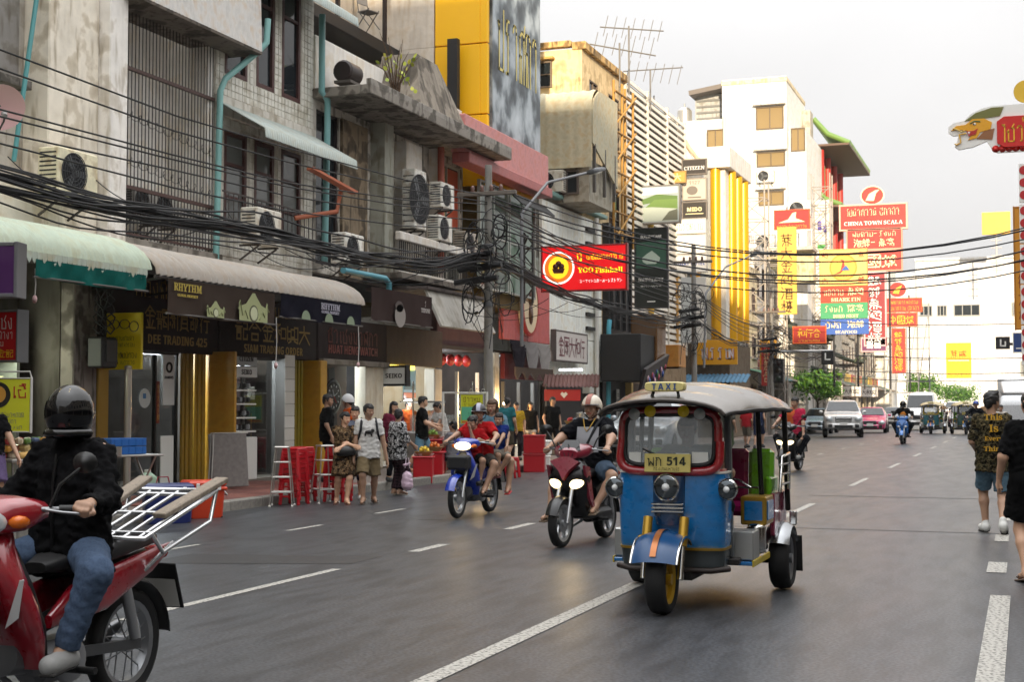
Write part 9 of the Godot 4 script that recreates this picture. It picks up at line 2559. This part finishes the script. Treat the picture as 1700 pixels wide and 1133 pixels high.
func people() -> void:
	var black := cloth("0e0e0e")
	var white := cloth("d4d2ce")
	var jeans := cloth("3c4a5e")
	# helmeted rider in front
	var a := rider("motorcyclist in a black helmet, black jacket and blue jeans on the red motorcycle",V(-4.36,0,-5.62),0.0,{"cell": 0.013,"h": 1.58,"fat": 1.12,"pelvis": V(0,0.82,-0.2),"top": cloth("0a0a0c"),"collar": true,"fold": 0.026,"top_name": "jacket","sleeve": 1.93,"hem": 0.14,"bottom": cloth("4e5f78"),"bottom_name": "jeans","leg": 1.95,"shoe": mt("8a8a88",0.7),"hair": "none","spine": V(0,1,0.02),"wide": 1.1,"look": 0.3,"el": V(0.3,-1,-0.35),"er": V(-0.3,-1,-0.35)})
	var aj: Dictionary = a.get_meta("joints")
	var ac: Vector3 = aj.chest
	part("zip",tb([ac + V(0,0.13,0.125),ac + V(0,0.0,0.15),ac + V(0,-0.2,0.155),ac + V(0,-0.36,0.15)],0.008,5),mt("1c1c1d",0.3,0.5),a)
	helmet(a,"glossy black full face helmet with a dark visor","full",mt("0b0b0c",0.08))
	solo("neck_scarf","black neck warmer under the full face helmet","scarf",flesh([[V(-4.36,1.3,-5.82),V(-4.36,1.4,-5.8),0.085,0.072]],0.016,60.0,0.01),cloth("070708"))
	# father and children on the blue motorcycle
	var f := rider("father in a red shirt and grey shorts driving the blue motorcycle",V(-7.3,-0.045,-18.72),0.0,{"cell": 0.018,"h": 1.54,"top": cloth("a81418"),"sleeve": 0.75,"bottom": cloth("4a4642"),"leg": 0.85,"shoe": mt("25201c",0.7),"sandal": true,"pelvis": V(0,0.82,-0.3),"look": 0.25,"spine": V(0,1,0.16)})
	helmet(f,"open grey helmet of the father in the red shirt","open",mt("1c1a1e",0.25),mt("8d8fa0",0.3))
	person("small boy in red seated before the father with a hand at his mouth",V(-7.3,-0.045,-18.72),0.0,{"cell": 0.016,"h": 1.15,"head": 1.22,"pelvis": V(0,0.84,0.0),"spine": V(0,1,0.1),"top": cloth("9a1218"),"sleeve": 0.8,"bottom": cloth("1a1a1e"),"leg": 0.8,"wl": V(0.2,1.05,0.2),"wr": V(0.0,1.22,0.16),"al": V(0.16,0.5,0.2),"ar": V(-0.16,0.5,0.2),"kl": V(0.6,0.2,0.8),"kr": V(-0.6,0.2,0.8),"look": -0.3,"nod": 0.15,"shoe": mt("151515")})
	person("small girl in blue sitting sideways behind the father",V(-7.3,-0.045,-18.72),0.0,{"cell": 0.016,"h": 1.1,"head": 1.22,"pelvis": V(0.17,0.9,-0.5),"spine": V(0.06,1,0.02),"top": cloth("1a2c6a"),"sleeve": 0.7,"bottom": cloth("8a8478"),"leg": 0.9,"hair": "tail","wl": V(0.3,1.0,-0.2),"wr": V(0.12,1.05,-0.25),"al": V(0.26,0.58,-0.3),"ar": V(0.22,0.56,-0.26),"kl": V(0.8,0.2,0.6),"kr": V(0.6,0.2,0.8),"look": 0.15,"shoe": mt("6a3a3a"),"sandal": true})
	person("long haired woman passenger at the back of the blue motorcycle",V(-7.3,-0.045,-18.72),0.0,{"cell": 0.02,"h": 1.56,"pelvis": V(0.02,0.9,-0.72),"spine": V(0,1,0.04),"top": cloth("5a7a8a"),"sleeve": 0.6,"bottom": cloth("8a5a3a"),"leg": 0.6,"hair": "long","hair_mat": mt("4a3420",0.6),"wl": V(0.34,0.98,-0.42),"wr": V(-0.2,1.0,-0.4),"al": V(0.36,0.36,-0.42),"ar": V(-0.32,0.36,-0.42),"kl": V(0.8,0.2,0.6),"kr": V(-0.8,0.2,0.6),"shoe": mt("a82020"),"sandal": true})
	# scooter rider
	var c := rider("heavy scooter rider in a navy shirt with a grey square and denim shorts",V(-4.56,0,-15.0),-0.1,{"cell": 0.015,"h": 1.6,"fat": 1.3,"top": cloth("0d0e13"),"sleeve": 0.85,"bottom": cloth("4a5a6c"),"leg": 0.85,"wide": 1.15,"shoe": mt("6a5a48",0.7),"sandal": true,"pelvis": V(0,0.83,-0.28),"al": V(0.2,0.4,0.18),"ar": V(-0.36,0.3,0.1),"kl": V(0.8,0.1,0.6),"kr": V(-0.95,0.1,0.5),"spine": V(0,1,0.04)})
	helmet(c,"cream open helmet with a red brown stripe","open",mt("c9bfae",0.25),mt("8a4a3a",0.35))
	var cj: Dictionary = c.get_meta("joints")
	part("shirt_print",rg_([loop_x(0.125,0.13,0,0.0,4,1.0)]) if false else print_patch(cj,0.13,0.14),mt("8f9094",0.9),c)
	var ss: Vector3 = cj.chest
	part("bag_strap",tb([ss + V(0.13,0.22,0.03),ss + V(0.1,0.12,0.15),ss + V(0.02,-0.06,0.185),ss + V(-0.1,-0.25,0.17)],0.016,6),mt("14171c",0.8),c)
	part("necklace",tb([ss + V(0.07,0.2,0.1),ss + V(0.03,0.1,0.165),ss + V(0.0,0.06,0.175),ss + V(-0.03,0.1,0.165),ss + V(-0.07,0.2,0.1)],0.006,5),mt("a8863a",0.3,0.8),c)
	# rider in the vest
	rider("young man in a pink shirt and orange vest on the dark scooter",V(-5.0,0,-32.6),-0.12,{"cell": 0.022,"h": 1.7,"top": cloth("b82a4a"),"sleeve": 0.8,"bottom": cloth("14171c"),"leg": 1.95,"shoe": mt("9a9a98"),"look": -0.3,"pelvis": V(0.05,0.88,-0.25),"wl": V(0.3,0.8,0.05)})
	solo("safety_vest","orange work vest worn over the pink shirt","vest",flesh([[V(-5.0,1.28,-32.83),V(-5.0,0.92,-32.86),0.165,0.16,1]],0.024,60.0),mt("b8501a",0.8))
	# far riders
	var r1 := rider("rider in dark clothes on the sky blue scooter",V(-4.44,0,-57.1),0.0,{"cell": 0.034,"top": cloth("101011"),"sleeve": 1.95,"bottom": cloth("111417"),"leg": 1.95,"shoe": mt("151515"),"hair": "none"})
	helmet(r1,"dark helmet of the rider on the sky blue scooter","full",mt("101011",0.2))
	solo("safety_vest","orange bib of the rider on the sky blue scooter","vest",flesh([[V(-4.44,1.15,-57.28),V(-4.44,1.0,-57.3),0.17,0.17,1]],0.03,60.0),mt("b8701a",0.8))
	var r2 := rider("rider in a dark jacket near the right edge of the road",V(-1.79,0,-58.9),0.08,{"cell": 0.034,"top": cloth("15171c"),"sleeve": 1.95,"bottom": cloth("1a1a1e"),"leg": 1.95,"shoe": mt("151515"),"hair": "none"})
	helmet(r2,"blue helmet of the rider near the right edge","open",mt("1a3a8a",0.2))
	var r3 := rider("rider on the small blue motorcycle farthest down the road",V(-5.2,0,-117.0),0.0,{"cell": 0.045,"top": cloth("1a1a1c"),"sleeve": 1.95,"bottom": cloth("1a1e28"),"leg": 1.95,"hair": "none"})
	helmet(r3,"dark helmet farthest down the road","open",mt("101011",0.2))
	rider("rider behind the far tuk-tuk at the bend",V(-6.6,0,-128.0),0.0,{"cell": 0.045,"top": cloth("5a4a3a"),"sleeve": 1.0,"bottom": cloth("1a1e28"),"leg": 1.95})
	rider("tuk-tuk driver in a grey shirt behind the windscreen",V(-2.47,-0.13,-10.91),0.0,{"cell": 0.024,"h": 1.5,"top": cloth("4a4a4c"),"sleeve": 0.7,"bottom": cloth("1a1a1c"),"leg": 1.95,"pelvis": V(0,0.84,0.0),"spine": V(0,1,0.0),"wl": V(0.26,1.1,0.26),"wr": V(-0.26,1.1,0.26),"al": V(0.16,0.55,0.3),"ar": V(-0.16,0.55,0.3)})
	# people by the stools
	var dress := cloth("ffffff",noise_tex("floral",0.05,3,[[0.0,Color("110e0c")],[0.38,Color("1a1511")],[0.48,Color("6a4a30")],[0.56,Color("a08a68")],[0.64,Color("1a1511")],[0.8,Color("8a6a4a")],[1.0,Color("251a14")]],256,33),0.9)
	var w := person("woman in a brown flowered dress with folded arms and a black waist bag",V(-10.45,-0.12,-21.0),0.55,{"cell": 0.016,"h": 1.5,"top": dress,"top_name": "dress","sleeve": 0.95,"hem": 0.1,"bottom": dress,"skirt": true,"leg": 0.88,"bottom_name": "dress_skirt","hair": "bun","wl": V(-0.1,0.93,0.24),"wr": V(0.12,0.96,0.25),"palml": V(0,0,-1),"palmr": V(0,0,-1),"al": V(0.02,0.07,0.14),"ar": V(-0.12,0.07,-0.14),"look": 0.5,"shoe": mt("6a4038"),"sandal": true,"tone": 1.25})
	var wj: Dictionary = w.get_meta("joints")
	solo("waist_bag","black leather waist bag held under the woman's folded arms","bag",flesh([[V(-0.1,0,0),V(0.1,0,0),0.075,0.075],[V(-0.08,0.05,0),V(0.08,0.05,0),0.05,0.05]],0.016,60.0),mt("0e0e0e",0.4),"",w.transform * ((wj.pel as Vector3) + V(0.0,0.06,0.17)),0.55)
	var m := person("man in a white printed shirt and khaki shorts with a dark backpack",V(-10.1,-0.11,-21.15),0.5,{"cell": 0.016,"h": 1.62,"top": white,"sleeve": 0.75,"hem": 0.12,"bottom": cloth("77684e"),"leg": 0.95,"wide": 1.25,"wl": V(0.3,0.72,0.05),"wr": V(-0.24,0.78,0.1),"al": V(0.1,0.08,-0.2),"ar": V(-0.09,0.08,0.12),"look": 0.5,"shoe": mt("4a4038"),"sandal": true,"tone": 0.95,"spine": V(0,1,0.06)})
	var mj: Dictionary = m.get_meta("joints")
	part("shirt_print",print_blob(mj),mt("252525",0.9),m)
	backpack(m,"dark backpack on the man in the white printed shirt","111218")
	person("man standing in a black shirt seen from the back by the gold shutter",V(-12.75,0.02,-24.8),2.2,{"cell": 0.02,"h": 1.68,"top": black,"sleeve": 0.9,"hem": 0.12,"bottom": cloth("15171c"),"leg": 1.95,"shoe": mt("151515"),"look": -0.5})
	var og := person("man in an orange shirt facing the man in black",V(-12.7,0.02,-25.7),-0.9,{"cell": 0.022,"h": 1.66,"top": cloth("c8541a"),"sleeve": 0.7,"bottom": cloth("1a1c21"),"leg": 1.95,"shoe": mt("202020"),"look": -0.6})
	helmet(og,"white cap of the man in the orange shirt","open",mt("c9c9c8",0.7))
	person("man with short brown hair just behind the flowered dress",V(-10.9,-0.13,-22.3),0.3,{"cell": 0.02,"h": 1.6,"top": cloth("6a7080"),"sleeve": 0.8,"hem": 0.1,"bottom": cloth("26304a"),"leg": 1.3,"hair_mat": mt("1a100b",0.6),"shoe": mt("c9c9c4"),"tone": 1.2})
	var bw := cloth("ffffff",noise_tex("bwfloral",0.045,2,[[0.0,Color("0b0b0c")],[0.5,Color("101011")],[0.54,Color("c9c8c8")],[0.68,Color("dcdcdc")],[0.72,Color("101011")],[1.0,Color("c9c9c9")]],256,17,FastNoiseLite.TYPE_SIMPLEX_SMOOTH,false),1.1)
	var plaid := cloth("ffffff",pic("plaid",32,func(im: Image):
		for q in 32 * 32:
			var x := q % 32
			var y := q / 32
			im.set_pixel(x,y,Color("4a343c") if (x % 16 < 3) != (y % 16 < 3) else Color("161014"))),9.0)
	person("woman in a black and white flowered top and plaid trousers seen from behind",V(-10.7,-0.13,-23.6),2.6,{"cell": 0.018,"h": 1.55,"fat": 1.08,"top": bw,"top_name": "blouse","sleeve": 1.4,"hem": 0.2,"bottom": plaid,"leg": 1.9,"wide": 1.3,"shoe": mt("8a7a68"),"sandal": true,"look": 0.7,"wl": V(0.2,0.95,0.25),"wr": V(-0.22,0.9,0.22)})
	var sack := thing("shopping_bag","white and pink plastic bag by the woman in plaid trousers","bag",V(-10.45,-0.13,-23.5),0.4)
	part("bag",flesh([[V(0,0.2,0),V(0,0.35,0),0.11,0.09],[V(-0.05,0.55,0),V(0.05,0.58,0),0.03,0.02]],0.02,40.0,0.02),mt("b9a0b0",0.5),sack)
	part("handle",tb([V(-0.04,0.5,0),V(-0.02,0.68,0),V(0.02,0.68,0),V(0.04,0.5,0)],0.008,5),mt("c9b9c4",0.5),sack)
	person("man in a black shirt and light blue shorts walking to the food stalls",V(-12.3,0.02,-28.4),1.9,{"cell": 0.018,"h": 1.66,"top": black,"sleeve": 0.8,"hem": 0.14,"bottom": cloth("6a90a4"),"leg": 0.95,"wide": 1.15,"wl": V(0.16,1.05,0.34),"wr": V(-0.18,1.0,0.34),"al": V(0.1,0.08,0.32),"ar": V(-0.1,0.12,-0.3),"shoe": mt("a87a5a"),"sandal": true,"tone": 1.2})
	person("cook in a white shirt bending over the red table",V(-12.6,0.02,-30.4),-0.6,{"cell": 0.02,"h": 1.55,"top": white,"sleeve": 0.5,"hem": 0.1,"bottom": cloth("1a1c21"),"leg": 1.9,"spine": V(-0.1,1,0.25),"wl": V(0.15,0.8,0.42),"wr": V(-0.2,0.78,0.4),"nod": 0.3,"look": -0.3,"shoe": mt("202020")})
	person("seller in an orange bib inside the lit food shop",V(-14.4,0.02,-32.4),1.3,{"cell": 0.022,"h": 1.6,"top": cloth("c85a28"),"sleeve": 0.5,"bottom": cloth("252528"),"leg": 1.9,"shoe": mt("202020")})
	person("woman in a black top and white shorts before the dark restaurant door",V(-13.4,0.02,-38.8),0.6,{"cell": 0.024,"h": 1.56,"top": black,"sleeve": 0.3,"bottom": cloth("c9c7c2"),"leg": 0.4,"hair": "long","shoe": mt("151515"),"al": V(0.1,0.08,0.12),"ar": V(-0.1,0.08,-0.12)})
	person("man in a black shirt and dark trousers walking with the woman in white shorts",V(-12.6,0.02,-38.4),0.8,{"cell": 0.024,"h": 1.7,"top": black,"sleeve": 0.6,"bottom": cloth("18191c"),"leg": 1.95,"shoe": mt("151515"),"al": V(0.1,0.08,0.25),"ar": V(-0.1,0.12,-0.25)})
	person("vendor in a black shirt and lilac apron cut by the left edge",V(-12.75,0.02,-15.25),0.9,{"cell": 0.016,"h": 1.58,"top": cloth("111113"),"sleeve": 0.75,"hem": 0.05,"bottom": cloth("6a5a80"),"skirt": true,"leg": 0.95,"hair": "tail","wl": V(0.3,0.8,0.3),"wr": V(-0.2,0.8,0.3),"shoe": mt("202020"),"tone": 1.1})
	person("customer in a grey shirt seated on a stool by the red table",V(-11.9,-0.14,-29.3),-1.9,{"cell": 0.022,"h": 1.62,"pelvis": V(0,0.52,0),"top": cloth("7a7a80"),"sleeve": 0.7,"bottom": cloth("25252b"),"leg": 0.95,"al": V(0.12,0.08,0.4),"ar": V(-0.12,0.08,0.38),"wl": V(0.15,0.75,0.35),"wr": V(-0.15,0.75,0.35),"shoe": mt("25201c"),"sandal": true})
	person("woman in a maroon top waiting behind the woman in plaid trousers",V(-11.6,0.02,-25.4),0.9,{"cell": 0.02,"h": 1.54,"top": cloth("6a2438"),"sleeve": 0.8,"bottom": cloth("1a1c23"),"leg": 1.9,"hair": "long","shoe": mt("202020"),"tone": 1.15})
	person("man in a teal shirt walking past the food case",V(-12.3,0.02,-33.8),3.0,{"cell": 0.024,"h": 1.66,"top": cloth("2a6a70"),"sleeve": 0.7,"bottom": cloth("4a4438"),"leg": 0.95,"shoe": mt("202020"),"al": V(0.1,0.08,0.2),"ar": V(-0.1,0.12,-0.22)})
	person("woman in a yellow blouse by the dark eatery's white frame",V(-12.9,0.02,-36.2),0.4,{"cell": 0.024,"h": 1.55,"top": cloth("b8962a"),"sleeve": 0.7,"bottom": cloth("252128"),"leg": 1.9,"hair": "tail","shoe": mt("202020"),"tone": 1.15})
	# beyond the tuk-tuk
	person("pedestrian in olive trousers behind the tuk-tuk roof post",V(-8.4,-0.08,-42.5),2.8,{"cell": 0.028,"top": cloth("4a4a44"),"sleeve": 0.8,"bottom": cloth("4a5440"),"leg": 1.95,"shoe": mt("151515"),"al": V(0.1,0.08,0.2),"ar": V(-0.1,0.12,-0.2)})
	person("pedestrian in a red shirt far behind the tuk-tuk",V(-9.7,-0.1,-52.6),3.0,{"cell": 0.03,"h": 1.55,"top": cloth("a02028"),"sleeve": 0.7,"bottom": cloth("6a6458"),"leg": 0.9,"shoe": mt("151515"),"al": V(0.1,0.08,0.2),"ar": V(-0.1,0.12,-0.2)})
	person("pedestrian in a navy vest and shorts beside the one in red",V(-9.25,-0.1,-52.6),3.1,{"cell": 0.03,"h": 1.66,"top": cloth("26304a"),"sleeve": 0.1,"bottom": cloth("2a3450"),"leg": 0.9,"shoe": mt("151515"),"al": V(0.1,0.08,-0.2),"ar": V(-0.1,0.12,0.2)})
	# the right hand side
	var camo := cloth("ffffff",noise_tex("camo",0.022,3,[[0.0,Color("0c0c09")],[0.36,Color("1c1a11")],[0.47,Color("4a4630")],[0.55,Color("6a5c40")],[0.63,Color("11100c")],[1.0,Color("252318")]],256,55,FastNoiseLite.TYPE_SIMPLEX_SMOOTH,true),1.9)
	var k := person("man in a camouflage shirt with yellow lettering and blue shorts walking away",V(-0.36,0,-17.7),PI + 0.1,{"cell": 0.015,"h": 1.64,"top": camo,"sleeve": 0.95,"hem": 0.16,"bottom": cloth("5a7484"),"leg": 0.9,"wide": 1.1,"hair": "quiff","look": -0.7,"wl": V(0.16,0.95,0.24),"wr": V(-0.28,0.8,0.1),"al": V(0.08,0.09,0.14),"ar": V(-0.08,0.14,-0.26),"tr": V(-0.03,-0.1,0.13),"shoe": mt("c9c9c4",0.6),"tone": 1.05})
	var yl := mt("c9981c",0.8)
	for q: Array in [["This",1.36,0.2],["Is",1.23,0.1],["Every",1.11,0.2],["Thing",0.99,0.22]]:
		var tm := part_mesh("lettering",type(q[0],q[2],0.095,true),yl,k,V(0.0,q[1],-0.165 if q[1] > 1.1 else -0.172),PI)
		tm.rotation.x = -0.02
	person("woman in a loose black dress cut by the right edge",V(0.06,0,-13.0),PI + 0.25,{"cell": 0.015,"h": 1.6,"top": cloth("0b0b0c"),"top_name": "dress","sleeve": 0.95,"hem": 0.1,"fat": 1.05,"bottom": cloth("0b0b0c"),"skirt": true,"leg": 0.8,"hair": "short","hair_mat": mt("100c0b",0.5),"wl": V(0.26,0.86,0.1),"wr": V(-0.3,0.8,0.05),"al": V(0.1,0.08,-0.15),"ar": V(-0.1,0.1,0.15),"shoe": mt("5a4a40"),"sandal": true,"tone": 1.2})
	person("long haired woman walking towards the camera before the white truck",V(-1.05,0,-52.0),0.2,{"cell": 0.028,"h": 1.62,"top": cloth("8a7a6a"),"sleeve": 0.4,"bottom": cloth("25211e"),"leg": 1.9,"hair": "long","tone": 1.2,"shoe": mt("151515"),"al": V(0.1,0.08,0.15),"ar": V(-0.1,0.1,-0.15)})
	person("short pedestrian beside the long haired woman",V(-0.75,0,-50.5),0.1,{"cell": 0.028,"h": 1.5,"top": cloth("c9c4bc"),"sleeve": 0.6,"bottom": cloth("1a1a1d"),"leg": 1.9,"shoe": mt("151515")})
	person("pedestrian in tan standing behind the far right rider",V(-1.6,0,-66.0),0.1,{"cell": 0.034,"h": 1.68,"top": cloth("9a7a5a"),"sleeve": 0.6,"bottom": cloth("252525"),"leg": 1.9,"shoe": mt("151515")})

# a flat print following the chest
func print_patch(j: Dictionary,w: float,h: float) -> G:
	var rs := []
	var c: Vector3 = j.chest
	for a in 7:
		var ring := PackedVector3Array()
		for b in 9:
			var u := -1.0 + b / 4.0
			var v := -1.0 + a / 3.0
			ring.append(c + V(u * w,v * h - 0.03,0.19 - 0.03 * u * u - 0.035 * maxf(v,0.0) + 0.005 * v))
		rs.append(ring)
	return grid(G.new(),rs)

func print_blob(j: Dictionary) -> G:
	var c: Vector3 = j.chest
	var g := G.new()
	g.ell(c + V(0,-0.02,0.142),V(0.07,0.03,0.008)).ell(c + V(0.06,0.005,0.14),V(0.03,0.03,0.008)).ell(c + V(-0.06,-0.05,0.14),V(0.014,0.035,0.008)).ell(c + V(0.04,-0.055,0.142),V(0.014,0.035,0.008))
	return g

func backpack(who: Node3D,label: String,hex: String) -> void:
	var j: Dictionary = who.get_meta("joints")
	var o := thing("backpack",label,"backpack")
	o.transform = who.transform
	var c: Vector3 = j.chest
	part("bag",flesh([[c + V(-0.07,0.08,-0.2),c + V(-0.07,-0.22,-0.22),0.085,0.1],[c + V(0.07,0.08,-0.2),c + V(0.07,-0.22,-0.22),0.085,0.1]],0.02,50.0),cloth(hex),o)
	for s: float in [-1.0,1.0]:
		part("shoulder_strap",tb([c + V(s * 0.1,0.1,-0.15),c + V(s * 0.115,0.2,-0.04),c + V(s * 0.12,0.16,0.08),c + V(s * 0.135,0.02,0.14),c + V(s * 0.17,-0.14,0.06),c + V(s * 0.14,-0.2,-0.12)],0.02,6),mt(hex,0.8),o)

# ---------------------------------------------------------------- greenery
func leafy(o: Node3D,called: String,centre: Vector3,r: Vector3,count: int,size: float,hexes: Array) -> void:
	var clumps := []
	for k in 14:
		var d := c_rand(1.0).normalized() * rng.randf_range(0.35,0.85)
		clumps.append(V(d.x * r.x,d.y * r.y,d.z * r.z))
	for h in hexes.size():
		var g := G.new()
		for k in count / hexes.size():
			var p: Vector3 = clumps[rng.randi() % 14] + c_rand(0.38) * r
			if rng.randf() < 0.15: p = c_rand(1.0) * r
			var b := Basis.from_euler(V(rng.randf() * TAU,rng.randf() * TAU,rng.randf() * TAU))
			var s := size * rng.randf_range(0.6,1.3)
			g.tri(centre + p + b * V(-0.4,0,0) * s,centre + p + b * V(0.4,0,0) * s,centre + p + b * V(0,0,1) * s)
			g.tri(centre + p + b * V(-0.4,0,0) * s,centre + p + b * V(0,0.2,-0.6) * s,centre + p + b * V(0.4,0,0) * s)
		var m: StandardMaterial3D = mt(hexes[h],0.6).duplicate()
		m.backlight_enabled = true
		m.backlight = Color.html(hexes[h]).darkened(0.4)
		stuff(part(called,g,m,o))

func trees() -> void:
	for q in [[V(-11.9,0.0,-88.2),3.4,V(1.5,0.95,1.5),"small bright green street tree behind the white pickup"],[V(-9.6,0,-150.0),4.2,V(1.9,1.3,1.9),"second small street tree near the bend"],[V(-7.4,0,-176.0),3.6,V(2.6,1.1,2.0),"low dark tree before the white mall"]]:
		var t := thing("street_tree",q[3],"tree",q[0])
		part("trunk",tb([V(0,0,0),V(0.05,0.9,0.03),V(0.0,q[1] * 0.55,0)],[0.11,0.085,0.06],8),worn("5a4a3a","grain",1,false),t)
		for k in 5:
			var a := TAU * k / 5 + 0.4
			part("limb",tb([V(0,q[1] * 0.5,0),V(cos(a) * 0.4,q[1] * 0.66,sin(a) * 0.4),V(cos(a) * 0.95,q[1] * 0.78,sin(a) * 0.95)],[0.05,0.035,0.012],6),worn("5a4a3a","grain",1,false),t)
		leafy(t,"crown",V(0,q[1] * 0.8,0),q[2],2600,0.17,["386414","2a5010","52781a"])
	# wild shrub on the concrete ledge
	var s := thing("shrub","straggly shrub with bare brown stems and yellow green leaves growing on the concrete ledge","shrub",V(-13.4,8.45,-29.4))
	s.scale = Vector3.ONE * 0.8
	for k in 12:
		var a := TAU * k / 12.0
		part("stem",tb([V(cos(a) * 0.08,0,sin(a) * 0.08),V(cos(a) * 0.14,0.5,sin(a) * 0.14),V(cos(a) * (0.3 + 0.05 * (k % 4)),0.9 + 0.12 * (k % 5),sin(a) * 0.35),V(cos(a) * (0.45 + 0.15 * (k % 3)),1.1 + 0.2 * (k % 5),sin(a) * 0.5)],[0.03,0.022,0.014,0.005],5),worn("6a5038","grain",1,false),s)
	part("root_clump",flesh([[V(0,-0.05,0),V(0,0.45,0),0.16,0.09]],0.03,40.0,0.05),worn("5a4632","grain",2,false),s)
	for k in 34:
		var a := rng.randf() * TAU
		var p := V(cos(a) * rng.randf_range(0.1,0.75),rng.randf_range(0.1,1.25),sin(a) * rng.randf_range(0.1,0.5))
		var b := Basis.from_euler(V(rng.randf_range(-0.8,0.8),rng.randf() * TAU,rng.randf_range(-0.8,0.8)))
		part("leaf",pz(PackedVector2Array([V2(0,0),V2(0.05,0.04),V2(0.055,0.1),V2(0,0.17),V2(-0.055,0.1),V2(-0.05,0.04)]),0.003,Transform3D(b,p)),mt(["a8b02a","8fa024","bcb83a"][k % 3],0.5),s)
